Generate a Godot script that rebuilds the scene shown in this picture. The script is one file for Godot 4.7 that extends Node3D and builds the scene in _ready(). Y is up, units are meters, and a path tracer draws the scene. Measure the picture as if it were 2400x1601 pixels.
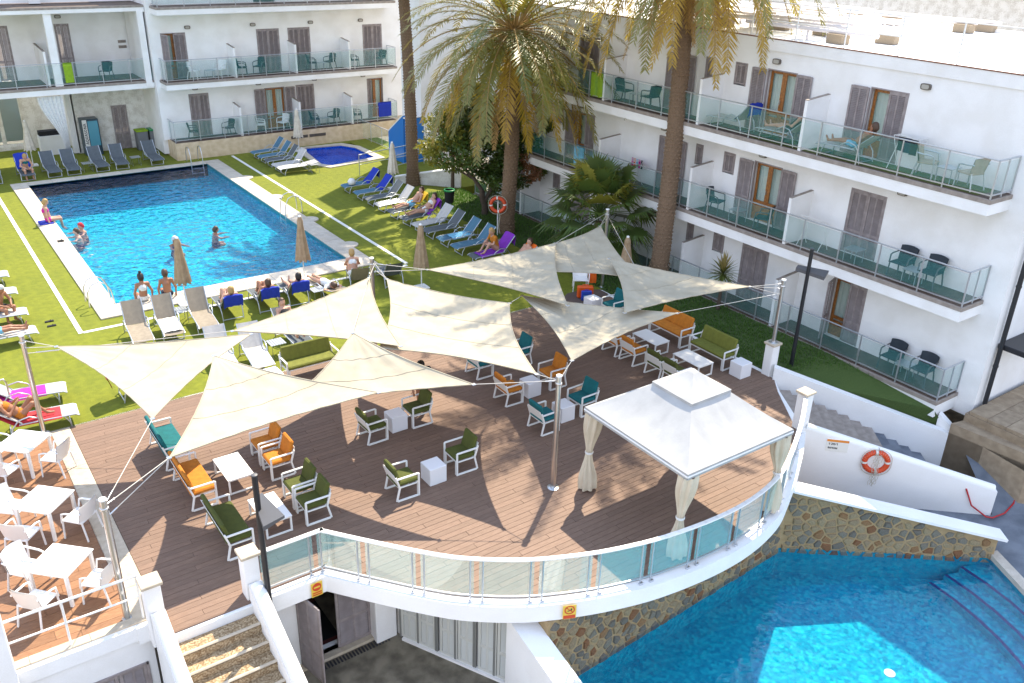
extends Node3D
# A hotel courtyard seen from a high balcony: pools, shade sails over a timber deck, loungers and white balconied wings.
var rng := RandomNumberGenerator.new()
var M := {}
var taken := {}
var cache := {}

class MB:
	var v := PackedVector3Array()
	var n := PackedVector3Array()
	var ix := PackedInt32Array()
	func quad(a: Vector3, b: Vector3, c: Vector3, d: Vector3) -> void:
		var m := (c - a).cross(d - b)
		if m.length_squared() < 1e-14: return
		m = m.normalized()
		var k := v.size()
		v.append_array(PackedVector3Array([a, b, c, d]))
		n.append_array(PackedVector3Array([m, m, m, m]))
		ix.append_array(PackedInt32Array([k, k + 2, k + 1, k, k + 3, k + 2]))
	func tri(a: Vector3, b: Vector3, c: Vector3) -> void:
		var m := (b - a).cross(c - a).normalized()
		var k := v.size()
		v.append_array(PackedVector3Array([a, b, c]))
		n.append_array(PackedVector3Array([m, m, m]))
		ix.append_array(PackedInt32Array([k, k + 2, k + 1]))
	func tris(a: Vector3, b: Vector3, c: Vector3, na: Vector3, nb: Vector3, nc: Vector3) -> void:
		var k := v.size()
		v.append_array(PackedVector3Array([a, b, c]))
		n.append_array(PackedVector3Array([na, nb, nc]))
		ix.append_array(PackedInt32Array([k, k + 2, k + 1]))
	# box by centre and size, chamfered by e
	func box(c: Vector3, s: Vector3, e := 0.0, bs := Basis.IDENTITY) -> void:
		var h := s * 0.5
		if e <= 0.0:
			var p: Array[Vector3] = []
			for i in 8: p.append(c + bs * Vector3(h.x if i & 1 else -h.x, h.y if i & 2 else -h.y, h.z if i & 4 else -h.z))
			quad(p[4], p[5], p[7], p[6]); quad(p[1], p[0], p[2], p[3])
			quad(p[5], p[1], p[3], p[7]); quad(p[0], p[4], p[6], p[2])
			quad(p[6], p[7], p[3], p[2]); quad(p[0], p[1], p[5], p[4])
			return
		e = minf(e, minf(h.x, minf(h.y, h.z)) * 0.9)
		var g := h - Vector3(e, e, e)
		var f := func(x: float, y: float, z: float) -> Vector3: return c + bs * Vector3(x, y, z)
		for q in [1.0, -1.0]:
			_q(f.call(q * h.x, -g.y, -g.z), f.call(q * h.x, g.y, -g.z), f.call(q * h.x, g.y, g.z), f.call(q * h.x, -g.y, g.z), c)
			_q(f.call(-g.x, q * h.y, -g.z), f.call(g.x, q * h.y, -g.z), f.call(g.x, q * h.y, g.z), f.call(-g.x, q * h.y, g.z), c)
			_q(f.call(-g.x, -g.y, q * h.z), f.call(g.x, -g.y, q * h.z), f.call(g.x, g.y, q * h.z), f.call(-g.x, g.y, q * h.z), c)
			for r in [1.0, -1.0]:
				_q(f.call(q * h.x, r * g.y, -g.z), f.call(q * g.x, r * h.y, -g.z), f.call(q * g.x, r * h.y, g.z), f.call(q * h.x, r * g.y, g.z), c)
				_q(f.call(q * h.x, -g.y, r * g.z), f.call(q * g.x, -g.y, r * h.z), f.call(q * g.x, g.y, r * h.z), f.call(q * h.x, g.y, r * g.z), c)
				_q(f.call(-g.x, q * h.y, r * g.z), f.call(-g.x, q * g.y, r * h.z), f.call(g.x, q * g.y, r * h.z), f.call(g.x, q * h.y, r * g.z), c)
				for w in [1.0, -1.0]:
					var a: Vector3 = f.call(q * h.x, r * g.y, w * g.z); var b: Vector3 = f.call(q * g.x, r * h.y, w * g.z); var d: Vector3 = f.call(q * g.x, r * g.y, w * h.z)
					if (b - a).cross(d - a).dot(a - c) > 0.0: tri(a, b, d)
					else: tri(a, d, b)
	func _q(a: Vector3, b: Vector3, cc: Vector3, d: Vector3, mid: Vector3) -> void:
		if (cc - a).cross(d - b).dot(a + cc - mid * 2.0) > 0.0: quad(a, b, cc, d)
		else: quad(a, d, cc, b)
	func bar(a: Vector3, b: Vector3, w: float, t: float, upd := Vector3.UP, e := 0.0) -> void:   # a bar of section w (sideways) by t
		var z := (b - a).normalized()
		if absf(z.dot(upd)) > 0.98: upd = Vector3.RIGHT if absf(z.x) < 0.9 else Vector3.FORWARD
		var x := upd.cross(z).normalized()
		box((a + b) * 0.5, Vector3(w, t, a.distance_to(b)), e, Basis(x, z.cross(x), z))
	func tube(p: PackedVector3Array, r, sides := 8, caps := true) -> void:
		var k0 := v.size()
		var m := p.size()
		var t := (p[1] - p[0]).normalized()
		var u := t.cross(Vector3.UP if absf(t.y) < 0.9 else Vector3.RIGHT).normalized()
		for i in m:
			var tn := (p[mini(i + 1, m - 1)] - p[maxi(i - 1, 0)]).normalized()
			u = (u - tn * u.dot(tn)).normalized()
			var w := tn.cross(u)
			var rr: float = r if (r is float) else r[i]
			for s in sides:
				var a := TAU * s / sides
				var d := u * cos(a) + w * sin(a)
				v.append(p[i] + d * rr); n.append(d)
		for i in m - 1:
			for s in sides:
				var a := k0 + i * sides + s; var b := k0 + i * sides + (s + 1) % sides
				ix.append_array(PackedInt32Array([a, a + sides, b, b, a + sides, b + sides]))
		if caps:
			for e in 2:
				var i := 0 if e == 0 else m - 1
				var nn := (p[0] - p[1]).normalized() if e == 0 else (p[m - 1] - p[m - 2]).normalized()
				var k := v.size()
				v.append(p[i]); n.append(nn)
				for s in sides:
					v.append(v[k0 + i * sides + s]); n.append(nn)
				for s in sides:
					if e == 0: ix.append_array(PackedInt32Array([k, k + 1 + s, k + 1 + (s + 1) % sides]))
					else: ix.append_array(PackedInt32Array([k, k + 1 + (s + 1) % sides, k + 1 + s]))
	func rod(a: Vector3, b: Vector3, r: float, sides := 8) -> void:
		tube(PackedVector3Array([a, b]), r, sides)
	func lathe(o: Vector3, prof: Array, segs := 16) -> void:   # prof: Vector2(r, y)
		var k0 := v.size()
		for i in prof.size():
			var a: Vector2 = prof[maxi(i - 1, 0)]; var b: Vector2 = prof[mini(i + 1, prof.size() - 1)]
			var d := (b - a).normalized(); var q: Vector2 = prof[i]
			for s in segs:
				var an := TAU * s / segs
				v.append(o + Vector3(cos(an) * q.x, q.y, sin(an) * q.x)); n.append(Vector3(cos(an) * d.y, -d.x, sin(an) * d.y).normalized())
		for i in prof.size() - 1:
			for s in segs:
				var a := k0 + i * segs + s; var b := k0 + i * segs + (s + 1) % segs
				ix.append_array(PackedInt32Array([a, b, a + segs, b, b + segs, a + segs]))
	func prism(poly: PackedVector2Array, y0: float, y1: float) -> void:   # poly in x,z
		var p := poly.duplicate()
		if Geometry2D.is_polygon_clockwise(p): p.reverse()
		var t := Geometry2D.triangulate_polygon(p)
		for i in range(0, t.size(), 3):
			var a := p[t[i]]; var b := p[t[i + 1]]; var c := p[t[i + 2]]
			if (b - a).cross(c - a) > 0.0: var sw := b; b = c; c = sw
			tri(Vector3(a.x, y1, a.y), Vector3(b.x, y1, b.y), Vector3(c.x, y1, c.y))
			tri(Vector3(a.x, y0, a.y), Vector3(c.x, y0, c.y), Vector3(b.x, y0, b.y))
		for i in p.size():
			var a := p[i]; var b := p[(i + 1) % p.size()]
			_qn(Vector3(a.x, y0, a.y), Vector3(b.x, y0, b.y), Vector3(b.x, y1, b.y), Vector3(a.x, y1, a.y), Vector3(b.y - a.y, 0, -(b.x - a.x)))
	func _qn(a: Vector3, b: Vector3, c: Vector3, d: Vector3, want: Vector3) -> void:
		if (c - a).cross(d - b).dot(want) >= 0.0: quad(a, b, c, d)
		else: quad(a, d, c, b)
	func grid(p: Array, thick := 0.0) -> void:   # p: rows of PackedVector3Array, smooth
		var nr := p.size(); var nc: int = p[0].size()
		for side in (2 if thick > 0.0 else 1):
			var k0 := v.size()
			for i in nr:
				for j in nc:
					var du: Vector3 = p[i][mini(j + 1, nc - 1)] - p[i][maxi(j - 1, 0)]
					var dv: Vector3 = p[mini(i + 1, nr - 1)][j] - p[maxi(i - 1, 0)][j]
					if du.length() < 1e-6: du = p[mini(i + 1, nr - 1)][mini(j + 1, nc - 1)] - p[mini(i + 1, nr - 1)][maxi(j - 1, 0)]
					var m := du.cross(dv)
					m = m.normalized() if m.length() > 1e-9 else Vector3.UP
					v.append(p[i][j] - (m * thick if side == 1 else Vector3.ZERO)); n.append(m if side == 0 else -m)
			for i in nr - 1:
				for j in nc - 1:
					var a := k0 + i * nc + j
					if side == 0: ix.append_array(PackedInt32Array([a, a + nc, a + 1, a + 1, a + nc, a + nc + 1]))
					else: ix.append_array(PackedInt32Array([a, a + 1, a + nc, a + 1, a + nc + 1, a + nc]))
	func mesh() -> ArrayMesh:
		var m := ArrayMesh.new()
		if v.is_empty(): return m
		var arr := []
		arr.resize(Mesh.ARRAY_MAX)
		arr[Mesh.ARRAY_VERTEX] = v; arr[Mesh.ARRAY_NORMAL] = n; arr[Mesh.ARRAY_INDEX] = ix
		m.add_surface_from_arrays(Mesh.PRIMITIVE_TRIANGLES, arr)
		return m

func numbered(nm: String) -> String:
	taken[nm] = int(taken.get(nm, -1)) + 1
	return nm if taken[nm] == 0 else "%s_%03d" % [nm, taken[nm]]
func obj(nm: String, m, mat: Material, parent: Node = null) -> MeshInstance3D:
	var o := MeshInstance3D.new()
	o.mesh = m.mesh() if m is MB else m
	o.material_override = mat
	if parent == null:
		o.name = numbered(nm); add_child(o)
	else:
		o.name = nm; parent.add_child(o, true)
	return o
func sub(nm: String, parent: Node, at := Vector3.ZERO, turn := 0.0) -> Node3D:
	var o := Node3D.new(); o.name = nm; parent.add_child(o, true); o.position = at; o.rotation.y = turn
	return o
func tag(o: Node, label: String, cat: String, group := "", kind := "") -> Node:
	o.set_meta("label", label); o.set_meta("category", cat)
	if group != "": o.set_meta("group", group)
	if kind != "": o.set_meta("kind", kind)
	return o
func thing(nm: String, label: String, cat: String, at := Vector3.ZERO, turn := 0.0, group := "") -> Node3D:
	var o := Node3D.new(); o.name = numbered(nm); add_child(o); o.position = at; o.rotation.y = turn
	tag(o, label, cat, group)
	return o
func struct_(nm: String, m, mat: Material, label: String, cat: String) -> MeshInstance3D:
	var o := obj(nm, m, mat); tag(o, label, cat, "", "structure"); return o
func dup(src: Node3D, label: String, at: Vector3, turn := 0.0, group := "") -> Node3D:
	var nm := String(src.name)
	var stem := nm.substr(0, nm.length() - 4) if nm.length() > 4 and nm.substr(nm.length() - 4, 1) == "_" and nm.right(3).is_valid_int() else nm
	var o: Node3D = src.duplicate(); o.name = numbered(stem); add_child(o); o.position = at; o.rotation = Vector3(0, turn, 0)
	o.set_meta("label", label)
	if group != "": o.set_meta("group", group)
	return o
func V2(a: Array) -> PackedVector2Array:
	var r := PackedVector2Array()
	for i in range(0, a.size(), 2): r.append(Vector2(a[i], a[i + 1]))
	return r
func P3(a: Array) -> PackedVector3Array:
	var r := PackedVector3Array()
	for i in range(0, a.size(), 3): r.append(Vector3(a[i], a[i + 1], a[i + 2]))
	return r
func boxm(s: Vector3, e := 0.0) -> ArrayMesh:
	var k := "box%s%s" % [s, e]
	if not cache.has(k):
		var b := MB.new(); b.box(Vector3.ZERO, s, e); cache[k] = b.mesh()
	return cache[k]

# ---------- materials ----------
func LC(r: float, g: float, b: float, a := 1.0) -> Color: return Color(r, g, b, a).linear_to_srgb()
func noise_bytes(size: int, seed_: int, freq: float, oct := 4, cell := false) -> PackedByteArray:
	var f := FastNoiseLite.new(); f.seed = seed_; f.frequency = freq
	if cell:
		f.noise_type = FastNoiseLite.TYPE_CELLULAR; f.cellular_return_type = FastNoiseLite.RETURN_CELL_VALUE; f.fractal_type = FastNoiseLite.FRACTAL_NONE
	else:
		f.noise_type = FastNoiseLite.TYPE_SIMPLEX_SMOOTH; f.fractal_octaves = oct
	return f.get_seamless_image(size, size, false, false, 0.15).get_data()
func ramp_tex(size: int, a: PackedByteArray, b: PackedByteArray, wb: float, c0: Color, c1: Color, lo := 0.25, hi := 0.75) -> ImageTexture:
	var lut := PackedByteArray(); lut.resize(768)
	for i in 256:
		var t := clampf((i / 255.0 - lo) / (hi - lo), 0, 1)
		var c := c0.lerp(c1, t)
		lut[i * 3] = int(c.r * 255); lut[i * 3 + 1] = int(c.g * 255); lut[i * 3 + 2] = int(c.b * 255)
	var out := PackedByteArray(); out.resize(size * size * 3)
	for i in size * size:
		var q := int(a[i] * (1.0 - wb) + b[i] * wb) * 3
		out[i * 3] = lut[q]; out[i * 3 + 1] = lut[q + 1]; out[i * 3 + 2] = lut[q + 2]
	var im := Image.create_from_data(size, size, false, Image.FORMAT_RGB8, out)
	im.generate_mipmaps()
	return ImageTexture.create_from_image(im)
func normal_tex(size: int, a: PackedByteArray, strength: float) -> ImageTexture:
	var im := Image.create_from_data(size, size, false, Image.FORMAT_L8, a)
	im.convert(Image.FORMAT_RGBA8)
	im.bump_map_to_normal_map(strength)
	im.generate_mipmaps()
	return ImageTexture.create_from_image(im)
func sm(col: Color, rough := 0.7, metal := 0.0) -> StandardMaterial3D:
	var m := StandardMaterial3D.new(); m.albedo_color = col; m.roughness = rough; m.metallic = metal
	return m
func tm(tex: Texture2D, scale: float, rough := 0.8, world := true, nrm: Texture2D = null, ns := 1.0) -> StandardMaterial3D:
	var m := StandardMaterial3D.new(); m.albedo_texture = tex; m.roughness = rough
	m.uv1_triplanar = true; m.uv1_world_triplanar = world; m.uv1_scale = Vector3.ONE * scale
	if nrm: m.normal_enabled = true; m.normal_texture = nrm; m.normal_scale = ns
	return m
func make_materials() -> void:
	var n1 := noise_bytes(512, 3, 0.006, 5)
	var n2 := noise_bytes(512, 8, 0.05, 3)
	var nf := noise_bytes(512, 12, 0.25, 2)
	var nc := noise_bytes(256, 21, 0.09, 1, true)
	var nm := noise_bytes(256, 33, 0.02, 4)
	var bump := normal_tex(512, n2, 2.0)
	var fine := normal_tex(512, nf, 3.0)
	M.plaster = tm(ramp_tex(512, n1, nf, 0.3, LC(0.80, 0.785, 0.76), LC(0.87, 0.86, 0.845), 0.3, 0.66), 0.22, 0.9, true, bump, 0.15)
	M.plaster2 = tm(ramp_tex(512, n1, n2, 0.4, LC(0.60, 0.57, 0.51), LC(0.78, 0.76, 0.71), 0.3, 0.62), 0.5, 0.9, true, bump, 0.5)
	M.cap = tm(ramp_tex(512, n1, nf, 0.5, LC(0.44, 0.365, 0.265), LC(0.58, 0.50, 0.39)), 1.1, 0.85, true, fine, 0.3)
	M.beige = tm(ramp_tex(512, n1, nf, 0.5, LC(0.52, 0.40, 0.25), LC(0.70, 0.57, 0.40)), 0.6, 0.9, true, bump, 0.4)
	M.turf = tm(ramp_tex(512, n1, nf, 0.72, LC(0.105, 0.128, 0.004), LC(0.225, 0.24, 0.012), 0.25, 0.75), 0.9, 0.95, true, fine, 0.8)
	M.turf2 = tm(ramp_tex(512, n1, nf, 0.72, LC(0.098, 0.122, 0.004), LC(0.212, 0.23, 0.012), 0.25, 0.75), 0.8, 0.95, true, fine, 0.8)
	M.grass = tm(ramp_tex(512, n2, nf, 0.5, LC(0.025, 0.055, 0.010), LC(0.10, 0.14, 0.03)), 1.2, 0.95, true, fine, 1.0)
	M.blade = sm(LC(0.07, 0.13, 0.022), 0.8)
	M.blade.backlight_enabled = true; M.blade.backlight = Color(0.25, 0.4, 0.05)
	M.soil = tm(ramp_tex(512, n2, nf, 0.5, LC(0.10, 0.065, 0.04), LC(0.2, 0.14, 0.09)), 1.5, 0.95)
	M.line = tm(ramp_tex(512, n1, nf, 0.5, LC(0.62, 0.62, 0.58), LC(0.8, 0.8, 0.78)), 1.2, 0.8)
	M.deck = []
	var gr := noise_bytes(512, 44, 0.02, 4)
	for i in 4:
		var k := [1.0, 0.95, 1.05, 0.91][i] as float
		var d := tm(ramp_tex(512, gr, nf, 0.5, LC(0.160 * k, 0.096 * k, 0.066 * k), LC(0.225 * k, 0.145 * k, 0.102 * k)), 1.0, 0.72, true, fine, 0.25)
		d.uv1_scale = Vector3(0.35, 3.0, 3.0); d.uv1_offset = Vector3(0.37 * i, 0.21 * i, 0.53 * i)
		M.deck.append(d)
	M.tile = []
	for i in 4:
		var k := [1.0, 0.9, 1.1, 0.8][i] as float
		var d := tm(ramp_tex(512, gr, nf, 0.35, LC(0.21 * k, 0.095 * k, 0.042 * k), LC(0.32 * k, 0.165 * k, 0.08 * k)), 1.0, 0.55, true)
		d.uv1_scale = Vector3(0.5, 2.0, 4.0); d.uv1_offset = Vector3(0.3 * i, 0.4 * i, 0.7 * i)
		M.tile.append(d)
	M.grout = sm(LC(0.42, 0.3, 0.2), 0.9)
	M.coping = []
	for i in 3:
		var k := [1.0, 0.93, 1.05][i] as float
		var d := tm(ramp_tex(512, n1, n2, 0.5, LC(0.47 * k, 0.41 * k, 0.33 * k), LC(0.60 * k, 0.54 * k, 0.455 * k)), 0.7, 0.8, true, fine, 0.3)
		d.uv1_offset = Vector3(0.3 * i, 0, 0.6 * i)
		M.coping.append(d)
	M.concrete = tm(ramp_tex(512, n1, nf, 0.35, LC(0.10, 0.085, 0.06), LC(0.24, 0.21, 0.155), 0.25, 0.7), 0.5, 0.9, true, fine, 0.4)
	M.paving = tm(ramp_tex(512, n1, nf, 0.35, LC(0.10, 0.115, 0.14), LC(0.19, 0.21, 0.24), 0.25, 0.7), 0.4, 0.8, true, fine, 0.4)
	M.pebble = tm(ramp_tex(256, nc, nm, 0.25, LC(0.20, 0.13, 0.065), LC(0.50, 0.39, 0.25), 0.15, 0.85), 1.0, 0.9)
	M.pebble.uv1_scale = Vector3.ONE * 1.6
	M.sand = []
	for i in 3:
		var k := [1.0, 0.9, 1.1][i] as float
		M.sand.append(tm(ramp_tex(512, n1, nf, 0.5, LC(0.25 * k, 0.185 * k, 0.12 * k), LC(0.40 * k, 0.31 * k, 0.21 * k)), 0.8 + 0.1 * i, 0.9, true, fine, 0.4))
	M.stone = []
	for c in [[0.20, 0.18, 0.14], [0.28, 0.21, 0.125], [0.21, 0.095, 0.04], [0.31, 0.24, 0.14], [0.155, 0.14, 0.115], [0.26, 0.145, 0.065]]:
		M.stone.append(tm(ramp_tex(512, n2, nf, 0.5, LC(c[0] * 0.5, c[1] * 0.5, c[2] * 0.5), LC(c[0] * 1.45, c[1] * 1.45, c[2] * 1.4)), 1.3, 0.85, true, fine, 0.8))
	M.mortar = tm(ramp_tex(512, n1, nf, 0.5, LC(0.30, 0.205, 0.10), LC(0.42, 0.305, 0.165)), 1.2, 0.95, true, fine, 0.6)
	# pool linings: mixed blue mosaic, its mottling painted in to imitate caustic light
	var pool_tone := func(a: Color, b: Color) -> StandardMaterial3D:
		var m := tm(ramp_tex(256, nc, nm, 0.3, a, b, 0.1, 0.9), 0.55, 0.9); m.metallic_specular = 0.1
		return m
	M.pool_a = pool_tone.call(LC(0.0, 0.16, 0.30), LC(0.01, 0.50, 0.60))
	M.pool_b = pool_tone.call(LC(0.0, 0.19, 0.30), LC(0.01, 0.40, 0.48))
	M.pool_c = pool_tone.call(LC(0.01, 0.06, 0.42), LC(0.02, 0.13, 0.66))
	M.navy = sm(LC(0.01, 0.015, 0.12), 0.4)
	M.teal_tile = sm(LC(0.01, 0.18, 0.22), 0.4)
	var wave := noise_bytes(512, 61, 0.012, 3)
	M.water = sm(Color(0.05, 0.35, 0.7, 0.08), 0.01); M.water.transparency = BaseMaterial3D.TRANSPARENCY_ALPHA
	M.water.uv1_triplanar = true; M.water.uv1_world_triplanar = true; M.water.uv1_scale = Vector3.ONE * 0.30
	M.water.normal_enabled = true; M.water.normal_texture = normal_tex(512, wave, 18.0); M.water.normal_scale = 0.7
	M.water_calm = M.water.duplicate(); M.water_calm.normal_scale = 0.14
	M.water_kid = M.water_calm.duplicate(); M.water_kid.normal_scale = 0.1; M.water_kid.metallic_specular = 0.3
	M.glass = sm(Color(0.30, 0.72, 0.70, 0.09), 0.02); M.glass.transparency = BaseMaterial3D.TRANSPARENCY_ALPHA; M.glass.metallic_specular = 0.3
	M.glass_tint = sm(Color(0.66, 0.9, 0.9, 0.07), 0.02, 0.14); M.glass_tint.transparency = BaseMaterial3D.TRANSPARENCY_ALPHA
	M.glass_edge = sm(LC(0.10, 0.42, 0.42), 0.2)
	M.steel = sm(LC(0.62, 0.63, 0.64), 0.28, 1.0)
	M.alu = sm(LC(0.50, 0.53, 0.56), 0.35, 0.7)
	M.white_metal = sm(LC(0.80, 0.79, 0.76), 0.4)
	M.white_plastic = sm(LC(0.80, 0.79, 0.77), 0.45)
	M.cube_white = sm(LC(0.78, 0.77, 0.78), 0.5)
	M.black_metal = sm(LC(0.015, 0.016, 0.02), 0.4)
	M.grey_metal = sm(LC(0.09, 0.09, 0.095), 0.5)
	M.iron = sm(LC(0.05, 0.05, 0.055), 0.5, 0.5)
	var weave := normal_tex(256, noise_bytes(256, 71, 0.35, 1), 3.0)
	var fab := func(r: float, g: float, b: float) -> StandardMaterial3D:
		var m := tm(ramp_tex(256, nm, noise_bytes(256, 70, 0.4, 1), 0.5, LC(r * 0.82, g * 0.82, b * 0.82), LC(r * 1.15, g * 1.15, b * 1.15)), 1.2, 0.9, false, weave, 0.35)
		return m
	M.f_orange = fab.call(0.52, 0.18, 0.014); M.f_green = fab.call(0.075, 0.088, 0.012); M.f_teal = fab.call(0.003, 0.13, 0.145)
	M.f_olive = fab.call(0.16, 0.17, 0.025); M.f_blue = fab.call(0.012, 0.035, 0.36); M.f_purple = fab.call(0.22, 0.03, 0.42); M.f_pink = fab.call(0.6, 0.02, 0.30)
	M.f_red = fab.call(0.5, 0.03, 0.04); M.f_white = fab.call(0.75, 0.75, 0.73); M.f_lime = fab.call(0.26, 0.42, 0.02); M.f_orange2 = fab.call(0.8, 0.14, 0.01)
	M.f_yellow = fab.call(0.8, 0.5, 0.03); M.f_navy = fab.call(0.015, 0.02, 0.05); M.f_black = fab.call(0.02, 0.02, 0.022); M.f_sky = fab.call(0.2, 0.5, 0.7)
	M.sling_grey = fab.call(0.10, 0.115, 0.125); M.sling_tan = fab.call(0.28, 0.235, 0.175); M.sling_white = fab.call(0.50, 0.48, 0.45); M.sling_blue = fab.call(0.07, 0.17, 0.25)
	M.wicker_dark = fab.call(0.035, 0.045, 0.055); M.wicker_tan = fab.call(0.42, 0.36, 0.27)
	var sail := tm(ramp_tex(512, n1, nf, 0.4, LC(0.40, 0.35, 0.255), LC(0.47, 0.42, 0.315), 0.3, 0.65), 0.4, 0.9, true, bump, 0.12)
	sail.backlight_enabled = true; sail.backlight = Color(0.42, 0.34, 0.2)
	M.sail = sail
	var gz := tm(ramp_tex(512, n1, nf, 0.35, LC(0.37, 0.37, 0.365), LC(0.44, 0.44, 0.43), 0.3, 0.62), 0.5, 0.85, true, bump, 0.15)
	gz.backlight_enabled = true; gz.backlight = Color(0.3, 0.28, 0.24)
	M.gazebo = gz
	M.curtain = tm(ramp_tex(512, n1, nf, 0.4, LC(0.58, 0.49, 0.36), LC(0.70, 0.62, 0.48)), 0.6, 0.9)
	M.curtain.backlight_enabled = true; M.curtain.backlight = Color(0.3, 0.26, 0.2)
	M.drape = sm(LC(0.68, 0.69, 0.62), 0.9)
	M.parasol = tm(ramp_tex(256, nm, nm, 0.5, LC(0.30, 0.205, 0.115), LC(0.40, 0.295, 0.185)), 0.8, 0.9, false)
	M.parasol_pale = tm(ramp_tex(256, nm, nm, 0.5, LC(0.56, 0.50, 0.40), LC(0.70, 0.64, 0.53)), 0.8, 0.9, false)
	M.shutter = tm(ramp_tex(256, nm, nm, 0.5, LC(0.25, 0.21, 0.205), LC(0.335, 0.29, 0.28)), 0.7, 0.6, true)
	M.shutter_white = sm(LC(0.55, 0.55, 0.50), 0.5)
	M.shutter_frame = sm(LC(0.20, 0.20, 0.185), 0.5)
	M.wood_door = tm(ramp_tex(512, gr, nf, 0.3, LC(0.22, 0.075, 0.015), LC(0.42, 0.17, 0.04)), 1.0, 0.4)
	M.balcony_floor = tm(ramp_tex(512, n1, nf, 0.4, LC(0.065, 0.04, 0.03), LC(0.13, 0.085, 0.06)), 0.8, 0.6)
	M.edge_band = tm(ramp_tex(512, n1, nf, 0.5, LC(0.24, 0.20, 0.17), LC(0.36, 0.31, 0.27)), 1.0, 0.8)
	M.green_mat = tm(ramp_tex(512, n2, nf, 0.6, LC(0.05, 0.07, 0.01), LC(0.11, 0.13, 0.025)), 1.0, 0.95)
	M.dark_room = sm(LC(0.42, 0.39, 0.35), 0.9)
	M.slide_blue = sm(LC(0.015, 0.17, 0.52), 0.35)
	M.lamp_grey = sm(LC(0.12, 0.10, 0.08), 0.5)
	M.lamp_lens = sm(LC(0.4, 0.38, 0.34), 0.2)
	M.block = tm(ramp_tex(512, n2, nf, 0.5, LC(0.26, 0.2, 0.13), LC(0.42, 0.34, 0.25)), 1.5, 0.95)
	M.pipe = sm(LC(0.70, 0.66, 0.66), 0.5)
	M.rust = sm(LC(0.18, 0.08, 0.05), 0.9)
	M.trunk = tm(ramp_tex(512, n2, nf, 0.5, LC(0.085, 0.052, 0.03), LC(0.30, 0.20, 0.125)), 1.2, 0.95, true, bump, 1.2)
	M.trunk_scale = tm(ramp_tex(512, n2, nf, 0.5, LC(0.13, 0.082, 0.046), LC(0.34, 0.235, 0.15)), 1.5, 0.95)
	M.bark = tm(ramp_tex(512, n2, nf, 0.5, LC(0.05, 0.035, 0.025), LC(0.15, 0.11, 0.08)), 1.2, 0.95, true, bump, 0.8)
	var leaf := func(r: float, g: float, b: float, t: float) -> StandardMaterial3D:
		var m := sm(LC(r, g, b), 0.42); m.backlight_enabled = true; m.backlight = Color(t, t * 0.9, t * 0.25); return m
	M.palm_green = leaf.call(0.075, 0.105, 0.028, 0.5); M.palm_olive = leaf.call(0.13, 0.135, 0.03, 0.6); M.palm_gold = leaf.call(0.33, 0.19, 0.025, 0.8); M.palm_dry = leaf.call(0.36, 0.20, 0.07, 0.6)
	M.rachis = sm(LC(0.34, 0.22, 0.07), 0.6)
	M.fan_green = leaf.call(0.055, 0.10, 0.022, 0.5); M.fan_gold = leaf.call(0.22, 0.22, 0.04, 0.6)
	M.leaf_dark = leaf.call(0.028, 0.065, 0.016, 0.45); M.leaf_mid = leaf.call(0.05, 0.10, 0.02, 0.5); M.leaf_yellow = leaf.call(0.18, 0.19, 0.03, 0.55); M.leaf_red = leaf.call(0.20, 0.085, 0.04, 0.4)
	M.yucca = leaf.call(0.11, 0.14, 0.035, 0.4); M.yucca_dry = leaf.call(0.30, 0.24, 0.09, 0.4)
	M.skin = sm(LC(0.50, 0.28, 0.19), 0.55); M.skin_tan = sm(LC(0.34, 0.155, 0.085), 0.5); M.skin_pale = sm(LC(0.58, 0.36, 0.27), 0.55)
	M.hair_blond = sm(LC(0.40, 0.25, 0.09), 0.6); M.hair_brown = sm(LC(0.07, 0.035, 0.018), 0.5); M.hair_dark = sm(LC(0.012, 0.009, 0.009), 0.5); M.hair_grey = sm(LC(0.55, 0.54, 0.52), 0.6)
	M.cable = sm(LC(0.55, 0.52, 0.46), 0.5)
	M.orange_plastic = sm(LC(0.75, 0.10, 0.008), 0.4); M.blue_plastic = sm(LC(0.01, 0.06, 0.42), 0.4); M.green_plastic = sm(LC(0.01, 0.28, 0.08), 0.4); M.grey_plastic = sm(LC(0.16, 0.17, 0.18), 0.5)
	M.ring_orange = sm(LC(0.65, 0.075, 0.02), 0.45); M.ring_white = sm(LC(0.75, 0.73, 0.68), 0.5); M.rope = sm(LC(0.55, 0.50, 0.40), 0.9)
	M.hose = sm(LC(0.45, 0.015, 0.02), 0.4)
	M.sign_yellow = sm(LC(0.70, 0.48, 0.06), 0.5); M.sign_red = sm(LC(0.55, 0.06, 0.015), 0.5); M.sign_white = sm(LC(0.78, 0.77, 0.72), 0.5); M.sign_orange = sm(LC(0.75, 0.25, 0.03), 0.5); M.ink = sm(LC(0.02, 0.02, 0.03), 0.6)
	M.machine = sm(LC(0.03, 0.06, 0.085), 0.35); M.machine_front = sm(LC(0.10, 0.32, 0.42), 0.25); M.rug = sm(LC(0.008, 0.008, 0.009), 0.95); M.rug_red = sm(LC(0.10, 0.02, 0.015), 0.95)
	M.mat_brown = tm(ramp_tex(512, n2, nf, 0.6, LC(0.08, 0.055, 0.045), LC(0.14, 0.10, 0.085)), 1.0, 0.95)

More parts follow.
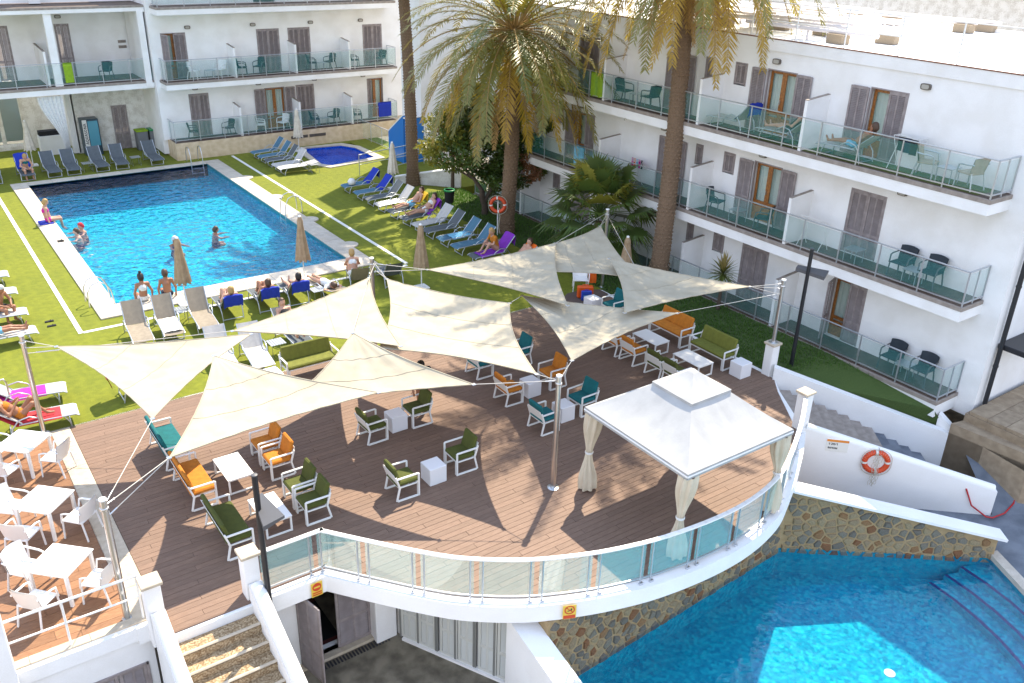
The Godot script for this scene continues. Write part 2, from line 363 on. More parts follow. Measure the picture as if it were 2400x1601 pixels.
func setup_view() -> void:
	var cam := Camera3D.new(); cam.name = "camera"
	cam.position = Vector3(0, 12, 0)
	cam.basis = Basis.from_euler(Vector3(-0.44521, -0.62495, 0.028328))
	cam.fov = 42.17; cam.near = 0.1; cam.far = 600.0
	add_child(cam); cam.current = true
	var env := Environment.new()
	env.background_mode = Environment.BG_SKY
	var sky := Sky.new(); var ps := ProceduralSkyMaterial.new()
	ps.sky_top_color = Color(0.60, 0.67, 0.79); ps.sky_horizon_color = Color(0.92, 0.91, 0.89); ps.sky_curve = 0.16
	ps.ground_bottom_color = Color(0.45, 0.42, 0.38); ps.ground_horizon_color = Color(0.70, 0.75, 0.80)
	ps.sun_angle_max = 0.8
	ps.sky_energy_multiplier = 1.15
	sky.sky_material = ps; env.sky = sky
	env.tonemap_mode = Environment.TONE_MAPPER_LINEAR
	env.tonemap_exposure = 2.25
	env.sdfgi_enabled = true; env.ssao_enabled = true; env.ssil_enabled = true
	var we := WorldEnvironment.new(); we.environment = env; add_child(we)
	var sun := DirectionalLight3D.new(); sun.name = "sun"
	sun.light_energy = 1.4; sun.light_color = Color(1.0, 0.945, 0.85); sun.light_angular_distance = 0.5; sun.shadow_enabled = true
	add_child(sun)
	sun.look_at_from_position(Vector3(0.486, 0.795, -0.364) * 50.0, Vector3.ZERO)

# ---------- curves of the deck front ----------
var front_out := PackedVector2Array()
var front_in := PackedVector2Array()
func catmull(p: PackedVector2Array, per: int) -> PackedVector2Array:
	var r := PackedVector2Array()
	for i in p.size() - 1:
		for k in per:
			r.append(p[i].cubic_interpolate(p[i + 1], p[maxi(i - 1, 0)], p[mini(i + 2, p.size() - 1)], float(k) / per))
	r.append(p[p.size() - 1])
	return r
func deck_poly(inner: bool) -> PackedVector2Array:
	var p := V2([2.2, -22.2, 19.75, -22.2, 19.75, -14.2, 19.2, -13.6] if inner else [1.75, -22.3, 19.95, -22.3, 19.95, -14.4, 19.3, -13.6])
	var c := front_in if inner else front_out
	for i in range(c.size() - 1, -1, -1): p.append(c[i])
	p.append_array(V2([3.9, -13.66, 3.9, -13.5, 2.2, -13.5]) if inner else V2([3.9, -13.44, 3.9, -13.42, 2.0, -13.42, 2.0, -14.0, 1.75, -14.0]))
	return p

func rect(m: MB, x0: float, x1: float, z0: float, z1: float, y0: float, y1: float) -> void:
	m.box(Vector3((x0 + x1) / 2, (y0 + y1) / 2, (z0 + z1) / 2), Vector3(x1 - x0, y1 - y0, z1 - z0))

func build_ground() -> void:
	var m := MB.new()
	m.quad(Vector3(-200, -3.3, 120), Vector3(250, -3.3, 120), Vector3(250, -3.3, -260), Vector3(-200, -3.3, -260))
	struct_("ground", m, M.concrete, "wide grey ground far below the terraces", "ground")
	var kid := V2([18.35, -43.3, 18.75, -42.6, 22.2, -43.1, 22.2, -47.4, 19.0, -47.55, 18.7, -46.5])
	var tf := [MB.new(), MB.new()]
	var areas := [V2([-14, -56, 5.1, -56, 5.1, -22.2, -14, -22.2]), V2([5.1, -56, 13.55, -56, 13.55, -46.5, 5.1, -46.5]), V2([5.1, -29.75, 13.55, -29.75, 13.55, -22.2, 5.1, -22.2])]
	for r in [V2([13.55, -56, 20, -56, 20, -22.2, 13.55, -22.2]), V2([20, -56, 24.2, -56, 24.2, -36.1, 20, -36.1])]: areas.append_array(Geometry2D.clip_polygons(r, kid))
	for k in 17:
		var z0 := -56.0 + 2.0 * k
		for r in areas:
			for q in Geometry2D.intersect_polygons(r, V2([-20, z0, 30, z0, 30, minf(z0 + 2.0, -22.2), -20, minf(z0 + 2.0, -22.2)])): tf[k % 2].prism(q, -0.6, 0.0)
	var lw := struct_("lawn", tf[0], M.turf, "bright yellow green artificial turf around the pools", "lawn")
	obj("turf_strip", tf[1], M.turf2, lw)
	m = MB.new()
	m.prism(V2([20, -36.1, 22.6, -36.1, 22.6, -22.2, 20, -22.2]), -0.6, 0.012)
	m.prism(V2([19.95, -22.2, 22.6, -22.2, 22.6, -14.4, 19.95, -14.4]), -0.6, 0.012)
	# grass falling away beside the stair parapet
	m.quad(Vector3(19.95, 0.012, -14.4), Vector3(23.3, -1.25, -10.45), Vector3(22.6, -0.25, -10.8), Vector3(22.6, 0.012, -14.4))
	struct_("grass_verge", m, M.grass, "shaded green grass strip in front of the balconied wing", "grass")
	# grass blades on the verge
	var bl := MB.new()
	for i in 3:
		var a := TAU * i / 3.0
		var d := Vector3(cos(a), 0, sin(a))
		bl.tri(d * 0.012, -d * 0.012, Vector3(d.z * 0.03, 0.075, -d.x * 0.03))
	var mmi := MultiMeshInstance3D.new(); var mm := MultiMesh.new(); mm.transform_format = MultiMesh.TRANSFORM_3D; mm.mesh = bl.mesh()
	rng.seed = 11
	var spots := []
	for i in 14000:
		var q := Vector3(rng.randf_range(19.97, 22.55), 0.01, rng.randf_range(-36, -10.9))
		if q.z > -14.4:
			var t := (q.z + 14.4) / 3.6
			var xl := lerpf(19.95, 23.2, t) + 0.12
			if q.x < xl: continue
			q.y = lerpf(lerpf(0.01, -1.2, t), lerpf(0.01, -0.25, t), clampf((q.x - xl) / maxf(22.6 - xl, 0.1), 0, 1))
		if q.x < 20.0 and q.z < -22.2: continue
		spots.append(q)
	mm.instance_count = spots.size()
	for i in spots.size():
		mm.set_instance_transform(i, Transform3D(Basis(Vector3.UP, rng.randf() * TAU).scaled(Vector3.ONE * rng.randf_range(0.6, 1.5)), spots[i]))
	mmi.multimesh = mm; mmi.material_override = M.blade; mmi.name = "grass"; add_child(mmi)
	tag(mmi, "loose green grass blades growing on the shaded verge", "grass", "", "stuff")
	# white painted lines on the turf
	for l in [["white line painted on the turf left of the big pool", [3.58, 3.72, -46.4, -28.0]], ["white line painted on the turf right of the big pool", [15.2, 15.34, -47.6, -28.2]], ["white line painted along the near side of the big pool", [3.72, 15.2, -28.1, -27.96]]]:
		var q: Array = l[1]
		m = MB.new(); m.box(Vector3((q[0] + q[1]) / 2, 0.006, (q[2] + q[3]) / 2), Vector3(q[1] - q[0], 0.012, q[3] - q[2]))
		var o := obj("painted_line", m, M.line); tag(o, l[0], "marking", "white lines on the turf", "structure")

func basin(nm: String, label: String, poly: PackedVector2Array, y1: float, y0: float, mat: Material, band: Material) -> Node3D:
	var t := thing(nm, label, "pool"); t.set_meta("kind", "structure")
	var m := MB.new()
	var p := poly.duplicate()
	if Geometry2D.is_polygon_clockwise(p): p.reverse()
	var ti := Geometry2D.triangulate_polygon(p)
	for i in range(0, ti.size(), 3):
		var a := p[ti[i]]; var b := p[ti[i + 1]]; var c := p[ti[i + 2]]
		if (b - a).cross(c - a) > 0.0: var sw := b; b = c; c = sw
		m.tri(Vector3(a.x, y0, a.y), Vector3(b.x, y0, b.y), Vector3(c.x, y0, c.y))
	obj("pool_floor", m, mat, t)
	m = MB.new()
	var mb := MB.new()
	for i in p.size():
		var a := p[i]; var b := p[(i + 1) % p.size()]
		var want := -Vector3(b.y - a.y, 0, -(b.x - a.x))
		m._qn(Vector3(a.x, y0, a.y), Vector3(b.x, y0, b.y), Vector3(b.x, y1 - 0.16, b.y), Vector3(a.x, y1 - 0.16, a.y), want)
		mb._qn(Vector3(a.x, y1 - 0.16, a.y), Vector3(b.x, y1 - 0.16, b.y), Vector3(b.x, y1, b.y), Vector3(a.x, y1, a.y), want)
	obj("pool_wall", m, mat, t); obj("tile_band", mb, band, t)
	return t
func water(label: String, poly: PackedVector2Array, y: float, mat: Material) -> void:
	var p := poly.duplicate()
	if Geometry2D.is_polygon_clockwise(p): p.reverse()
	var m := MB.new()
	var ti := Geometry2D.triangulate_polygon(p)
	for i in range(0, ti.size(), 3):
		var a := p[ti[i]]; var b := p[ti[i + 1]]; var c := p[ti[i + 2]]
		if (b - a).cross(c - a) > 0.0: var sw := b; b = c; c = sw
		m.tri(Vector3(a.x, y, a.y), Vector3(b.x, y, b.y), Vector3(c.x, y, c.y))
	struct_("water", m, mat, label, "water")
func ladder(label: String, at: Vector3, turn: float) -> void:   # over the edge along +x local, water at +x
	var t := thing("pool_ladder", label, "ladder", at, turn, "stainless pool ladders")
	for s in [-0.3, 0.3]:
		var m := MB.new()
		m.tube(P3([-0.72, 0.05, s, -0.70, 0.55, s, -0.58, 0.78, s, -0.35, 0.86, s, -0.12, 0.78, s, 0.02, 0.5, s, 0.06, 0.1, s, 0.06, -0.5, s]), 0.022, 8)
		obj("handrail", m, M.steel, t)
	for k in 2:
		var m := MB.new(); m.box(Vector3(0.07, -0.2 - 0.24 * k, 0), Vector3(0.1, 0.03, 0.58), 0.006)
		obj("rung", m, M.steel, t)
func build_pools() -> void:
	var main := V2([5.1, -46.5, 13.55, -46.5, 13.55, -29.75, 5.1, -29.75])
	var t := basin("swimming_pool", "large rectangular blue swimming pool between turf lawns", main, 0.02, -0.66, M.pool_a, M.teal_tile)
	rng.seed = 5
	var strips := [[4.4, 5.1, -47.05, -28.72, false], [13.55, 14.32, -47.05, -28.72, false], [5.1, 13.55, -47.05, -46.5, true], [5.1, 13.55, -29.75, -28.72, true]]
	for s in strips:
		var n := int(round(((s[1] - s[0]) if s[4] else (s[3] - s[2])) / 1.05))
		for i in n:
			var x0: float = s[0]; var x1: float = s[1]; var z0: float = s[2]; var z1: float = s[3]
			if s[4]: x0 = lerpf(s[0], s[1], float(i) / n) + 0.003; x1 = lerpf(s[0], s[1], float(i + 1) / n) - 0.003
			else: z0 = lerpf(s[2], s[3], float(i) / n) + 0.003; z1 = lerpf(s[2], s[3], float(i + 1) / n) - 0.003
			var o := obj("coping_slab", boxm(Vector3(x1 - x0, 0.06, z1 - z0).snapped(Vector3.ONE * 0.001), 0.012), M.coping[rng.randi() % 3], t)
			o.position = Vector3((x0 + x1) / 2, 0.025 + rng.randf() * 0.003, (z0 + z1) / 2)
	for z in [-42.9, -39.0, -35.05, -31.2]:
		var m := MB.new(); var p := PackedVector2Array()
		for k in 13: p.append(Vector2(14.32 + 0.36 * sin(PI * k / 12.0), z - 0.36 * cos(PI * k / 12.0)))
		m.prism(p, 0.0, 0.05); obj("coping_slab", m, M.coping[0], t)
	water("wind rippled clear water of the large pool", main, -0.07, M.water)
	var kid := V2([18.65, -43.5, 19.0, -43.0, 21.75, -43.5, 21.8, -46.0, 21.3, -46.9, 19.3, -47.2, 19.0, -46.2])
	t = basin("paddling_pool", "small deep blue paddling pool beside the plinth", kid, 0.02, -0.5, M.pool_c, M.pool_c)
	var kout := V2([18.35, -43.3, 18.75, -42.6, 22.2, -43.1, 22.2, -46.2, 21.6, -47.4, 19.0, -47.55, 18.65, -46.4])
	for i in 7:
		var m := MB.new(); m.prism(PackedVector2Array([kid[i], kid[(i + 1) % 7], kout[(i + 1) % 7], kout[i]]), -0.01, 0.05)
		obj("coping_slab", m, M.coping[i % 3], t)
	water("still shaded water of the small paddling pool", kid, -0.06, M.water_kid)
	var low := V2([8.45, -10.23, 12.33, -10.46, 16.15, -10.62, 20.35, -7.37, 19.75, -6.3, 18.9, -4.6, 17.4, -2.6, 13, -1.6, 9.3, -2.6, 8.45, -6])
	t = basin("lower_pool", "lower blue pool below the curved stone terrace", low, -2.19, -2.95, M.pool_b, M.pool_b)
	water("clear water of the lower pool", low, -2.2, M.water_calm)
	# curved entry steps with navy edges
	for k in 3:
		var m := MB.new(); var e := MB.new()
		var off := 0.42 * (3 - k)
		var a := PackedVector2Array()
		for j in 9:
			var s := j / 8.0
			var c := Vector2(20.05, -7.6).lerp(Vector2(17.4, -2.9), s) + Vector2(0.75, 0.42) * 4.0 * s * (1 - s) * 0.75
			a.append(c + Vector2(-0.93, -0.35) * off)
		for j in 8:
			var b0 := a[j]; var b1 := a[j + 1]
			var dd := Vector2(0.93, 0.35) * (off + 0.5)
			m.prism(PackedVector2Array([b0, b1, b1 + dd, b0 + dd]), -2.96, -2.75 + 0.17 * k)
			var w := Vector2(0.93, 0.35) * 0.09
			e.prism(PackedVector2Array([b0, b1, b1 + w, b0 + w]), -2.75 + 0.17 * k, -2.744 + 0.17 * k)
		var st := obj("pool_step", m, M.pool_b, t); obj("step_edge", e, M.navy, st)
	for q in [[13.2, -7.4], [11.6, -8.2], [15.6, -6.9]]:
		var im := MB.new(); im.lathe(Vector3(q[0], -2.95, q[1]), [Vector2(0.12, 0.0), Vector2(0.12, 0.02), Vector2(0.0, 0.03)], 14)
		obj("floor_inlet", im, M.ring_white, t)
	ladder("pool ladder at the near corner by the turf", Vector3(5.0, 0.05, -30.04), 0.0)
	ladder("pool ladder on the right coping of the large pool", Vector3(13.62, 0.05, -36.2), PI)
	ladder("pool ladder at the far corner of the large pool", Vector3(13.05, 0.05, -46.55), -PI / 2)

# ---------- shutters, doors, rails ----------
func leaf_mesh(w: float, h: float) -> ArrayMesh:   # louvred leaf, origin bottom left, z 0..0.04
	var k := "leaf%.2f_%.2f" % [w, h]
	if cache.has(k): return cache[k]
	var m := MB.new()
	var f := 0.065
	for x in [f / 2, w - f / 2]: m.box(Vector3(x, h / 2, 0.02), Vector3(f, h, 0.04), 0.005)
	var rails := [f / 2, h * 0.36, h - f / 2] if h > 1.2 else [f / 2, h - f / 2]
	for yy in rails: m.box(Vector3(w / 2, yy, 0.02), Vector3(w - 2 * f, 0.085 if h > 1.2 else f, 0.038), 0.004)
	var cols := 2 if w > 0.42 else 1
	if cols == 2: m.box(Vector3(w / 2, h / 2, 0.02), Vector3(0.05, h - 2 * f, 0.036), 0.004)
	var cw := (w - 2 * f) / cols
	for c in cols:
		for r in rails.size() - 1:
			var y0: float = rails[r] + 0.045; var y1: float = rails[r + 1] - 0.045
			var ns := int((y1 - y0) / 0.048)
			for s in ns:
				m.box(Vector3(f + cw * (c + 0.5), y0 + (y1 - y0) * (s + 0.5) / ns, 0.02), Vector3(cw - 0.02, 0.008, 0.05), 0.0, Basis(Vector3.RIGHT, 0.75))
	cache[k] = m.mesh()
	return cache[k]
func leaf(b: Node3D, u: float, y: float, z: float, w: float, h: float, turn := 0.0, mat: Material = null) -> void:
	var o := obj("shutter", leaf_mesh(snappedf(w, 0.01), snappedf(h, 0.01)), mat if mat else M.shutter, b)
	o.position = Vector3(u, y, z); o.rotation.y = turn
func glazed_door(b: Node3D, u0: float, u1: float, y0: float, y1: float, curtain := true) -> void:
	var d := sub("door", b)
	var m := MB.new()
	var w := (u1 - u0) / 2; var h := y1 - y0
	for k in 2:
		var x := u0 + w * k
		for s in [0.045, w - 0.045]: m.box(Vector3(x + s, y0 + h / 2, -0.16), Vector3(0.09, h, 0.05), 0.006)
		for yy in [0.25, 0.62, h - 0.05]: m.box(Vector3(x + w / 2, y0 + yy, -0.16), Vector3(w - 0.18, 0.1 if yy != 0.25 else 0.5, 0.045), 0.006)
	obj("door_frame", m, M.wood_door, d)
	for k in 2:
		var x := u0 + w * k
		m = MB.new(); m.box(Vector3(x + w / 2, y0 + (h + 0.6) / 2, -0.165), Vector3(w - 0.18, h - 0.75, 0.008)); obj("pane", m, M.glass, d)
	m = MB.new(); m.box(Vector3((u0 + u1) / 2 - 0.04, y0 + 1.0, -0.12), Vector3(0.02, 0.14, 0.04), 0.005); obj("handle", m, M.steel, d)
	if curtain:
		var rows := []
		for i in 2:
			var r := PackedVector3Array()
			for j in 25: r.append(Vector3(lerpf(u0, u1, j / 24.0), y0 + 0.3 if i == 0 else y1 - 0.05, -0.3 + 0.03 * sin(j * 1.7) + 0.015 * sin(j * 0.6)))
			rows.append(r)
		m = MB.new(); m.grid(rows); obj("curtain", m, M.drape, d)
func wall_band(b: Node3D, u0: float, u1: float, y0: float, y1: float, ops: Array, mat: Material, z := 0.0, th := 0.25) -> void:
	var m := MB.new()
	var u := u0
	var so := ops.duplicate()
	so.sort_custom(func(a, c): return a[0] < c[0])
	var bxx := func(a: float, c: float, d: float, e: float) -> void:
		if c - a > 0.004 and e - d > 0.004: m.box(Vector3((a + c) / 2, (d + e) / 2, z - th / 2), Vector3(c - a, e - d, th))
	for o in so:
		bxx.call(u, o[0], y0, y1); bxx.call(o[0], o[1], y0, o[2]); bxx.call(o[0], o[1], o[3], y1); u = o[1]
	bxx.call(u, u1, y0, y1)
	obj("wall", m, mat, b)
func opening(b: Node3D, o: Array) -> void:   # [u0,u1,y0,y1,kind]
	var w: float = o[1] - o[0]; var h: float = o[3] - o[2]
	var fr := MB.new()
	for x in [o[0] + 0.02, o[1] - 0.02]: fr.box(Vector3(x, (o[2] + o[3]) / 2, -0.02), Vector3(0.04, h, 0.07), 0.004)
	fr.box(Vector3((o[0] + o[1]) / 2, o[3] - 0.02, -0.02), Vector3(w - 0.08, 0.04, 0.07), 0.004)
	obj("shutter_frame", fr, M.shutter, b)
	var kind: String = o[4]
	if kind == "shut":
		leaf(b, o[0] + 0.04, o[2] + 0.02, -0.03, w / 2 - 0.043, h - 0.07); leaf(b, o[0] + w / 2 + 0.003, o[2] + 0.02, -0.03, w / 2 - 0.043, h - 0.07)
	elif kind == "win":
		leaf(b, o[0] + 0.04, o[2] + 0.04, -0.03, w - 0.08, h - 0.09)
	elif kind == "open":
		leaf(b, o[0] - w / 2 - 0.02, o[2] + 0.02, 0.03, w / 2, h - 0.05); leaf(b, o[1] + 0.02, o[2] + 0.02, 0.03, w / 2, h - 0.05)
		glazed_door(b, o[0] + 0.04, o[1] - 0.04, o[2], o[3] - 0.04)
	elif kind == "half":
		leaf(b, o[0] - w / 2 - 0.02, o[2] + 0.02, 0.03, w / 2, h - 0.05); leaf(b, o[0] + w / 2 + 0.003, o[2] + 0.02, -0.03, w / 2 - 0.043, h - 0.07)
		glazed_door(b, o[0] + 0.04, o[1] - 0.04, o[2], o[3] - 0.04)
	elif kind == "ajar":
		leaf(b, o[0] + 0.04, o[2] + 0.02, 0.0, w / 2 - 0.043, h - 0.07, -1.25); leaf(b, o[0] + w / 2 + 0.003, o[2] + 0.02, -0.03, w / 2 - 0.043, h - 0.07)
		glazed_door(b, o[0] + 0.04, o[1] - 0.04, o[2], o[3] - 0.04)
	elif kind == "ajar_right":
		leaf(b, o[0] + 0.04, o[2] + 0.02, -0.03, 0.25, h - 0.07); leaf(b, o[1] - 0.04, o[2] + 0.02, 0.0, w / 2 - 0.043, h - 0.07, PI + 1.3 + PI)
		glazed_door(b, o[0] + 0.04, o[1] - 0.04, o[2], o[3] - 0.04)
func rail_run(r: Node3D, a: Vector3, c: Vector3, h: float, step: float, glass: Material, top: Material, first := true) -> void:
	var L := a.distance_to(c)
	var n := maxi(1, int(round(L / step)))
	var d := (c - a).normalized()
	var m := MB.new(); m.bar(a + Vector3(0, h, 0), c + Vector3(0, h, 0), 0.06, 0.03, Vector3.UP, 0.006); obj("top_rail", m, top, r)
	m = MB.new(); m.bar(a + Vector3(0, 0.1, 0), c + Vector3(0, 0.1, 0), 0.03, 0.03); obj("bottom_rail", m, top, r)
	for i in n + 1:
		if i == 0 and not first: continue
		var p := a + (c - a) * (float(i) / n)
		m = MB.new(); m.box(p + Vector3(0, h / 2 - 0.01, 0), Vector3(0.035, h - 0.02, 0.035), 0.004); obj("post", m, M.alu, r)
	for i in n:
		var p0 := a + (c - a) * (float(i) / n) + d * 0.03; var p1 := a + (c - a) * (float(i + 1) / n) - d * 0.03
		m = MB.new(); m.bar(p0 + Vector3(0, h * 0.5 + 0.04, 0), p1 + Vector3(0, h * 0.5 + 0.04, 0), 0.008, h - 0.2); obj("glass_pane", m, glass, r)
func wall_lamp(b: Node3D, u: float, y: float, z := 0.0) -> void:
	var m := MB.new(); var p := PackedVector2Array()
	for k in 16: p.append(Vector2(0.15 * signf(cos(TAU * k / 16)) * pow(absf(cos(TAU * k / 16)), 0.5), 0.085 * signf(sin(TAU * k / 16)) * pow(absf(sin(TAU * k / 16)), 0.5)))
	m.prism(p, 0.0, 0.07)
	var g := MB.new(); var p2 := PackedVector2Array()
	for q in p: p2.append(q * 0.72)
	g.prism(p2, 0.07, 0.085)
	var l := obj("wall_lamp", m, M.lamp_grey, b); l.position = Vector3(u, y, z); l.rotation.x = PI / 2
	obj("lens", g, M.lamp_lens, l)

# ---------- buildings ----------
func slab(b: Node3D, u0: float, u1: float, w0: float, w1: float, top: float, th := 0.4) -> void:
	var m := MB.new()
	m.box(Vector3((u0 + u1) / 2, top - th / 2 - 0.06, (w0 + w1) / 2), Vector3(u1 - u0, th - 0.12, w1 - w0))
	var s := obj("balcony_slab", m, M.plaster, b)
	m = MB.new(); m.box(Vector3((u0 + u1) / 2, top - 0.06, (w0 + w1) / 2 + 0.01), Vector3(u1 - u0 + 0.04, 0.12, w1 - w0 + 0.02), 0.01)
	obj("edge_band", m, M.edge_band, s)
	m = MB.new(); m.box(Vector3((u0 + u1) / 2, top + 0.005, (w0 + w1) / 2 - 0.03), Vector3(u1 - u0 - 0.06, 0.01, w1 - w0 - 0.06))
	obj("floor_tiles", m, M.balcony_floor, s)
func divider(b: Node3D, u: float, y: float, w1: float, h := 1.6) -> void:
	var m := MB.new()
	var p := [Vector3(u - 0.05, y, 0), Vector3(u - 0.05, y, w1), Vector3(u - 0.05, y + h - 0.1, w1), Vector3(u - 0.05, y + h, 0)]
	var q := []
	for a in p: q.append(a + Vector3(0.1, 0, 0))
	m._qn(p[0], p[1], p[2], p[3], Vector3.LEFT); m._qn(q[0], q[1], q[2], q[3], Vector3.RIGHT)
	m._qn(p[1], q[1], q[2], p[2], Vector3.BACK); m._qn(p[2], q[2], q[3], p[3], Vector3.UP); m._qn(p[0], q[0], q[1], p[1], Vector3.DOWN)
	var d := obj("divider_wall", m, M.plaster, b)
	m = MB.new(); m.bar(p[2] + Vector3(0.05, 0.008, 0.01), p[3] + Vector3(0.05, 0.008, 0), 0.11, 0.016); obj("cap_strip", m, M.edge_band, d)

func right_wing() -> void:
	var b := thing("balconied_wing", "white three storey hotel wing with glass balconies facing the deck", "building", Vector3(23.7, 0, 0), -PI / 2)
	var U0 := -35.2; var U1 := -10.25
	var F := [0.0, 2.88, 5.86, 8.5]
	for f in 3:
		var y0: float = F[f]
		var ops := []
		var dt := y0 + 2.03
		ops.append([-15.45, -14.23, y0 + 0.03, dt, ["ajar", "shut", "half"][f]])
		ops.append([-19.24, -18.07, y0 + 0.03, dt, ["shut", "open", "open"][f]])
		ops.append([-20.6, -20.08, y0 + 1.33, y0 + 2.06, "win"])
		ops.append([-21.93, -21.58, y0 + 1.33, y0 + 2.06, "win"])
		ops.append([-23.4, -22.72, y0 + 0.03, dt, ["shut", "open", "open"][f]])
		ops.append([-28.75, -27.55, y0 + 0.03, dt, ["shut", "half", "shut"][f]])
		ops.append([-30.1, -29.6, y0 + 1.33, y0 + 2.06, "win"])
		ops.append([-33.4, -32.2, y0 + 0.03, dt, "shut"])
		wall_band(b, U0, U1, y0 if f else -0.6, F[f + 1], ops, M.plaster)
		for o in ops: opening(b, o)
		for u in [-16.82, -21.08, -25.98, -31.1]: divider(b, u, y0, 1.03, 1.6 if f else 1.75)
		for u in [-13.78, -18.92, -23.58, -28.42]: wall_lamp(b, u, y0 + 2.28)
		var r := sub("railing", b)
		rail_run(r, Vector3(U0 + 0.4, y0, 1.03), Vector3(-10.82, y0, 1.03), 1.0, 1.36, M.glass, M.alu)
		rail_run(r, Vector3(-10.82, y0, 1.03), Vector3(-10.82, y0, 0.03), 1.0, 0.6, M.glass, M.alu, false)
		if f: slab(b, U0 + 0.3, -10.78, 0.0, 1.07, y0, 0.42)
	slab(b, U0 + 0.3, -10.78, 0.0, 1.09, 0.0, 0.5)
	var m := MB.new(); m.box(Vector3(-15.0, 5.875, 0.5), Vector3(7.6, 0.01, 0.9)); obj("green_mat", m, M.green_mat, b)
	m = MB.new()
	m.box(Vector3(U1 - 0.13, 4.1, -4.8), Vector3(0.26, 9.6, 9.1)); m.box(Vector3(U0 + 0.13, 4.1, -4.8), Vector3(0.26, 9.6, 9.1)); m.box(Vector3((U0 + U1) / 2, 4.1, -9.4), Vector3(U1 - U0, 9.6, 0.26))
	obj("wall", m, M.plaster, b)
	m = MB.new()
	for f in 3: m.box(Vector3((U0 + U1) / 2, F[f] - 0.1, -4.75), Vector3(U1 - U0 - 0.56, 0.2, 8.9))
	m.box(Vector3((U0 + U1) / 2, 4.3, -3.5), Vector3(U1 - U0 - 0.6, 8.2, 0.1))
	obj("inner_floors", m, M.dark_room, b)
	m = MB.new(); m.box(Vector3((U0 + U1) / 2, 8.62, -4.7), Vector3(U1 - U0 + 0.06, 0.35, 9.5)); var rf := obj("roof", m, M.plaster, b)
	m = MB.new(); m.box(Vector3((U0 + U1) / 2, 8.8, 0.03), Vector3(U1 - U0 + 0.1, 0.03, 0.07)); obj("roof_edge", m, M.rust, rf)
	# roof rail
	var rr := sub("roof_railing", b)
	for k in 14:
		m = MB.new(); m.rod(Vector3(-9.57 - 1.766 * k, 8.79, -0.04), Vector3(-9.57 - 1.766 * k, 9.87, -0.04), 0.022, 6); obj("post", m, M.white_metal, rr)
	for yy in [9.32, 9.87]:
		m = MB.new(); m.rod(Vector3(-9.57, yy, -0.04), Vector3(-34.9, yy, -0.04), 0.018, 6); obj("rail", m, M.white_metal, rr)
	# roof rail on its way down the end wall: black rain pipe
	m = MB.new(); m.tube(P3([-10.13, -0.2, -0.35, -10.13, 4, -0.35, -10.13, 8.6, -0.35]), 0.065, 10); var dp := obj("drain_pipe", m, M.black_metal, b)
	for yy in [1.0, 3.4, 5.8, 8.0]:
		m = MB.new(); m.lathe(Vector3(-10.13, yy, -0.35), [Vector2(0.066, 0), Vector2(0.078, 0), Vector2(0.078, 0.05), Vector2(0.066, 0.05)], 10); obj("bracket", m, M.black_metal, dp)
	# roof clutter: concrete blocks and pipes
	rng.seed = 77
	var blocks := [[26.0, -19.1], [24.6, -17.5], [26.1, -16.8], [32.6, -22.6], [32.9, -21.2], [31.6, -20.3], [31.8, -17.6], [32.9, -17.4], [32.4, -24.4], [26.0, -20.9], [24.9, -22.4], [25.7, -25.7], [29.0, -24.0]]
	var where := ["by the roof edge rail post", "under the nearest bundle of roof pipes", "at the open end of the pipe rack", "behind the palm fronds on the roof", "in the second row of roof blocks", "middle of the second row of roof blocks", "carrying the long white roof pipe", "near the far roof corner", "at the end of the long white roof pipe", "beside the palm trunk on the roof", "deep on the roof behind the fronds", "near the neighbouring house", "leftmost by the palm crown on the roof"]
	for i in blocks.size():
		var q: Array = blocks[i]
		m = MB.new(); m.box(Vector3(0, 0.14, 0), Vector3(0.62, 0.28, 0.36), 0.015)
		var o := obj("roof_block", m, M.block); o.position = Vector3(q[0], 8.8, q[1]); o.rotation.y = rng.randf_range(-0.2, 0.2) + PI / 2
		tag(o, "small tan concrete block " + where[i], "block", "concrete blocks on the flat roof")
	var pipes := [[26.5, -23.8, 27.5, -17.4], [29.2, -24.4, 29.8, -18.4], [32.3, -25.4, 32.6, -21.8], [30.6, -26.0, 31.9, -17.2], [24.4, -21.0, 24.7, -16.2], [26.0, -26.0, 26.9, -18.6], [28.2, -26.5, 28.9, -17.9], [31.4, -26.0, 32.9, -16.9], [25.2, -25.5, 25.8, -18.0]]
	for i in 9:
		var q: Array = pipes[i]
		m = MB.new(); m.rod(Vector3(q[0], 9.13, q[1]), Vector3(q[2], 9.13, q[3]), 0.045 + 0.02 * (i % 3), 8)
		for k in 3:
			var p := Vector3(q[0], 9.0, q[1]).lerp(Vector3(q[2], 9.0, q[3]), 0.1 + 0.4 * k); m.box(p - Vector3(0, 0.05, 0), Vector3(0.05, 0.3, 0.05))
		var o := obj("roof_pipe", m, M.pipe); tag(o, "pale pipe on small feet along the flat roof, %s of the nine" % ["first", "second", "third", "fourth", "fifth", "sixth", "seventh", "eighth", "ninth"][i], "pipe", "pipes on the flat roof")

func stair_tower() -> void:
	var b := thing("stair_tower", "tall plain white stair tower behind the palms", "building", Vector3(23.6, 0, -41.5))
	var m := MB.new()
	m.box(Vector3(1.95, 6.25, -1.05), Vector3(3.9, 12.5, 2.1)); obj("wall", m, M.plaster, b)
	m = MB.new(); m.box(Vector3(1.95, 12.53, -1.05), Vector3(4.0, 0.06, 2.2)); obj("roof", m, M.edge_band, b)
	m = MB.new(); m.box(Vector3(3.9, 4.0, 3.2), Vector3(0.3, 8.0, 6.4)); obj("wall", m, M.plaster, b)

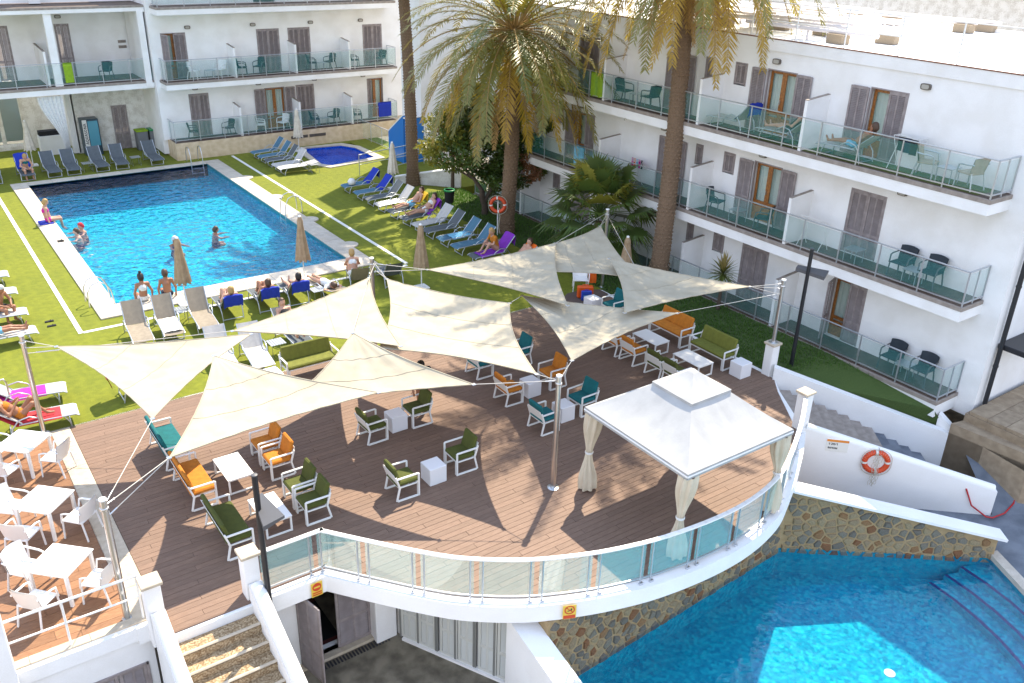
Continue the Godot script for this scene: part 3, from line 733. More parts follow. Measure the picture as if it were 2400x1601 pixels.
func back_wing() -> void:
	var b := thing("back_wing", "white shaded hotel wing closing the far end of the courtyard", "building", Vector3(0, 0, -49.0))
	var m := MB.new()
	m.box(Vector3(19.8, 0.45, 0.55), Vector3(14.7, 0.9, 1.16)); m.box(Vector3(19.8, 0.45, -1.0), Vector3(14.7, 0.9, 1.9))
	var pl := obj("plinth", m, M.beige, b)
	for k in 2:
		m = MB.new(); m.box(Vector3(19.3 + 1.1 * k, 0.55, 1.135), Vector3(1.0, 0.16, 0.02))
		for s in 5: m.box(Vector3(19.3 + 1.1 * k, 0.49 + 0.03 * s, 1.15), Vector3(0.96, 0.008, 0.02))
		obj("vent_grille", m, M.lamp_grey, pl)
	var g := [[13.74, 14.8, 0.93, 3.17, "shut"], [17.91, 19.08, 0.93, 3.17, "open"], [19.75, 20.84, 0.93, 3.2, "shut"], [24.2, 25.25, 0.93, 3.24, "ajar_right"]]
	var f1 := [[12.72, 13.98, 4.0, 6.28, "ajar"], [17.75, 19.03, 4.0, 6.28, "shut"], [19.53, 20.82, 4.0, 6.28, "shut"], [24.06, 25.3, 4.0, 6.28, "shut"]]
	wall_band(b, 12.2, 27.6, 0.9, 3.62, g, M.plaster)
	wall_band(b, 12.2, 27.6, 3.62, 7.3, f1, M.plaster)
	wall_band(b, 12.2, 27.6, 7.3, 10.5, [[17.75, 19.0, 7.6, 9.8, "shut"]], M.plaster)
	for o in g: opening(b, o)
	for o in f1: opening(b, o)
	m = MB.new()
	for y in [3.75, 7.4, 10.4]: m.box(Vector3(19.8, y, -4.3), Vector3(15.4, 0.2, 8.0))
	m.box(Vector3(27.47, 5.3, -4.3), Vector3(0.26, 10.4, 8.0)); m.box(Vector3(12.33, 5.3, -4.3), Vector3(0.26, 10.4, 8.0)); m.box(Vector3(19.9, 5.3, -8.4), Vector3(15.4, 10.4, 0.26))
	obj("wall", m, M.plaster, b)
	m = MB.new(); m.box(Vector3(19.9, 5.0, -3.0), Vector3(14.8, 9.8, 0.1)); obj("inner_floors", m, M.dark_room, b)
	for y in [0.93, 4.0, 7.62]:
		if y > 1.0: slab(b, 12.4, 25.65, 0.0, 1.1, y, 0.38)
		else:
			m = MB.new(); m.box(Vector3(19.0, 0.91, 0.55), Vector3(13.0, 0.02, 1.08)); obj("floor_tiles", m, M.balcony_floor, b)
		var r := sub("railing", b)
		rail_run(r, Vector3(12.5, y, 1.05), Vector3(25.6, y, 1.05), 1.07, 1.3, M.glass, M.alu)
		rail_run(r, Vector3(12.5, y, 1.05), Vector3(12.5, y, -0.4), 1.07, 0.8, M.glass, M.alu, false)
		rail_run(r, Vector3(25.6, y, 1.05), Vector3(25.6, y, 0.03), 1.07, 0.9, M.glass, M.alu, false)
		if y < 7:
			for u in [16.1, 19.5, 22.7]: divider(b, u, y, 1.02, 1.62)
			for u in [14.12, 17.59, 20.89, 23.95]: wall_lamp(b, u, y + 2.52)
	m = MB.new(); m.box(Vector3(19.8, 10.62, -3.7), Vector3(15.6, 0.25, 9.7)); obj("roof", m, M.plaster, b)
	# lower left part, set back behind a terrace
	slab(b, -8.0, 12.18, -3.0, -0.36, 3.95, 0.38)
	slab(b, -8.0, 12.18, -3.2, -0.36, 7.64, 0.3)
	var r2 := sub("railing", b)
	rail_run(r2, Vector3(-6.0, 3.95, -0.42), Vector3(12.4, 3.95, -0.42), 1.1, 1.35, M.glass, M.alu)
	var l1 := [[8.36, 9.05, 3.97, 6.6, "shut"], [5.5, 6.25, 3.97, 6.6, "shut"], [2.6, 3.4, 3.97, 6.6, "shut"]]
	wall_band(b, -8.0, 12.2, 3.6, 7.35, l1, M.plaster, -3.0)
	var lower := sub("recess", b, Vector3(0, 0, -3.0))
	for o in l1: opening(lower, o)
	var l0 := [[10.4, 11.2, 0.0, 2.36, "shut"]]
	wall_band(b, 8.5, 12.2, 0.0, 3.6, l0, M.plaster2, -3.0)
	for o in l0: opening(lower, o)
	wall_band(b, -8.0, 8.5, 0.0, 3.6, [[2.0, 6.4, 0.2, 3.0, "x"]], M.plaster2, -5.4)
	m = MB.new(); m.box(Vector3(8.55, 1.8, -4.3), Vector3(0.2, 3.6, 2.5)); m.box(Vector3(2, 9.2, -2.2), Vector3(20.3, 3.0, 0.25)); m.box(Vector3(11.95, 5.5, -1.6), Vector3(0.3, 3.7, 2.6)); m.box(Vector3(2.2, 5, -8.4), Vector3(20, 10, 0.2))
	obj("wall", m, M.plaster, b)
	m = MB.new(); m.box(Vector3(7.72, 5.65, -0.6), Vector3(0.36, 3.42, 0.36), 0.01); obj("pillar", m, M.plaster, b)
	m = MB.new(); m.box(Vector3(8.4, 1.8, -3.2), Vector3(0.36, 3.55, 0.4), 0.01); obj("pillar", m, M.plaster, b)
	m = MB.new(); m.box(Vector3(7.5, 9.2, -1.9), Vector3(0.5, 3.0, 0.5)); obj("pillar", m, M.plaster, b)
	divider(lower, 7.3, 3.97, 2.5, 1.75); divider(lower, 12.0, 3.97, 2.5, 1.5)
	wall_lamp(lower, 8.6, 6.95)
	for y in [5.35, 5.62]:
		m = MB.new(); m.box(Vector3(11.5, y, -2.98), Vector3(0.4, 0.14, 0.02))
		for s in 4: m.box(Vector3(11.5, y - 0.045 + 0.03 * s, -2.96), Vector3(0.38, 0.008, 0.02))
		obj("vent_grille", m, M.edge_band, b)
	# glazed doors in the recess
	for k in 4:
		var d := sub("glass_door", b)
		m = MB.new()
		var x := 2.0 + 1.1 * k
		for s in [0.05, 1.05]: m.box(Vector3(x + s, 1.6, -5.5), Vector3(0.1, 2.8, 0.08), 0.01)
		for s in [0.25, 2.95]: m.box(Vector3(x + 0.55, s, -5.5), Vector3(0.9, 0.1, 0.08), 0.01)
		obj("door_frame", m, M.plaster2, d)
		m = MB.new(); m.box(Vector3(x + 0.55, 1.6, -5.5), Vector3(0.9, 2.6, 0.01)); obj("pane", m, M.glass, d)
	m = MB.new(); m.box(Vector3(2, 1.8, -7.5), Vector3(16, 3.5, 0.1)); obj("inner_floors", m, M.dark_room, b)

func neighbours() -> void:
	var b := thing("neighbour_house", "pale neighbouring house with a barred balcony beyond the roof", "building", Vector3(46, 0, -24))
	var m := MB.new(); m.box(Vector3(0, 5.5, 0), Vector3(6, 17.6, 30)); obj("wall", m, M.plaster2, b)
	m = MB.new(); m.box(Vector3(-3.4, 10.4, 4), Vector3(1.0, 0.2, 16)); var s := obj("balcony_slab", m, M.plaster, b)
	m = MB.new()
	for k in 70: m.rod(Vector3(-3.85, 10.5, -3.5 + 0.22 * k), Vector3(-3.85, 11.4, -3.5 + 0.22 * k), 0.012, 5)
	m.rod(Vector3(-3.85, 11.42, -3.8), Vector3(-3.85, 11.42, 12), 0.025, 6); obj("balcony_bars", m, M.white_metal, s)
	for k in 6:
		m = MB.new(); m.box(Vector3(-3.02, 11.7, -3 + 2.9 * k), Vector3(0.06, 2.2, 1.3), 0.01); obj("window", m, M.dark_room if k % 2 else M.shutter, b)
	b = thing("alley_landing", "dark landing with barred railing on the end wall above the alley", "landing", Vector3(25.2, 1.6, -9.85))
	m = MB.new(); m.box(Vector3(0.6, 0, 0), Vector3(3.4, 0.16, 0.8), 0.02); obj("platform", m, M.black_metal, b)
	m = MB.new()
	for k in 20: m.rod(Vector3(-1.0 + 0.17 * k, 0.08, 0.35), Vector3(-1.0 + 0.17 * k, 1.05, 0.35), 0.01, 5)
	m.rod(Vector3(-1.1, 1.07, 0.35), Vector3(2.4, 1.07, 0.35), 0.02, 6); obj("bars", m, M.alu, b)

# ---------- deck, terraces, walls ----------
func sloped_wall(m: MB, a: Vector2, c: Vector2, th: float, ya: float, yc: float, y0: float, segs := 1) -> void:
	var d := (c - a).normalized(); var nn := Vector2(-d.y, d.x) * th * 0.5
	for k in segs:
		var p := a.lerp(c, float(k) / segs); var q := a.lerp(c, float(k + 1) / segs)
		var yp := lerpf(ya, yc, float(k) / segs); var yq := lerpf(ya, yc, float(k + 1) / segs)
		var P := [Vector3(p.x + nn.x, y0, p.y + nn.y), Vector3(q.x + nn.x, y0, q.y + nn.y), Vector3(q.x + nn.x, yq, q.y + nn.y), Vector3(p.x + nn.x, yp, p.y + nn.y)]
		var Q := [Vector3(p.x - nn.x, y0, p.y - nn.y), Vector3(q.x - nn.x, y0, q.y - nn.y), Vector3(q.x - nn.x, yq, q.y - nn.y), Vector3(p.x - nn.x, yp, p.y - nn.y)]
		var o := Vector3(nn.x, 0, nn.y); var dd := Vector3(d.x, 0, d.y)
		m._qn(P[0], P[1], P[2], P[3], o); m._qn(Q[0], Q[1], Q[2], Q[3], -o)
		m._qn(P[3], P[2], Q[2], Q[3], Vector3.UP)
		if k == 0: m._qn(P[0], P[3], Q[3], Q[0], -dd)
		if k == segs - 1: m._qn(P[1], P[2], Q[2], Q[1], dd)

func build_deck() -> void:
	var t := thing("timber_deck", "brown timber deck terrace with a curved front", "deck"); t.set_meta("kind", "structure")
	var m := MB.new(); m.prism(deck_poly(false), -0.39, 0.0); obj("slab", m, M.plaster, t)
	m = MB.new(); m.prism(deck_poly(true), 0.001, 0.008); obj("joint_bed", m, M.mat_brown, t)
	var poly := deck_poly(true)
	var W := 0.147; var all := []
	rng.seed = 9
	var r := 0
	var z := -22.19
	while z < -9.6:
		var x := 2.21 - fmod(r * 0.83, 2.4)
		while x < 19.75:
			var a := maxf(x, 2.205); var c := x + 2.395
			if c - a > 0.05:
				var q := PackedVector2Array([Vector2(a, z), Vector2(c, z), Vector2(c, z + W - 0.006), Vector2(a, z + W - 0.006)])
				for p in Geometry2D.intersect_polygons(q, poly): all.append(p)
			x += 2.4
		z += W; r += 1
	# the boards that show largest: the nearest to the camera
	all.sort_custom(func(p, q): return Vector2(p[0]).length() < Vector2(q[0]).length())
	var rest := [MB.new(), MB.new(), MB.new(), MB.new()]
	for i in all.size():
		var p: PackedVector2Array = all[i]
		var k := rng.randi() % 4
		var top := 0.03 + rng.randf() * 0.003
		if i < 290:
			if p.size() == 4 and absf((p[2] - p[0]).x) > 2.39 and absf((p[2] - p[0]).y) > 0.14:
				var o := obj("plank", boxm(Vector3(2.394, 0.022, 0.141), 0.003), M.deck[k], t); var c := (p[0] + p[2]) / 2
				o.position = Vector3(c.x, top - 0.011, c.y)
			else:
				m = MB.new(); m.prism(p, 0.009, top); obj("plank", m, M.deck[k], t)
		else: rest[k].prism(p, 0.009, top)
	for k in 4:
		var o := obj("plank_field", rest[k], M.deck[k], t); o.set_meta("kind", "stuff")
	# curved glass balustrade
	var b := thing("glass_balustrade", "long curved glass balustrade with white handrail around the deck front", "balustrade")
	var path: Array[Vector2] = [Vector2(3.98, -13.6), Vector2(5.33, -13.6)]
	var ds := [0.0]
	for q in front_in:
		if q.distance_to(path[path.size() - 1]) > 0.05: path.append(q + (q - Vector2(11.5, -18)).normalized() * 0.09)
	for i in range(1, path.size()): ds.append(ds[i - 1] + path[i].distance_to(path[i - 1]))
	var L: float = ds[ds.size() - 1]
	var at := func(s: float) -> Vector3:
		for i in range(1, path.size()):
			if ds[i] >= s or i == path.size() - 1:
				var k: float = clampf((s - ds[i - 1]) / (ds[i] - ds[i - 1]), 0, 1)
				var q := path[i - 1].lerp(path[i], k); return Vector3(q.x, 0, q.y)
		return Vector3.ZERO
	m = MB.new()
	for i in path.size() - 1:
		var a := path[i]; var c := path[i + 1]
		var d := (c - a).normalized() * 0.012
		m.bar(Vector3(a.x - d.x, 1.02, a.y - d.y), Vector3(c.x + d.x, 1.02, c.y + d.y), 0.105, 0.035, Vector3.UP, 0.008)
	obj("handrail", m, M.white_metal, b)
	m = MB.new()
	for i in path.size() - 1: m.bar(Vector3(path[i].x, 0.13, path[i].y), Vector3(path[i + 1].x, 0.13, path[i + 1].y), 0.03, 0.03)
	obj("bottom_rail", m, M.alu, b)
	var n := 14
	for k in n:
		var s0 := L * k / n; var s1 := L * (k + 1) / n
		var rows := [PackedVector3Array(), PackedVector3Array()]
		for j in 7:
			var p: Vector3 = at.call(lerpf(s0 + 0.05, s1 - 0.05, j / 6.0))
			rows[0].append(p + Vector3(0, 0.16, 0)); rows[1].append(p + Vector3(0, 0.97, 0))
		m = MB.new(); m.grid(rows, 0.008); obj("glass_pane", m, M.glass_tint, b)
		for s in [s0 + 0.12, s1 - 0.12]:
			var p: Vector3 = at.call(s)
			m = MB.new(); m.box(p + Vector3(0, 0.53, 0), Vector3(0.03, 0.98, 0.03), 0.004); var o := obj("post", m, M.alu, b)
			m = MB.new(); m.box(p + Vector3(0, 0.02, 0.03), Vector3(0.1, 0.04, 0.06), 0.006); obj("foot", m, M.steel, o)

func stone_wall(nm: String, label: String, a: Vector2, c: Vector2, tops: Callable, y0: float, outward: Vector2, seed_: int, sx: float, sy: float) -> Node3D:
	var d := (c - a).normalized(); var L := a.distance_to(c)
	var t := thing(nm, label, "wall")
	var m := MB.new()
	var oo := outward.normalized()
	var N := 12
	for k in N:
		var s0 := L * k / N; var s1 := L * (k + 1) / N
		var p := a + d * s0; var q := a + d * s1
		var pb := p - oo * 0.35; var qb := q - oo * 0.35
		var t0: float = tops.call(s0); var t1: float = tops.call(s1)
		m._qn(Vector3(p.x, y0, p.y), Vector3(q.x, y0, q.y), Vector3(q.x, t1, q.y), Vector3(p.x, t0, p.y), Vector3(oo.x, 0, oo.y))
		m._qn(Vector3(pb.x, y0, pb.y), Vector3(qb.x, y0, qb.y), Vector3(qb.x, t1, qb.y), Vector3(pb.x, t0, pb.y), -Vector3(oo.x, 0, oo.y))
		m._qn(Vector3(p.x, t0, p.y), Vector3(q.x, t1, q.y), Vector3(qb.x, t1, qb.y), Vector3(pb.x, t0, pb.y), Vector3.UP)
	for e in [[a, 0.0], [c, L]]:
		var p: Vector2 = e[0]; var pb := p - oo * 0.35; var tt: float = tops.call(e[1])
		m.quad(Vector3(p.x, y0, p.y), Vector3(pb.x, y0, pb.y), Vector3(pb.x, tt, pb.y), Vector3(p.x, tt, p.y))
	obj("mortar", m, M.mortar, t)
	rng.seed = seed_
	var pts := PackedVector2Array()
	var yy := y0 + sy * 0.5; var row := 0
	while yy < 0.0:
		var x := sx * (0.5 if row % 2 else 0.1)
		while x < L:
			pts.append(Vector2(x + rng.randf_range(-0.36, 0.36) * sx, yy + rng.randf_range(-0.36, 0.36) * sy)); x += sx
		yy += sy; row += 1
	for i in pts.size():
		var p := pts[i]
		if p.x < 0.05 or p.x > L - 0.05: continue
		var tp: float = tops.call(p.x) - 0.02
		if p.y > tp - 0.04: continue
		var poly := PackedVector2Array([p + Vector2(-sx, -sy), p + Vector2(sx, -sy), p + Vector2(sx, sy), p + Vector2(-sx, sy)])
		for j in pts.size():
			if i == j or absf(pts[j].x - p.x) > sx * 2.2 or absf(pts[j].y - p.y) > sy * 2.2: continue
			poly = half_plane(poly, (p + pts[j]) / 2, (p - pts[j]).normalized())
		poly = half_plane(poly, Vector2(0.02, 0), Vector2(1, 0)); poly = half_plane(poly, Vector2(L - 0.02, 0), Vector2(-1, 0))
		poly = half_plane(poly, Vector2(0, tp), Vector2(0, -1)); poly = half_plane(poly, Vector2(0, y0), Vector2(0, 1))
		var sh := Geometry2D.offset_polygon(poly, -rng.randf_range(0.012, 0.03), Geometry2D.JOIN_ROUND)
		if sh.is_empty() or sh[0].size() < 3: continue
		var o: PackedVector2Array = sh[0]
		var cen := Vector2.ZERO
		for q in o: cen += q
		cen /= o.size()
		var dep := rng.randf_range(0.02, 0.055)
		m = MB.new()
		var f := func(q: Vector2, w: float) -> Vector3:
			var g := a + d * q.x + oo * w; return Vector3(g.x, q.y, g.y)
		var cc: Vector3 = f.call(cen, dep)
		var nout := Vector3(oo.x, 0, oo.y)
		for j in o.size():
			var q0 := o[j]; var q1 := o[(j + 1) % o.size()]
			var i0 := cen.lerp(q0, 0.78); var i1 := cen.lerp(q1, 0.78)
			m._qn(f.call(q0, 0.0), f.call(q1, 0.0), f.call(i1, dep * 0.85), f.call(i0, dep * 0.85), nout)
			var A: Vector3 = f.call(i0, dep * 0.85); var B: Vector3 = f.call(i1, dep * 0.85)
			if (A - cc).cross(B - cc).dot(nout) > 0.0: m.tri(cc, A, B)
			else: m.tri(cc, B, A)
		obj("stone", m, M.stone[[0, 1, 2, 3, 4, 5, 0, 1, 3, 4, 0, 3][rng.randi() % 12]], t)
	return t
func half_plane(p: PackedVector2Array, o: Vector2, nn: Vector2) -> PackedVector2Array:
	var r := PackedVector2Array()
	for i in p.size():
		var a := p[i]; var b := p[(i + 1) % p.size()]
		var da := (a - o).dot(nn); var db := (b - o).dot(nn)
		if da >= 0.0: r.append(a)
		if (da > 0.0) != (db > 0.0) and absf(da - db) > 1e-9: r.append(a.lerp(b, da / (da - db)))
	return r

func gate_pillar(label: String, x: float, z: float, y0: float, y1: float) -> void:
	var t := thing("gate_pillar", label, "pillar", Vector3(x, y0, z))
	var m := MB.new(); m.box(Vector3(0, (y1 - y0) / 2, 0), Vector3(0.3, y1 - y0, 0.3), 0.015); obj("shaft", m, M.plaster, t)
	m = MB.new(); m.box(Vector3(0, y1 - y0 + 0.035, 0), Vector3(0.38, 0.07, 0.38), 0.012); obj("capstone", m, M.cap, t)

func build_terraces() -> void:
	# solid ground below the deck
	var m := MB.new()
	m.prism(V2([8.9, -10.6, 16.1, -10.98, 17.95, -12.0, 19.25, -13.7, 19.9, -14.5, 19.9, -22.2, 8.9, -22.2]), -3.3, -0.4)
	m.prism(V2([6.9, -22.2, 8.9, -22.2, 8.9, -11.2, 8.2, -11.2, 6.9, -13.6]), -3.3, -0.4)
	m.prism(V2([-14, -22.2, 3.6, -22.2, 3.6, -17.3, 1.9, -14.2, -14, -14.2]), -3.3, -0.41)
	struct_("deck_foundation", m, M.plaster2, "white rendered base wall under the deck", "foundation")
	# dining terrace with wood-look tiles
	var t := thing("dining_terrace", "terrace paved with orange brown wood-look tiles", "terrace"); t.set_meta("kind", "structure")
	m = MB.new(); rect(m, -14, 1.75, -22.3, -14.12, -0.4, 0.0); obj("slab", m, M.plaster, t)
	m = MB.new(); rect(m, -14, 1.75, -22.0, -14.32, 0.0, 0.006); obj("grout", m, M.grout, t)
	rng.seed = 31
	var rest := MB.new()
	var row := 0; var z := -22.0
	while z < -14.4:
		var x := -3.0 + fmod(row * 0.41, 1.2)
		while x < 1.75:
			var x1 := minf(x + 1.194, 1.745); var zz := minf(z + 0.244, -14.325)
			if x1 - x > 0.04:
				if x1 > -0.6:
					var o := obj("tile", boxm(Vector3(x1 - x, 0.012, zz - z).snapped(Vector3.ONE * 0.001), 0.002), M.tile[rng.randi() % 4], t); o.position = Vector3((x + x1) / 2, 0.0115 + rng.randf() * 0.001, (z + zz) / 2)
				else: rest.box(Vector3((x + x1) / 2, 0.0115, (z + zz) / 2), Vector3(x1 - x, 0.012, zz - z))
			x += 1.2
		z += 0.25; row += 1
	obj("tile_field", rest, M.tile[0], t).set_meta("kind", "stuff")
	for k in 8:
		m = MB.new(); m.box(Vector3(1.975, 0.02, -21.7 + 1.0 * k), Vector3(0.44, 0.036, 0.994), 0.005); obj("border_slab", m, M.cap, t)
	for k in 4:
		m = MB.new(); m.box(Vector3(-1.5 + 1.0 * k, 0.018, -14.22), Vector3(0.994, 0.034, 0.2), 0.004); obj("edge_slab", m, M.cap, t)
	# wall below the dining terrace
	t = thing("terrace_wall", "white wall with a louvred shutter below the dining terrace", "wall", Vector3(0, 0, -14.12))
	m = MB.new(); m.box(Vector3(-3, -0.17, 0.03), Vector3(10.0, 0.3, 0.1)); obj("fascia", m, M.plaster, t)
	var w := sub("panel", t); wall_band(w, -8, 2.0, -3.3, -0.32, [[0.75, 1.85, -2.6, -0.95, "x"]], M.plaster, 0.0, 0.2)
	leaf(t, 0.79, -2.58, -0.06, 0.5, 1.58, 0, M.shutter); leaf(t, 1.31, -2.58, -0.06, 0.5, 1.58, 0, M.shutter)
	m = MB.new()
	for x in [0.77, 1.83]: m.box(Vector3(x, -1.77, 0.0), Vector3(0.05, 1.66, 0.06), 0.005)
	m.box(Vector3(1.3, -0.965, 0.0), Vector3(1.1, 0.05, 0.06), 0.005); obj("shutter_frame", m, M.shutter, t)
	t = thing("terrace_railing", "white tubular railing at the edge of the dining terrace", "railing")
	for q in [[1.02, 0.028], [0.55, 0.02]]:
		m = MB.new(); m.rod(Vector3(-0.25, q[0], -14.2), Vector3(1.95, q[0], -14.2), q[1], 10); obj("rail", m, M.white_metal, t)
	for x in [0.68, 1.93]:
		m = MB.new(); m.rod(Vector3(x, 0.03, -14.2), Vector3(x, 1.02, -14.2), 0.022, 8); obj("post", m, M.white_metal, t)
	m = MB.new(); m.box(Vector3(-0.8, 0.2, -14.0), Vector3(1.15, 7.0, 0.4), 0.02)
	tag(obj("corner_pier", m, M.plaster), "sunlit white wall pier beside the dining terrace railing", "pier")
	# steps down from the deck with parapets
	t = thing("pebble_steps", "pebble washed steps going down from the deck", "steps"); t.set_meta("kind", "structure")
	for k in 9:
		m = MB.new(); m.box(Vector3(3.05, -0.18 - 0.17 * k - 0.5, -13.22 + 0.36 * k), Vector3(1.65, 1.0, 0.38)); var o := obj("tread", m, M.pebble, t)
		m = MB.new(); m.box(Vector3(3.05, -0.15 - 0.17 * k, -13.06 + 0.36 * k), Vector3(1.65, 0.05, 0.07), 0.02); obj("nosing", m, M.cap, o)
	for q in [["white stair parapet on the right of the pebble steps", 3.87, -13.55, 0.42], ["white stair parapet on the left of the pebble steps", 2.12, -13.75, 0.42]]:
		t = thing("stair_parapet", q[0], "parapet")
		m = MB.new(); sloped_wall(m, Vector2(q[1], q[2]), Vector2(q[1] + 0.02, q[2] + 6.4), 0.26, q[3], q[3] - 3.0, -3.3); obj("wall", m, M.plaster, t)
		m = MB.new(); m.tube(P3([q[1], q[3] + 0.02, q[2] + 0.1, q[1] + 0.02, q[3] - 2.95, q[2] + 6.4]), 0.125, 12); obj("rounded_top", m, M.plaster, t)
	gate_pillar("white pillar with sandstone cap beside the left stair parapet", 2.1, -13.92, -0.4, 0.98)
	gate_pillar("white pillar with sandstone cap beside the black lamp post", 3.85, -13.72, -0.4, 1.0)
	gate_pillar("white pillar carrying the steel sail pole at the grass verge", 19.85, -14.5, -0.2, 1.0)
	gate_pillar("white pillar at the top of the lifebuoy wall", 18.12, -11.98, -0.4, 1.06)
	# sunken court
	m = MB.new(); m.prism(V2([4.0, -17.5, 9.0, -17.5, 9.0, -1, 4.0, -1]), -3.25, -2.5)
	struct_("sunken_court", m, M.concrete, "stained grey concrete floor of the sunken court", "ground")
	t = thing("basement_front", "basement doorway with grey louvred doors under the deck", "doorway", Vector3(0, 0, -13.86))
	w = sub("wall_front", t); wall_band(w, 3.99, 6.9, -2.5, -0.4, [[4.72, 6.36, -2.42, -0.4, "x"]], M.plaster, 0.0, 0.25)
	leaf(t, 5.56, -2.4, 0.0, 0.8, 1.97)
	leaf(t, 4.75, -2.4, 0.02, 0.8, 1.97, -1.35)
	m = MB.new(); m.box(Vector3(5.5, -2.46, 0.02), Vector3(1.7, 0.08, 0.3), 0.01); obj("threshold", m, M.cap, t)
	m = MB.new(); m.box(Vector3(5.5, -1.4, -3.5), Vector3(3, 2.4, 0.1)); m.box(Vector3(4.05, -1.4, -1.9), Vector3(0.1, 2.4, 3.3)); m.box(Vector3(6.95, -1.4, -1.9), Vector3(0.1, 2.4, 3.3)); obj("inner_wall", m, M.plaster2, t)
	m = MB.new(); m.box(Vector3(5.3, -2.485, -1.1), Vector3(0.95, 0.02, 1.9)); var rg := obj("door_mat", m, M.rug); tag(rg, "black door mat inside the basement doorway", "mat"); rg.position = Vector3(0, 0, -13.86)
	for k in 2:
		m = MB.new(); m.box(Vector3(5.3, -2.472, -0.35 - 1.4 * k), Vector3(0.95, 0.006, 0.12)); obj("stripe", m, M.rug_red, rg)
	m = MB.new(); m.box(Vector3(6.6, -1.45, -13.72), Vector3(0.5, 2.1, 0.35), 0.02); tag(obj("court_pillar", m, M.plaster), "white pillar between the basement doors and the louvred cupboards", "pillar")
	m = MB.new()
	for k in 24: m.box(Vector3(4.9 + 0.075 * k, -2.493, -13.58), Vector3(0.04, 0.012, 0.16))
	tag(obj("drain_grate", m, M.iron), "iron drain grate across the basement threshold", "grate")
	# louvred cupboards along the slanting court wall
	t = thing("louvred_cupboards", "row of pale louvred cupboard doors below the curved deck", "cupboard", Vector3(6.92, -2.5, -13.5), -1.1)
	for k in 3:
		for j in 2:
			var o := obj("door", leaf_mesh(0.44, 1.92), M.shutter_white, t); o.position = Vector3(0.05 + 0.95 * k + 0.46 * j + (0.05 if k else 0.0), 0.06, 0.02)
		m = MB.new()
		for j in 3: m.box(Vector3(0.03 + 0.95 * k + 0.46 * j, 1.02, 0.035), Vector3(0.05, 2.0, 0.07), 0.005)
		obj("frame", m, M.shutter_frame, t)
	m = MB.new(); m.box(Vector3(1.5, 1.05, -0.12), Vector3(3.1, 2.1, 0.2)); m.box(Vector3(1.6, 0.03, 0.06), Vector3(3.0, 0.06, 0.12)); obj("wall", m, M.plaster, t)
	# white wall between court and lower pool
	t = thing("court_wall", "white sloping wall between the sunken court and the lower pool", "wall")
	m = MB.new(); sloped_wall(m, Vector2(8.22, -10.95), Vector2(8.1, -5.0), 0.5, -0.55, -1.9, -3.3); obj("wall", m, M.plaster, t)
	for x in [-0.1, 0.1]:
		m = MB.new(); m.bar(Vector3(8.2 + x, -0.9, -9.2), Vector3(8.1 + x, -1.85, -5.0), 0.04, 0.03); obj("ridge", m, M.plaster2, t)
	# stone walls of the lower pool
	stone_wall("stone_wall", "rubble stone wall under the curved deck fascia above the lower pool", Vector2(8.45, -10.22), Vector2(16.18, -10.62), func(s): return -0.4, -2.35, Vector2(-0.05, 1), 4, 0.27, 0.185)
	t = stone_wall("stone_wall", "rubble stone wall with white sloping coping by the pool steps", Vector2(16.18, -10.62), Vector2(20.38, -7.36), func(s): return lerpf(-0.42, -1.62, s / 5.3), -2.35, Vector2(-0.61, 0.79), 6, 0.27, 0.185)
	m = MB.new()
	var a := Vector2(16.1, -10.55); var c := Vector2(20.48, -7.2); var pr := Vector2(0.61, -0.79) * 0.2
	sloped_wall(m, a + pr, c + pr, 0.46, -0.36, -1.56, -0.0, 1)
	m = MB.new()
	for k in 6:
		var p := (a + pr).lerp(c + pr, k / 6.0); var q := (a + pr).lerp(c + pr, (k + 1) / 6.0)
		m.bar(Vector3(p.x, lerpf(-0.38, -1.58, k / 6.0), p.y), Vector3(q.x, lerpf(-0.38, -1.58, (k + 1) / 6.0), q.y), 0.47, 0.07)
	obj("coping", m, M.plaster, t)
	# stairs beside the verge and their walls
	t = thing("verge_stairs", "grey concrete stairs between two white walls", "stairs"); t.set_meta("kind", "structure")
	var dd := Vector2(0.775, 0.632); var sd := Vector2(-0.632, 0.775)
	for k in 12:
		var o0 := Vector2(19.45, -13.75) + dd * (0.35 * k - 0.05); var o1 := o0 + dd * 0.37
		m = MB.new(); m.prism(PackedVector2Array([o0, o1, o1 + sd * 2.15, o0 + sd * 2.15]), -3.2, -0.05 - 0.14 * k); obj("tread", m, M.paving if k > 7 else M.edge_band, t)
	t = thing("stair_wall", "white sloping wall holding the grass verge above the stairs", "wall")
	m = MB.new(); sloped_wall(m, Vector2(19.75, -14.25), Vector2(23.1, -10.05), 0.24, 0.42, -0.95, -3.2, 6); sloped_wall(m, Vector2(23.1, -10.05), Vector2(22.9, -10.75), 0.22, -0.95, -0.4, -2.0); obj("wall", m, M.plaster, t)
	t = thing("lifebuoy_wall", "white sloping wall carrying the orange lifebuoy", "wall")
	m = MB.new(); sloped_wall(m, Vector2(18.1, -11.95), Vector2(21.8, -8.3), 0.24, 0.12, -1.2, -3.2, 6); obj("wall", m, M.plaster, t)
	m = MB.new(); m.tube(P3([18.2, 0.08, -11.85, 21.75, -1.19, -8.35]), 0.12, 10); obj("rounded_top", m, M.plaster, t)
	# sloping grey paving by the lower pool
	m = MB.new()
	m.quad(Vector3(16.2, -2.1, -10.95), Vector3(20.5, -2.1, -7.4), Vector3(21.8, -1.95, -8.2), Vector3(18.2, -2.1, -11.9))
	m.quad(Vector3(20.5, -2.1, -7.4), Vector3(19.85, -2.1, -6.2), Vector3(26, -1.3, -4.5), Vector3(21.8, -1.95, -8.2))
	m.quad(Vector3(21.8, -1.95, -8.2), Vector3(26, -1.3, -4.5), Vector3(26, -1.0, -7.0), Vector3(23.0, -1.1, -10.0))
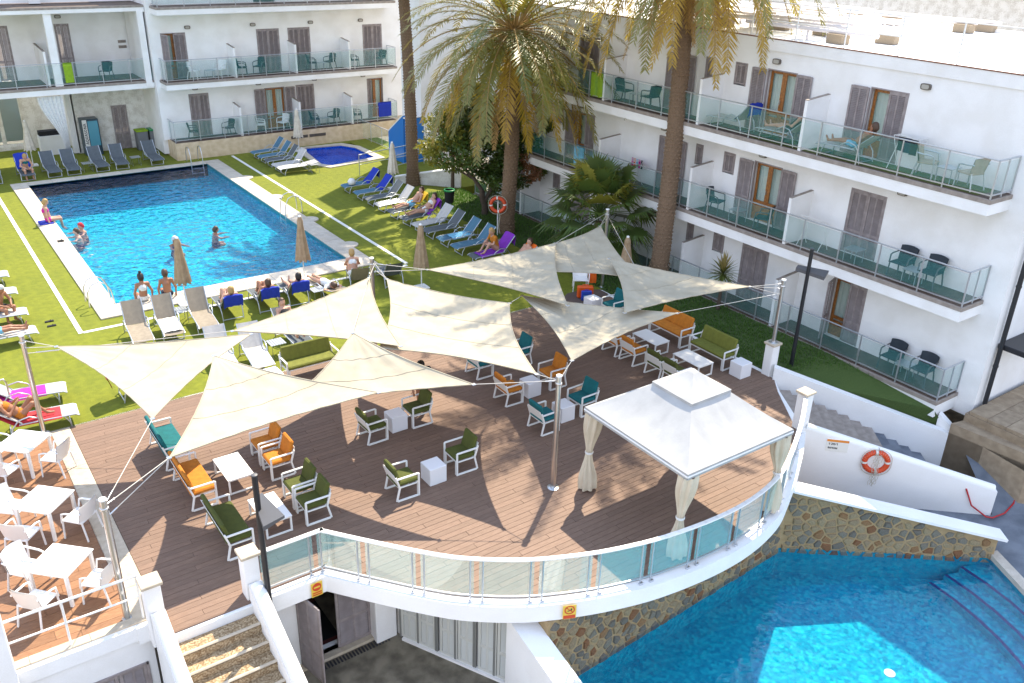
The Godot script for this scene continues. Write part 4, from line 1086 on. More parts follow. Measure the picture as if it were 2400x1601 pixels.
	m.quad(Vector3(19.85, -2.1, -6.2), Vector3(17.5, -2.1, -2.5), Vector3(26, -2.0, 2), Vector3(26, -1.3, -4.5))
	m.quad(Vector3(26, -1.3, -4.5), Vector3(26, -2.0, 2), Vector3(45, -2.0, 4), Vector3(45, -1.0, -8))
	m.quad(Vector3(17.5, -2.1, -2.5), Vector3(13, -2.1, -1.5), Vector3(13, -2.1, 6), Vector3(26, -2.0, 2))
	struct_("pool_paving", m, M.paving, "blue grey paving between the lower pool and the stairs", "pavement")
	m = MB.new(); m.prism(V2([20.35, -7.45, 20.62, -7.4, 19.98, -6.2, 19.1, -4.5, 17.6, -2.45, 17.3, -2.55, 18.88, -4.55, 19.72, -6.3]), -2.2, -2.07)
	struct_("pool_edging", m, M.coping[0], "pale edging slab beside the lower pool steps", "kerb")
	# sandstone alley with shallow steps
	t = thing("sandstone_alley", "sandstone paved alley with shallow steps beside the wing", "alley"); t.set_meta("kind", "structure")
	rng.seed = 15
	for i in 7:
		for j in 5:
			m = MB.new(); m.box(Vector3(23.75 + 1.05 * i, -0.21, -9.85 + 0.52 * j), Vector3(1.04, 0.1, 0.51), 0.008); obj("paving_stone", m, M.sand[rng.randi() % 3], t)
	m = MB.new(); m.prism(V2([23.2, -10.2, 31, -10.2, 31, -7.0, 23.2, -7.0]), -2.2, -0.26); obj("bed", m, M.sand[1], t)
	m = MB.new(); m.prism(V2([22.75, -10.3, 23.2, -10.2, 23.25, -8.0, 23.7, -6.8, 23.0, -7.6]), -2.2, -0.5); obj("step", m, M.sand[0], t)
	m = MB.new(); m.prism(V2([22.95, -9.95, 22.75, -10.3, 23.0, -7.6, 23.7, -6.4, 22.6, -8.0]), -2.2, -0.8); obj("step", m, M.sand[2], t)

# ---------- furniture ----------
func lounge_seat(nm: String, label: String, cat: String, w: float, cushion: Material, group: String) -> Node3D:   # faces +z
	var t := thing(nm, label, cat, Vector3.ZERO, 0, group)
	var h := w / 2
	for s in [-1.0, 1.0]:
		var x: float = s * (h - 0.02)
		var m := MB.new()
		m.box(Vector3(x, 0.3, 0.28), Vector3(0.04, 0.6, 0.04), 0.005)
		m.box(Vector3(x, 0.02, 0.0), Vector3(0.04, 0.04, 0.52), 0.005)
		m.bar(Vector3(x, 0.02, -0.28), Vector3(x, 0.36, -0.2), 0.04, 0.04, Vector3.UP, 0.005)
		m.bar(Vector3(x, 0.36, -0.2), Vector3(x, 0.66, -0.29), 0.04, 0.04, Vector3.UP, 0.005)
		m.box(Vector3(x, 0.6, 0.0), Vector3(0.05, 0.03, 0.55), 0.006)
		obj("side_frame", m, M.white_metal, t)
		m = MB.new(); m.box(Vector3(s * (h - 0.075), 0.18, 0.28), Vector3(0.035, 0.36, 0.035), 0.004); obj("leg", m, M.white_metal, t)
	var f := MB.new()
	for z in [0.26, -0.2]: f.box(Vector3(0, 0.35, z), Vector3(w - 0.08, 0.035, 0.04), 0.004)
	for s in [-1.0, 1.0]: f.box(Vector3(s * (h - 0.045), 0.35, 0.03), Vector3(0.035, 0.03, 0.42), 0.004)
	obj("seat_frame", f, M.white_metal, t)
	f = MB.new(); f.box(Vector3(0, 0.56, -0.275), Vector3(w - 0.09, 0.32, 0.012), 0.003, Basis(Vector3.RIGHT, -0.3)); obj("back_panel", f, M.white_metal, t)
	f = MB.new(); f.box(Vector3(0, 0.42, 0.02), Vector3(w - 0.1, 0.1, 0.55), 0.03); obj("seat_cushion", f, cushion, t)
	f = MB.new(); f.box(Vector3(0, 0.66, -0.235), Vector3(w - 0.12, 0.44, 0.09), 0.03, Basis(Vector3.RIGHT, -0.28)); obj("back_cushion", f, cushion, t)
	return t
func low_table(label: String, at: Vector3, w: float, d: float) -> void:
	var t := thing("coffee_table", label, "table", at, 0, "white coffee tables")
	var m := MB.new(); m.box(Vector3(0, 0.39, 0), Vector3(w, 0.02, d), 0.004); obj("table_top", m, M.white_plastic, t)
	for z in [-d / 2 + 0.03, d / 2 - 0.03]:
		m = MB.new()
		for x in [-w / 2 + 0.03, w / 2 - 0.03]: m.box(Vector3(x, 0.19, z), Vector3(0.04, 0.38, 0.04), 0.004)
		m.box(Vector3(0, 0.02, z), Vector3(w - 0.1, 0.035, 0.035), 0.004); m.box(Vector3(0, 0.365, z), Vector3(w - 0.1, 0.03, 0.035), 0.004); obj("leg_frame", m, M.white_metal, t)
func build_lounge() -> void:
	var D := 0.033
	var protos := {}
	var cols := {"orange": M.f_orange, "green": M.f_green, "teal": M.f_teal, "olive": M.f_olive}
	var chairs := [
		["orange", 5.88, -17.42, -1, "orange armchair facing the left coffee table, nearer of two"], ["orange", 5.88, -18.18, -1, "orange armchair half under the sail, behind its orange twin"],
		["green", 5.87, -16.12, -1, "green armchair facing the grey lamp, farther of two"], ["green", 5.87, -15.4, -1, "green armchair nearest the bend of the glass balustrade"],
		["green", 8.41, -17.6, 1, "green armchair at the small sail, back to the left, beside a white cube"], ["green", 9.78, -17.7, -1, "green armchair with a person leaning over it"],
		["green", 7.9, -15.1, 1, "green armchair with its seat in the sun left of a white cube"], ["green", 9.6, -15.27, -1, "green armchair alone in the middle of the deck right of a white cube"],
		["orange", 12.42, -17.32, 1, "orange armchair left of a white cube in the middle of the deck"], ["orange", 14.02, -17.42, -1, "orange armchair behind the middle steel pole"],
		["teal", 12.33, -15.6, 1, "teal armchair with its back to the left beside the steel pole"], ["teal", 13.8, -15.8, -1, "teal armchair next to the gazebo corner"],
		["teal", 14.0, -19.05, -1, "teal armchair half hidden by the middle sail edge"], ["teal", 12.6, -19.05, 1, "armchair mostly hidden below the middle sail"],
		["orange", 16.97, -17.28, 1, "orange armchair left of the right coffee tables, nearer of two"], ["orange", 16.95, -18.05, 1, "orange armchair below the grey shaded sail, behind its twin"],
		["green", 17.0, -16.2, 1, "green armchair left of the right coffee tables, farther of two"], ["green", 17.0, -15.5, 1, "green armchair just behind the gazebo roof"],
		["teal", 18.75, -20.2, -1, "teal armchair seen through the gap between the right sails"]]
	for c in chairs:
		var turn := -PI / 2 if c[3] < 0 else PI / 2
		var at := Vector3(c[1], D, c[2])
		if not protos.has(c[0]):
			var p := lounge_seat("lounge_armchair", c[4], "armchair", 0.64, cols[c[0]], "%s armchairs on the deck" % c[0])
			p.position = at; p.rotation.y = turn; protos[c[0]] = p
		else: dup(protos[c[0]], c[4], at, turn + 0.03 * sin(c[1] * 7.0))
	for s in [["teal", 3.95, -19.54, PI / 2, "teal two-seat sofa at the left edge of the deck"], ["orange", 3.97, -17.65, PI / 2, "orange two-seat sofa facing the left coffee table"], ["green", 4.06, -15.6, PI / 2, "dark green two-seat sofa beside the stair pillar"],
		["orange", 19.1, -17.85, -PI / 2, "orange sofa at the grass verge, farther of two"], ["olive", 19.08, -16.05, -PI / 2, "olive green sofa at the grass verge beside a white cube"], ["olive", 8.55, -21.75, 0.0, "long olive sofa at the turf edge between the sails"]]:
		var o := lounge_seat("lounge_sofa", s[4], "sofa", 1.45 if s[2] > -21 else 1.6, cols[s[0]], "sofas on the deck")
		o.position = Vector3(s[1], D, s[2]); o.rotation.y = s[3]
	low_table("white coffee table between the orange sofa and orange armchairs", Vector3(4.87, D, -17.62), 0.6, 1.07)
	low_table("white coffee table under the grey lamp head", Vector3(4.98, D, -15.65), 0.6, 1.05)
	low_table("white coffee table before the orange sofa at the verge", Vector3(18.03, D, -17.65), 0.6, 1.05)
	low_table("white coffee table before the olive sofa at the verge", Vector3(18.08, D, -15.9), 0.62, 1.08)
	low_table("white coffee table at the foot of the pool loungers under the sails", Vector3(7.35, D, -21.6), 0.5, 0.6)
	for c in [[9.15, -17.7, "white cube table between two green armchairs by the small sail"], [8.77, -15.15, "white cube table between two green armchairs in the open deck"], [13.15, -17.3, "white cube table between the two orange armchairs"], [13.1, -15.75, "white cube table behind the middle steel pole"], [19.05, -14.9, "white cube table beside the olive sofa at the verge"], [18.45, -20.95, "white cube table in the gap between the right sails"]]:
		var t := thing("cube_table", c[2], "table", Vector3(c[0], D, c[1]), 0, "white cube tables")
		var m := MB.new(); m.box(Vector3(0, 0.225, 0), Vector3(0.45, 0.45, 0.45), 0.012); obj("body", m, M.cube_white, t)

func wicker_chair(nm: String, label: String, frame: Material, weave: Material, group: String) -> Node3D:   # faces +z
	var t := thing(nm, label, "chair", Vector3.ZERO, 0, group)
	var m := MB.new(); m.box(Vector3(0, 0.43, 0.02), Vector3(0.5, 0.045, 0.48), 0.015); obj("seat", m, weave, t)
	var rows := []
	for i in 7:
		var r := PackedVector3Array(); var k := i / 6.0
		for j in 9:
			var s := j / 8.0 * 2 - 1
			r.append(Vector3(s * (0.25 + 0.02 * k), 0.44 + 0.44 * k - 0.03 * s * s * k, -0.2 - 0.1 * k + 0.06 * s * s))
		rows.append(r)
	m = MB.new(); m.grid(rows, 0.03); obj("backrest", m, weave, t)
	for s in [-1.0, 1.0]:
		m = MB.new(); m.tube(P3([s * 0.27, 0.4, 0.24, s * 0.285, 0.63, 0.2, s * 0.285, 0.66, 0.1, s * 0.285, 0.67, -0.1, s * 0.27, 0.69, -0.25]), 0.022, 6); obj("arm", m, frame, t)
		m = MB.new(); m.rod(Vector3(s * 0.27, 0, 0.25), Vector3(s * 0.25, 0.43, 0.23), 0.021, 6); obj("leg", m, frame, t)
		m = MB.new(); m.rod(Vector3(s * 0.25, 0, -0.29), Vector3(s * 0.23, 0.45, -0.2), 0.021, 6); obj("leg", m, frame, t)
	return t
func build_dining() -> void:
	var p: Node3D = null
	var tabs := [[1.05, -20.77, "farthest white dining table, at the steel pole", "the farthest dining table"], [1.02, -18.05, "middle white dining table of the terrace", "the middle dining table"], [0.91, -15.78, "nearest white dining table, behind the railing", "the nearest dining table"]]
	for i in 3:
		var q: Array = tabs[i]
		var t := thing("dining_table", q[2], "table", Vector3(q[0], 0.018, q[1]), PI / 4, "white dining tables")
		var m := MB.new(); m.box(Vector3(0, 0.735, 0), Vector3(0.86, 0.03, 0.86), 0.006); obj("table_top", m, M.white_plastic, t)
		m = MB.new()
		for s in [-1, 1]: m.box(Vector3(0, 0.69, 0.36 * s), Vector3(0.66, 0.06, 0.03)); m.box(Vector3(0.36 * s, 0.69, 0), Vector3(0.03, 0.06, 0.66))
		obj("apron", m, M.white_plastic, t)
		for sx in [-1, 1]:
			for sz in [-1, 1]:
				m = MB.new(); m.box(Vector3(0.375 * sx, 0.36, 0.375 * sz), Vector3(0.065, 0.72, 0.065), 0.008); obj("leg", m, M.white_plastic, t)
		var dirs := [[1, 1, "near side towards the deck"], [-1, 1, "near side away from the deck"], [-1, -1, "far side away from the deck"]]
		for d in dirs:
			var v := Vector3(d[0], 0, d[1]).normalized()
			var lab := "white wicker armchair at %s, %s" % [q[3], d[2]]
			var pos := Vector3(q[0], 0.018, q[1]) + v * 0.78
			var turn := atan2(-v.x, -v.z) + 0.06 * sin(i * 3.0 + d[0])
			if p == null:
				p = wicker_chair("wicker_armchair", lab, M.white_plastic, M.white_plastic, "white wicker chairs at the dining tables"); p.position = pos; p.rotation.y = turn
			else: dup(p, lab, pos, turn)
func lounger(label: String, at: Vector3, turn: float, ang: float, sling: Material, group: String) -> Node3D:   # feet towards +z
	var key := "lounger%.2f%d" % [ang, sling.get_instance_id()]
	if cache.has(key):
		return dup(cache[key], label, at, turn, group)
	var t := thing("sun_lounger", label, "sun lounger", at, turn, group)
	cache[key] = t
	var hz := -0.3; var bl := 0.78
	var bt := Vector3(0, 0.36 + bl * sin(ang), hz - bl * cos(ang))
	for s in [-0.3, 0.3]:
		var m := MB.new(); m.tube(P3([s, 0.36, hz - 0.1, s, 0.35, 0.3, s, 0.33, 0.88, s, 0.28, 0.96]), 0.02, 6); obj("side_rail", m, M.alu, t)
		m = MB.new(); m.tube(P3([s * 1.1, 0.0, -0.62, s * 1.12, 0.3, -0.56, s * 1.12, 0.5, -0.4, s * 1.12, 0.55, -0.15, s * 1.1, 0.45, 0.06, s * 1.02, 0.34, 0.14]), 0.019, 6); obj("arm", m, M.alu, t)
		m = MB.new(); m.tube(P3([s, 0.33, 0.62, s, 0.15, 0.72, s, 0.0, 0.74]), 0.018, 6); obj("leg", m, M.alu, t)
		m = MB.new(); m.rod(Vector3(s, 0.36, hz), bt + Vector3(s, 0, 0), 0.018, 6); obj("back_rail", m, M.alu, t)
	var f := MB.new(); f.rod(Vector3(-0.3, 0.02, 0.74), Vector3(0.3, 0.02, 0.74), 0.017, 6); f.rod(Vector3(-0.33, 0.05, -0.61), Vector3(0.33, 0.05, -0.61), 0.017, 6); obj("cross_bar", f, M.alu, t)
	var rows := []
	for i in 9:
		var k := i / 8.0; var r := PackedVector3Array()
		for j in 5:
			var s := j / 4.0 * 2 - 1
			r.append(Vector3(s * 0.29, lerpf(0.365, 0.345, k) - 0.02 * (1 - s * s) - (0.05 * pow(maxf(0, k - 0.85) / 0.15, 2)), lerpf(hz, 0.96, k)))
		rows.append(r)
	f = MB.new(); f.grid(rows, 0.006); obj("seat_sling", f, sling, t)
	rows = []
	var up := Vector3(0, cos(ang), sin(ang))
	for i in 6:
		var k := i / 5.0; var r := PackedVector3Array()
		for j in 5:
			var s := j / 4.0 * 2 - 1
			r.append(bt.lerp(Vector3(0, 0.36, hz), k) + Vector3(s * 0.285, 0, 0) - up * 0.02 * (1 - s * s))
		rows.append(r)
	f = MB.new(); f.grid(rows, 0.006); obj("back_sling", f, sling, t)
	return t
func towel(label: String, at: Vector3, turn: float, ang: float, mat: Material, part := "all") -> void:   # lies on a lounger standing at `at`
	var hz := -0.3; var up := Vector3(0, cos(ang), sin(ang))
	var pts: Array[Vector3] = []
	var bt := Vector3(0, 0.36 + 0.78 * sin(ang), hz - 0.78 * cos(ang))
	if part != "seat":
		var back := Vector3(0, sin(ang), -cos(ang))
		pts.append(bt + back * 0.0 - up * 0.16 + Vector3(0, -0.1, 0) - back * 0.2); pts.append(bt + back * 0.03 - up * 0.03); pts.append(bt + back * 0.02 + up * 0.025)
		pts.append(bt.lerp(Vector3(0, 0.36, hz), 0.5) + up * 0.022)
	if part != "back":
		pts.append(Vector3(0, 0.385, hz)); pts.append(Vector3(0, 0.375, 0.2)); pts.append(Vector3(0, 0.365, 0.72))
	else: pts.append(Vector3(0, 0.385, hz + 0.1))
	var rows := []
	rng.seed = hash(label)
	for i in pts.size():
		var r := PackedVector3Array()
		for j in 9:
			var s := j / 8.0 * 2 - 1
			r.append(pts[i] + Vector3(s * 0.31, 0.012 * sin(j * 2.1 + i) + rng.randf() * 0.008 - (0.05 * maxf(0, absf(s) - 0.85) / 0.15), 0))
		rows.append(r)
	var m := MB.new(); m.grid(rows, 0.008)
	var o := obj("towel", m, mat); o.position = at; o.rotation.y = turn
	tag(o, label, "towel")
func side_table(label: String, at: Vector3) -> void:
	var t := thing("side_table", label, "table", at, 0, "small aluminium side tables")
	var m := MB.new()
	for k in 6: m.box(Vector3(-0.2 + 0.08 * k, 0.42, 0), Vector3(0.07, 0.015, 0.46), 0.003)
	obj("table_top", m, M.alu, t)
	for x in [-0.2, 0.2]:
		m = MB.new(); m.tube(P3([x, 0, -0.2, x, 0.4, -0.2, x, 0.4, 0.2, x, 0, 0.2]), 0.014, 6); obj("leg_frame", m, M.alu, t)
func parasol(label: String, at: Vector3, h: float, mat: Material) -> void:
	var t := thing("closed_parasol", label, "parasol", at, 0, "closed parasols")
	var m := MB.new(); m.rod(Vector3(0, 0.03, 0), Vector3(0, h - 0.05, 0), 0.021, 8); obj("pole", m, M.white_metal, t)
	m = MB.new(); m.box(Vector3(0, 0.035, 0), Vector3(0.45, 0.07, 0.45), 0.015); obj("base", m, M.plaster2, t)
	var rows := []
	var L := h - 0.85
	for i in 11:
		var k := i / 10.0; var r := PackedVector3Array()
		for j in 33:
			var a := TAU * j / 32.0
			var rad := (0.05 + 0.2 * pow(k, 0.8) + (0.025 if i == 1 else 0.0)) * (1.0 + 0.16 * (0.3 + k) * cos(a * 8))
			r.append(Vector3(cos(a) * rad, h - 0.04 - L * k - 0.04 * k * cos(a * 8), sin(a) * rad))
		rows.append(r)
	m = MB.new(); m.grid(rows); obj("canopy", m, mat, t)
	m = MB.new(); m.lathe(Vector3(0, h - 0.06, 0), [Vector2(0.055, 0), Vector2(0.05, 0.05), Vector2(0.0, 0.08)], 10); obj("finial", m, M.white_metal, t)
func build_loungers() -> void:
	var G: Material = M.sling_grey; var T: Material = M.sling_tan; var Wt: Material = M.sling_white; var Bl: Material = M.sling_blue
	var A := 0.86
	var rc := [[-38.1, Bl, "right lawn lounger under a blue towel, farthest in the row"], [-36.75, Bl, "right lawn lounger under a blue towel, second in the row"], [-35.67, G, "empty right lawn lounger behind the closed parasol"], [-34.64, Wt, "empty pale lounger next to the man in blue shorts"], [-33.49, G, "lounger carrying the man in blue shorts"], [-32.36, G, "lounger carrying the woman with sunglasses"], [-31.28, Wt, "empty lounger with a sunlit seat in front of the green bin"], [-30.35, G, "empty grey lounger third from the woman in pink"], [-29.17, Bl, "blue grey lounger with a pale cloth on the seat"], [-28.1, Bl, "empty blue grey lounger beside the woman in pink"], [-26.8, G, "lounger carrying the woman in the pink shirt"], [-25.35, G, "lounger under the orange towel at the big sail"]]
	for r in rc: lounger(r[2], Vector3(18.3, 0, r[0]), -PI / 2 + 0.05 * sin(r[0] * 5.0), A, r[1], "loungers in the row on the right lawn")
	towel("royal blue towel on the farthest lounger of the right lawn", Vector3(18.3, 0, -38.1), -PI / 2, A, M.f_blue, "back")
	towel("royal blue towel on the lounger beside the closed parasol", Vector3(18.3, 0, -36.75), -PI / 2, A, M.f_blue, "back")
	towel("yellow patterned towel behind the man in blue shorts", Vector3(18.3, 0, -33.49), -PI / 2, A, M.f_yellow, "back")
	towel("blue towel behind the woman with sunglasses", Vector3(18.3, 0, -32.36), -PI / 2, A, M.f_purple, "back")
	towel("pale blue cloth on the seat of an empty lounger", Vector3(18.5, 0, -29.17), -PI / 2, A, M.f_sky, "seat")
	towel("bright purple towel on the lounger of the woman in pink", Vector3(18.3, 0, -26.8), -PI / 2, A, M.f_purple)
	towel("orange and yellow towel showing above the big sail", Vector3(18.3, 0, -25.35), -PI / 2, A, M.f_orange2, "back")
	var br := [[3.9, "far row lounger with a blue towel at the picture edge"], [5.3, "far row lounger where a woman sits"], [6.45, "far row lounger right of the sitting woman"], [7.35, "far row lounger in front of the drinks machine"], [8.65, "far row lounger fourth from the plinth corner"], [9.65, "far row lounger in front of the grey service door"], [11.32, "far row lounger nearest the plinth, in front of the bins"]]
	for b in br: lounger(b[1], Vector3(b[0], 0, -48.3), 0.06 * sin(b[0] * 3.0), 0.95, G, "loungers in the shaded far row")
	towel("blue towel on the far row lounger at the picture edge", Vector3(3.9, 0, -48.3), 0, 0.95, M.f_blue, "back")
	towel("blue towel behind the woman of the far row", Vector3(5.3, 0, -48.3), 0, 0.95, M.f_blue, "back")
	var kz := [[-46.5, Bl, "lounger farthest from the camera at the paddling pool"], [-45.45, Bl, "second lounger beside the paddling pool"], [-44.5, G, "third lounger beside the paddling pool"], [-43.45, Wt, "fourth lounger beside the paddling pool"], [-42.7, Wt, "sunlit lounger at the paddling pool corner"]]
	for k in kz: lounger(k[2], Vector3(16.95, 0, k[0]), -PI / 2 + 0.04 * sin(k[0] * 4.0), 0.9 if k[0] < -43 else 0.15, k[1], "loungers by the paddling pool")
	var lc := [[-33.85, "left lawn lounger farthest, at the picture edge"], [-32.05, "left lawn lounger with a printed white towel"], [-30.0, "left lawn lounger where a man sits"], [-28.3, "left lawn lounger with outstretched legs on it"], [-24.06, "left lawn lounger with a magenta towel behind the steel pole"], [-22.6, "left lawn lounger of the reading woman"]]
	for l in lc: lounger(l[1], Vector3(1.55, 0, l[0]), PI / 2 + 0.05 * sin(l[0] * 3.0) - (0.12 if l[0] > -25 else 0.0), 0.7, Wt, "loungers on the left lawn")
	towel("printed white towel on a left lawn lounger", Vector3(1.55, 0, -32.05), PI / 2, 0.7, M.f_white, "seat")
	towel("magenta towel on a left lawn lounger", Vector3(1.3, 0, -24.06), PI / 2 - 0.1, 0.7, M.f_pink)
	towel("red striped towel under the reading woman", Vector3(1.4, 0, -22.6), PI / 2 - 0.1, 0.7, M.f_red)
	lounger("dark lounger half hidden by the left sail", Vector3(4.3, 0, -23.1), PI / 2, 0.7, G, "loungers behind the left sail")
	towel("red towel on the lounger half hidden by the left sail", Vector3(4.3, 0, -23.1), PI / 2, 0.7, M.f_red, "back")
	for f in [[5.07, "empty tan lounger at the near pool edge, leftmost of three"], [5.98, "tan lounger with a white cloth, middle of three at the near pool edge"], [7.03, "empty tan lounger beside the man at the pool edge"]]: lounger(f[1], Vector3(f[0], 0, -26.72), -0.08, 0.98, T, "tan loungers at the near pool edge")
	towel("crumpled white cloth on the middle tan lounger", Vector3(5.98, 0, -26.6), -0.08, 0.98, M.f_white, "seat")
	for f in [[8.0, "first"], [9.23, "second"], [10.28, "third"]]:
		lounger("lounger turned to the pool under a blue towel, %s from the left" % f[1], Vector3(f[0], 0, -27.15), PI - 0.05, 0.8, G, "loungers turned to the pool")
		towel("blue towel over the back of a pool lounger, %s from the left" % f[1], Vector3(f[0], 0, -27.15), PI - 0.05, 0.8, M.f_blue, "back")
	lounger("flat lounger under the woman in a white top", Vector3(11.35, 0, -27.0), PI + 0.1, 0.2, T, "loungers turned to the pool")
	lounger("tan lounger of the blonde woman at the pool corner", Vector3(12.7, 0, -27.1), PI - 0.3, 0.9, T, "loungers turned to the pool")
	lounger("dark lounger behind the far steel pole", Vector3(13.85, 0, -26.9), PI - 0.2, 0.9, G, "loungers turned to the pool")
	lounger("pale lounger between the left sails, right one", Vector3(7.5, 0, -23.25), -0.1, 0.95, Wt, "loungers between the sails")
	lounger("pale lounger between the left sails, left one", Vector3(6.6, 0, -23.55), -0.1, 0.95, Wt, "loungers between the sails")
	lounger("lounger of the sunbather between the left sails", Vector3(8.95, 0, -24.0), 0.0, 0.7, G, "loungers between the sails")
	for s in [["side table between two far row loungers", Vector3(8.05, 0, -48.0)], ["side table beside the service door loungers", Vector3(10.4, 0, -48.1)], ["side table between tan loungers at the pool edge", Vector3(6.5, 0, -27.3)], ["side table beside the man reading a paper", Vector3(10.95, 0, -26.6)], ["side table next to the pale loungers between the sails", Vector3(8.2, 0, -23.4)], ["white side table at the sunlit paddling pool lounger", Vector3(17.7, 0, -42.3)], ["side table beside the woman in pink", Vector3(19.1, 0, -27.5)], ["side table between blue grey loungers", Vector3(19.2, 0, -29.75)]]: side_table(s[0], s[1])
	parasol("closed pale parasol beside the paddling pool", Vector3(18.79, 0, -46.81), 2.35, M.parasol_pale)
	parasol("closed pale parasol in front of the arcade planter", Vector3(5.95, 0, -50.4), 2.3, M.parasol_pale)
	parasol("closed pale parasol at the far left edge of the arcade", Vector3(3.6, 0, -50.2), 2.3, M.parasol_pale)
	parasol("closed beige parasol between the right lawn loungers", Vector3(19.72, 0, -37.54), 2.3, M.parasol_pale)
	parasol("closed tan parasol at the right half of the near pool edge", Vector3(11.28, 0, -28.55), 2.45, M.parasol)
	parasol("closed tan parasol beside the couple at the pool edge", Vector3(7.05, 0, -28.55), 2.4, M.parasol)
	parasol("closed tan parasol on the lawn behind the sails", Vector3(14.52, 0, -25.74), 2.4, M.parasol)
	parasol("closed tan parasol behind the peak of the right sail", Vector3(20.3, 0, -21.45), 2.2, M.parasol)

# ---------- sails, gazebo, lamps, small things ----------
func sail(label: String, c: Array, cables: Array) -> void:
	var t := thing("shade_sail", label, "shade sail", Vector3.ZERO, 0, "cream shade sails")
	var rows := []; var N := 22
	var G := Vector3.ZERO
	for p in c: G += p
	G /= c.size()
	var ed := []
	if c.size() == 3:
		for i in N + 1:
			var r := PackedVector3Array()
			for j in N + 1:
				var u := i / float(N); var v := j / float(N)
				var a := 1.0 - u; var b := u * (1 - v); var d := u * v
				var p: Vector3 = c[0] * a + c[1] * b + c[2] * d
				var k := 4 * b * d * (1 - a) + 4 * d * a * (1 - b) + 4 * a * b * (1 - d)
				p += (G - p) * 0.11 * k
				p.y -= 3.2 * a * b * d
				p.y += 0.022 * sin(v * 30.0 + u * 3.0) * u * (1 - u) * 2.2 + 0.01 * sin((a - b) * 30.0) * a * b * 3.0 + 0.01 * sin((b - d) * 24.0) * b * d * 3.0
				r.append(p)
			rows.append(r)
		for s in 3:
			var e := PackedVector3Array()
			for i in N + 1:
				if s == 0: e.append(rows[i][0])
				elif s == 1: e.append(rows[i][N])
				else: e.append(rows[N][i])
			ed.append(e)
	else:
		for i in N + 1:
			var r := PackedVector3Array()
			for j in N + 1:
				var u := i / float(N); var v := j / float(N)
				var p: Vector3 = (c[0] as Vector3).lerp(c[1], v).lerp((c[3] as Vector3).lerp(c[2], v), u)
				p += ((c[0] as Vector3).lerp(c[1], v).lerp((c[3] as Vector3).lerp(c[2], v), 0.5) - p) * 0.11 * sin(PI * v) * absf(2 * u - 1)
				p += ((c[0] as Vector3).lerp(c[1], 0.5).lerp((c[3] as Vector3).lerp(c[2], 0.5), u) - p) * 0.11 * sin(PI * u) * absf(2 * v - 1)
				p.y += 0.02 * sin(atan2(v, u + 0.02) * 30.0) * (1 - u) * (1 - v) - 0.12 * sin(PI * u) * sin(PI * v)
				r.append(p)
			rows.append(r)
		var e0 := PackedVector3Array(); var e1 := PackedVector3Array()
		for i in N + 1: e0.append(rows[i][0]); e1.append(rows[i][N])
		ed = [rows[0], rows[N], e0, e1]
	var m := MB.new(); m.grid(rows)
	# front faces up
	if m.n[m.n.size() / 2].y < 0:
		rows.reverse(); m = MB.new(); m.grid(rows)
	obj("cloth", m, M.sail, t)
	for k in [7, 14]:
		var sp := PackedVector3Array()
		for j in N + 1: sp.append(rows[k][j] + Vector3(0, 0.004, 0))
		if sp[0].distance_to(sp[N]) > 0.3: m = MB.new(); m.tube(sp, 0.006, 5); obj("seam", m, M.sail, t)
	for e in ed:
		m = MB.new(); m.tube(e, 0.014, 5); obj("hem", m, M.sail, t)
	for p in c:
		m = MB.new(); m.box(p, Vector3(0.09, 0.02, 0.09), 0.006); obj("corner_plate", m, M.steel, t)
	for q in cables:
		m = MB.new(); m.rod(q[0], q[1], 0.009, 5); obj("cable", m, M.cable, t)
		m = MB.new(); m.rod((q[1] as Vector3).lerp(q[0], 0.05), (q[1] as Vector3).lerp(q[0], 0.16), 0.016, 6); obj("turnbuckle", m, M.steel, t)
func sail_pole(label: String, at: Vector3, h: float) -> void:
	var t := thing("sail_pole", label, "pole", at, 0, "steel sail poles")
	var m := MB.new(); m.tube(P3([0, 0, 0, 0, h, 0]), 0.062, 16); obj("shaft", m, M.steel, t)
	m = MB.new(); m.lathe(Vector3(0, h, 0), [Vector2(0.066, -0.02), Vector2(0.066, 0.012), Vector2(0.0, 0.02)], 16); obj("cap", m, M.white_metal, t)
	m = MB.new(); m.lathe(Vector3(0, h - 0.22, 0), [Vector2(0.063, 0), Vector2(0.082, 0.0), Vector2(0.082, 0.05), Vector2(0.063, 0.05)], 16); obj("clamp", m, M.steel, t)
	m = MB.new(); m.lathe(Vector3.ZERO, [Vector2(0.14, 0), Vector2(0.14, 0.015), Vector2(0.063, 0.02)], 16); obj("base_plate", m, M.steel, t)
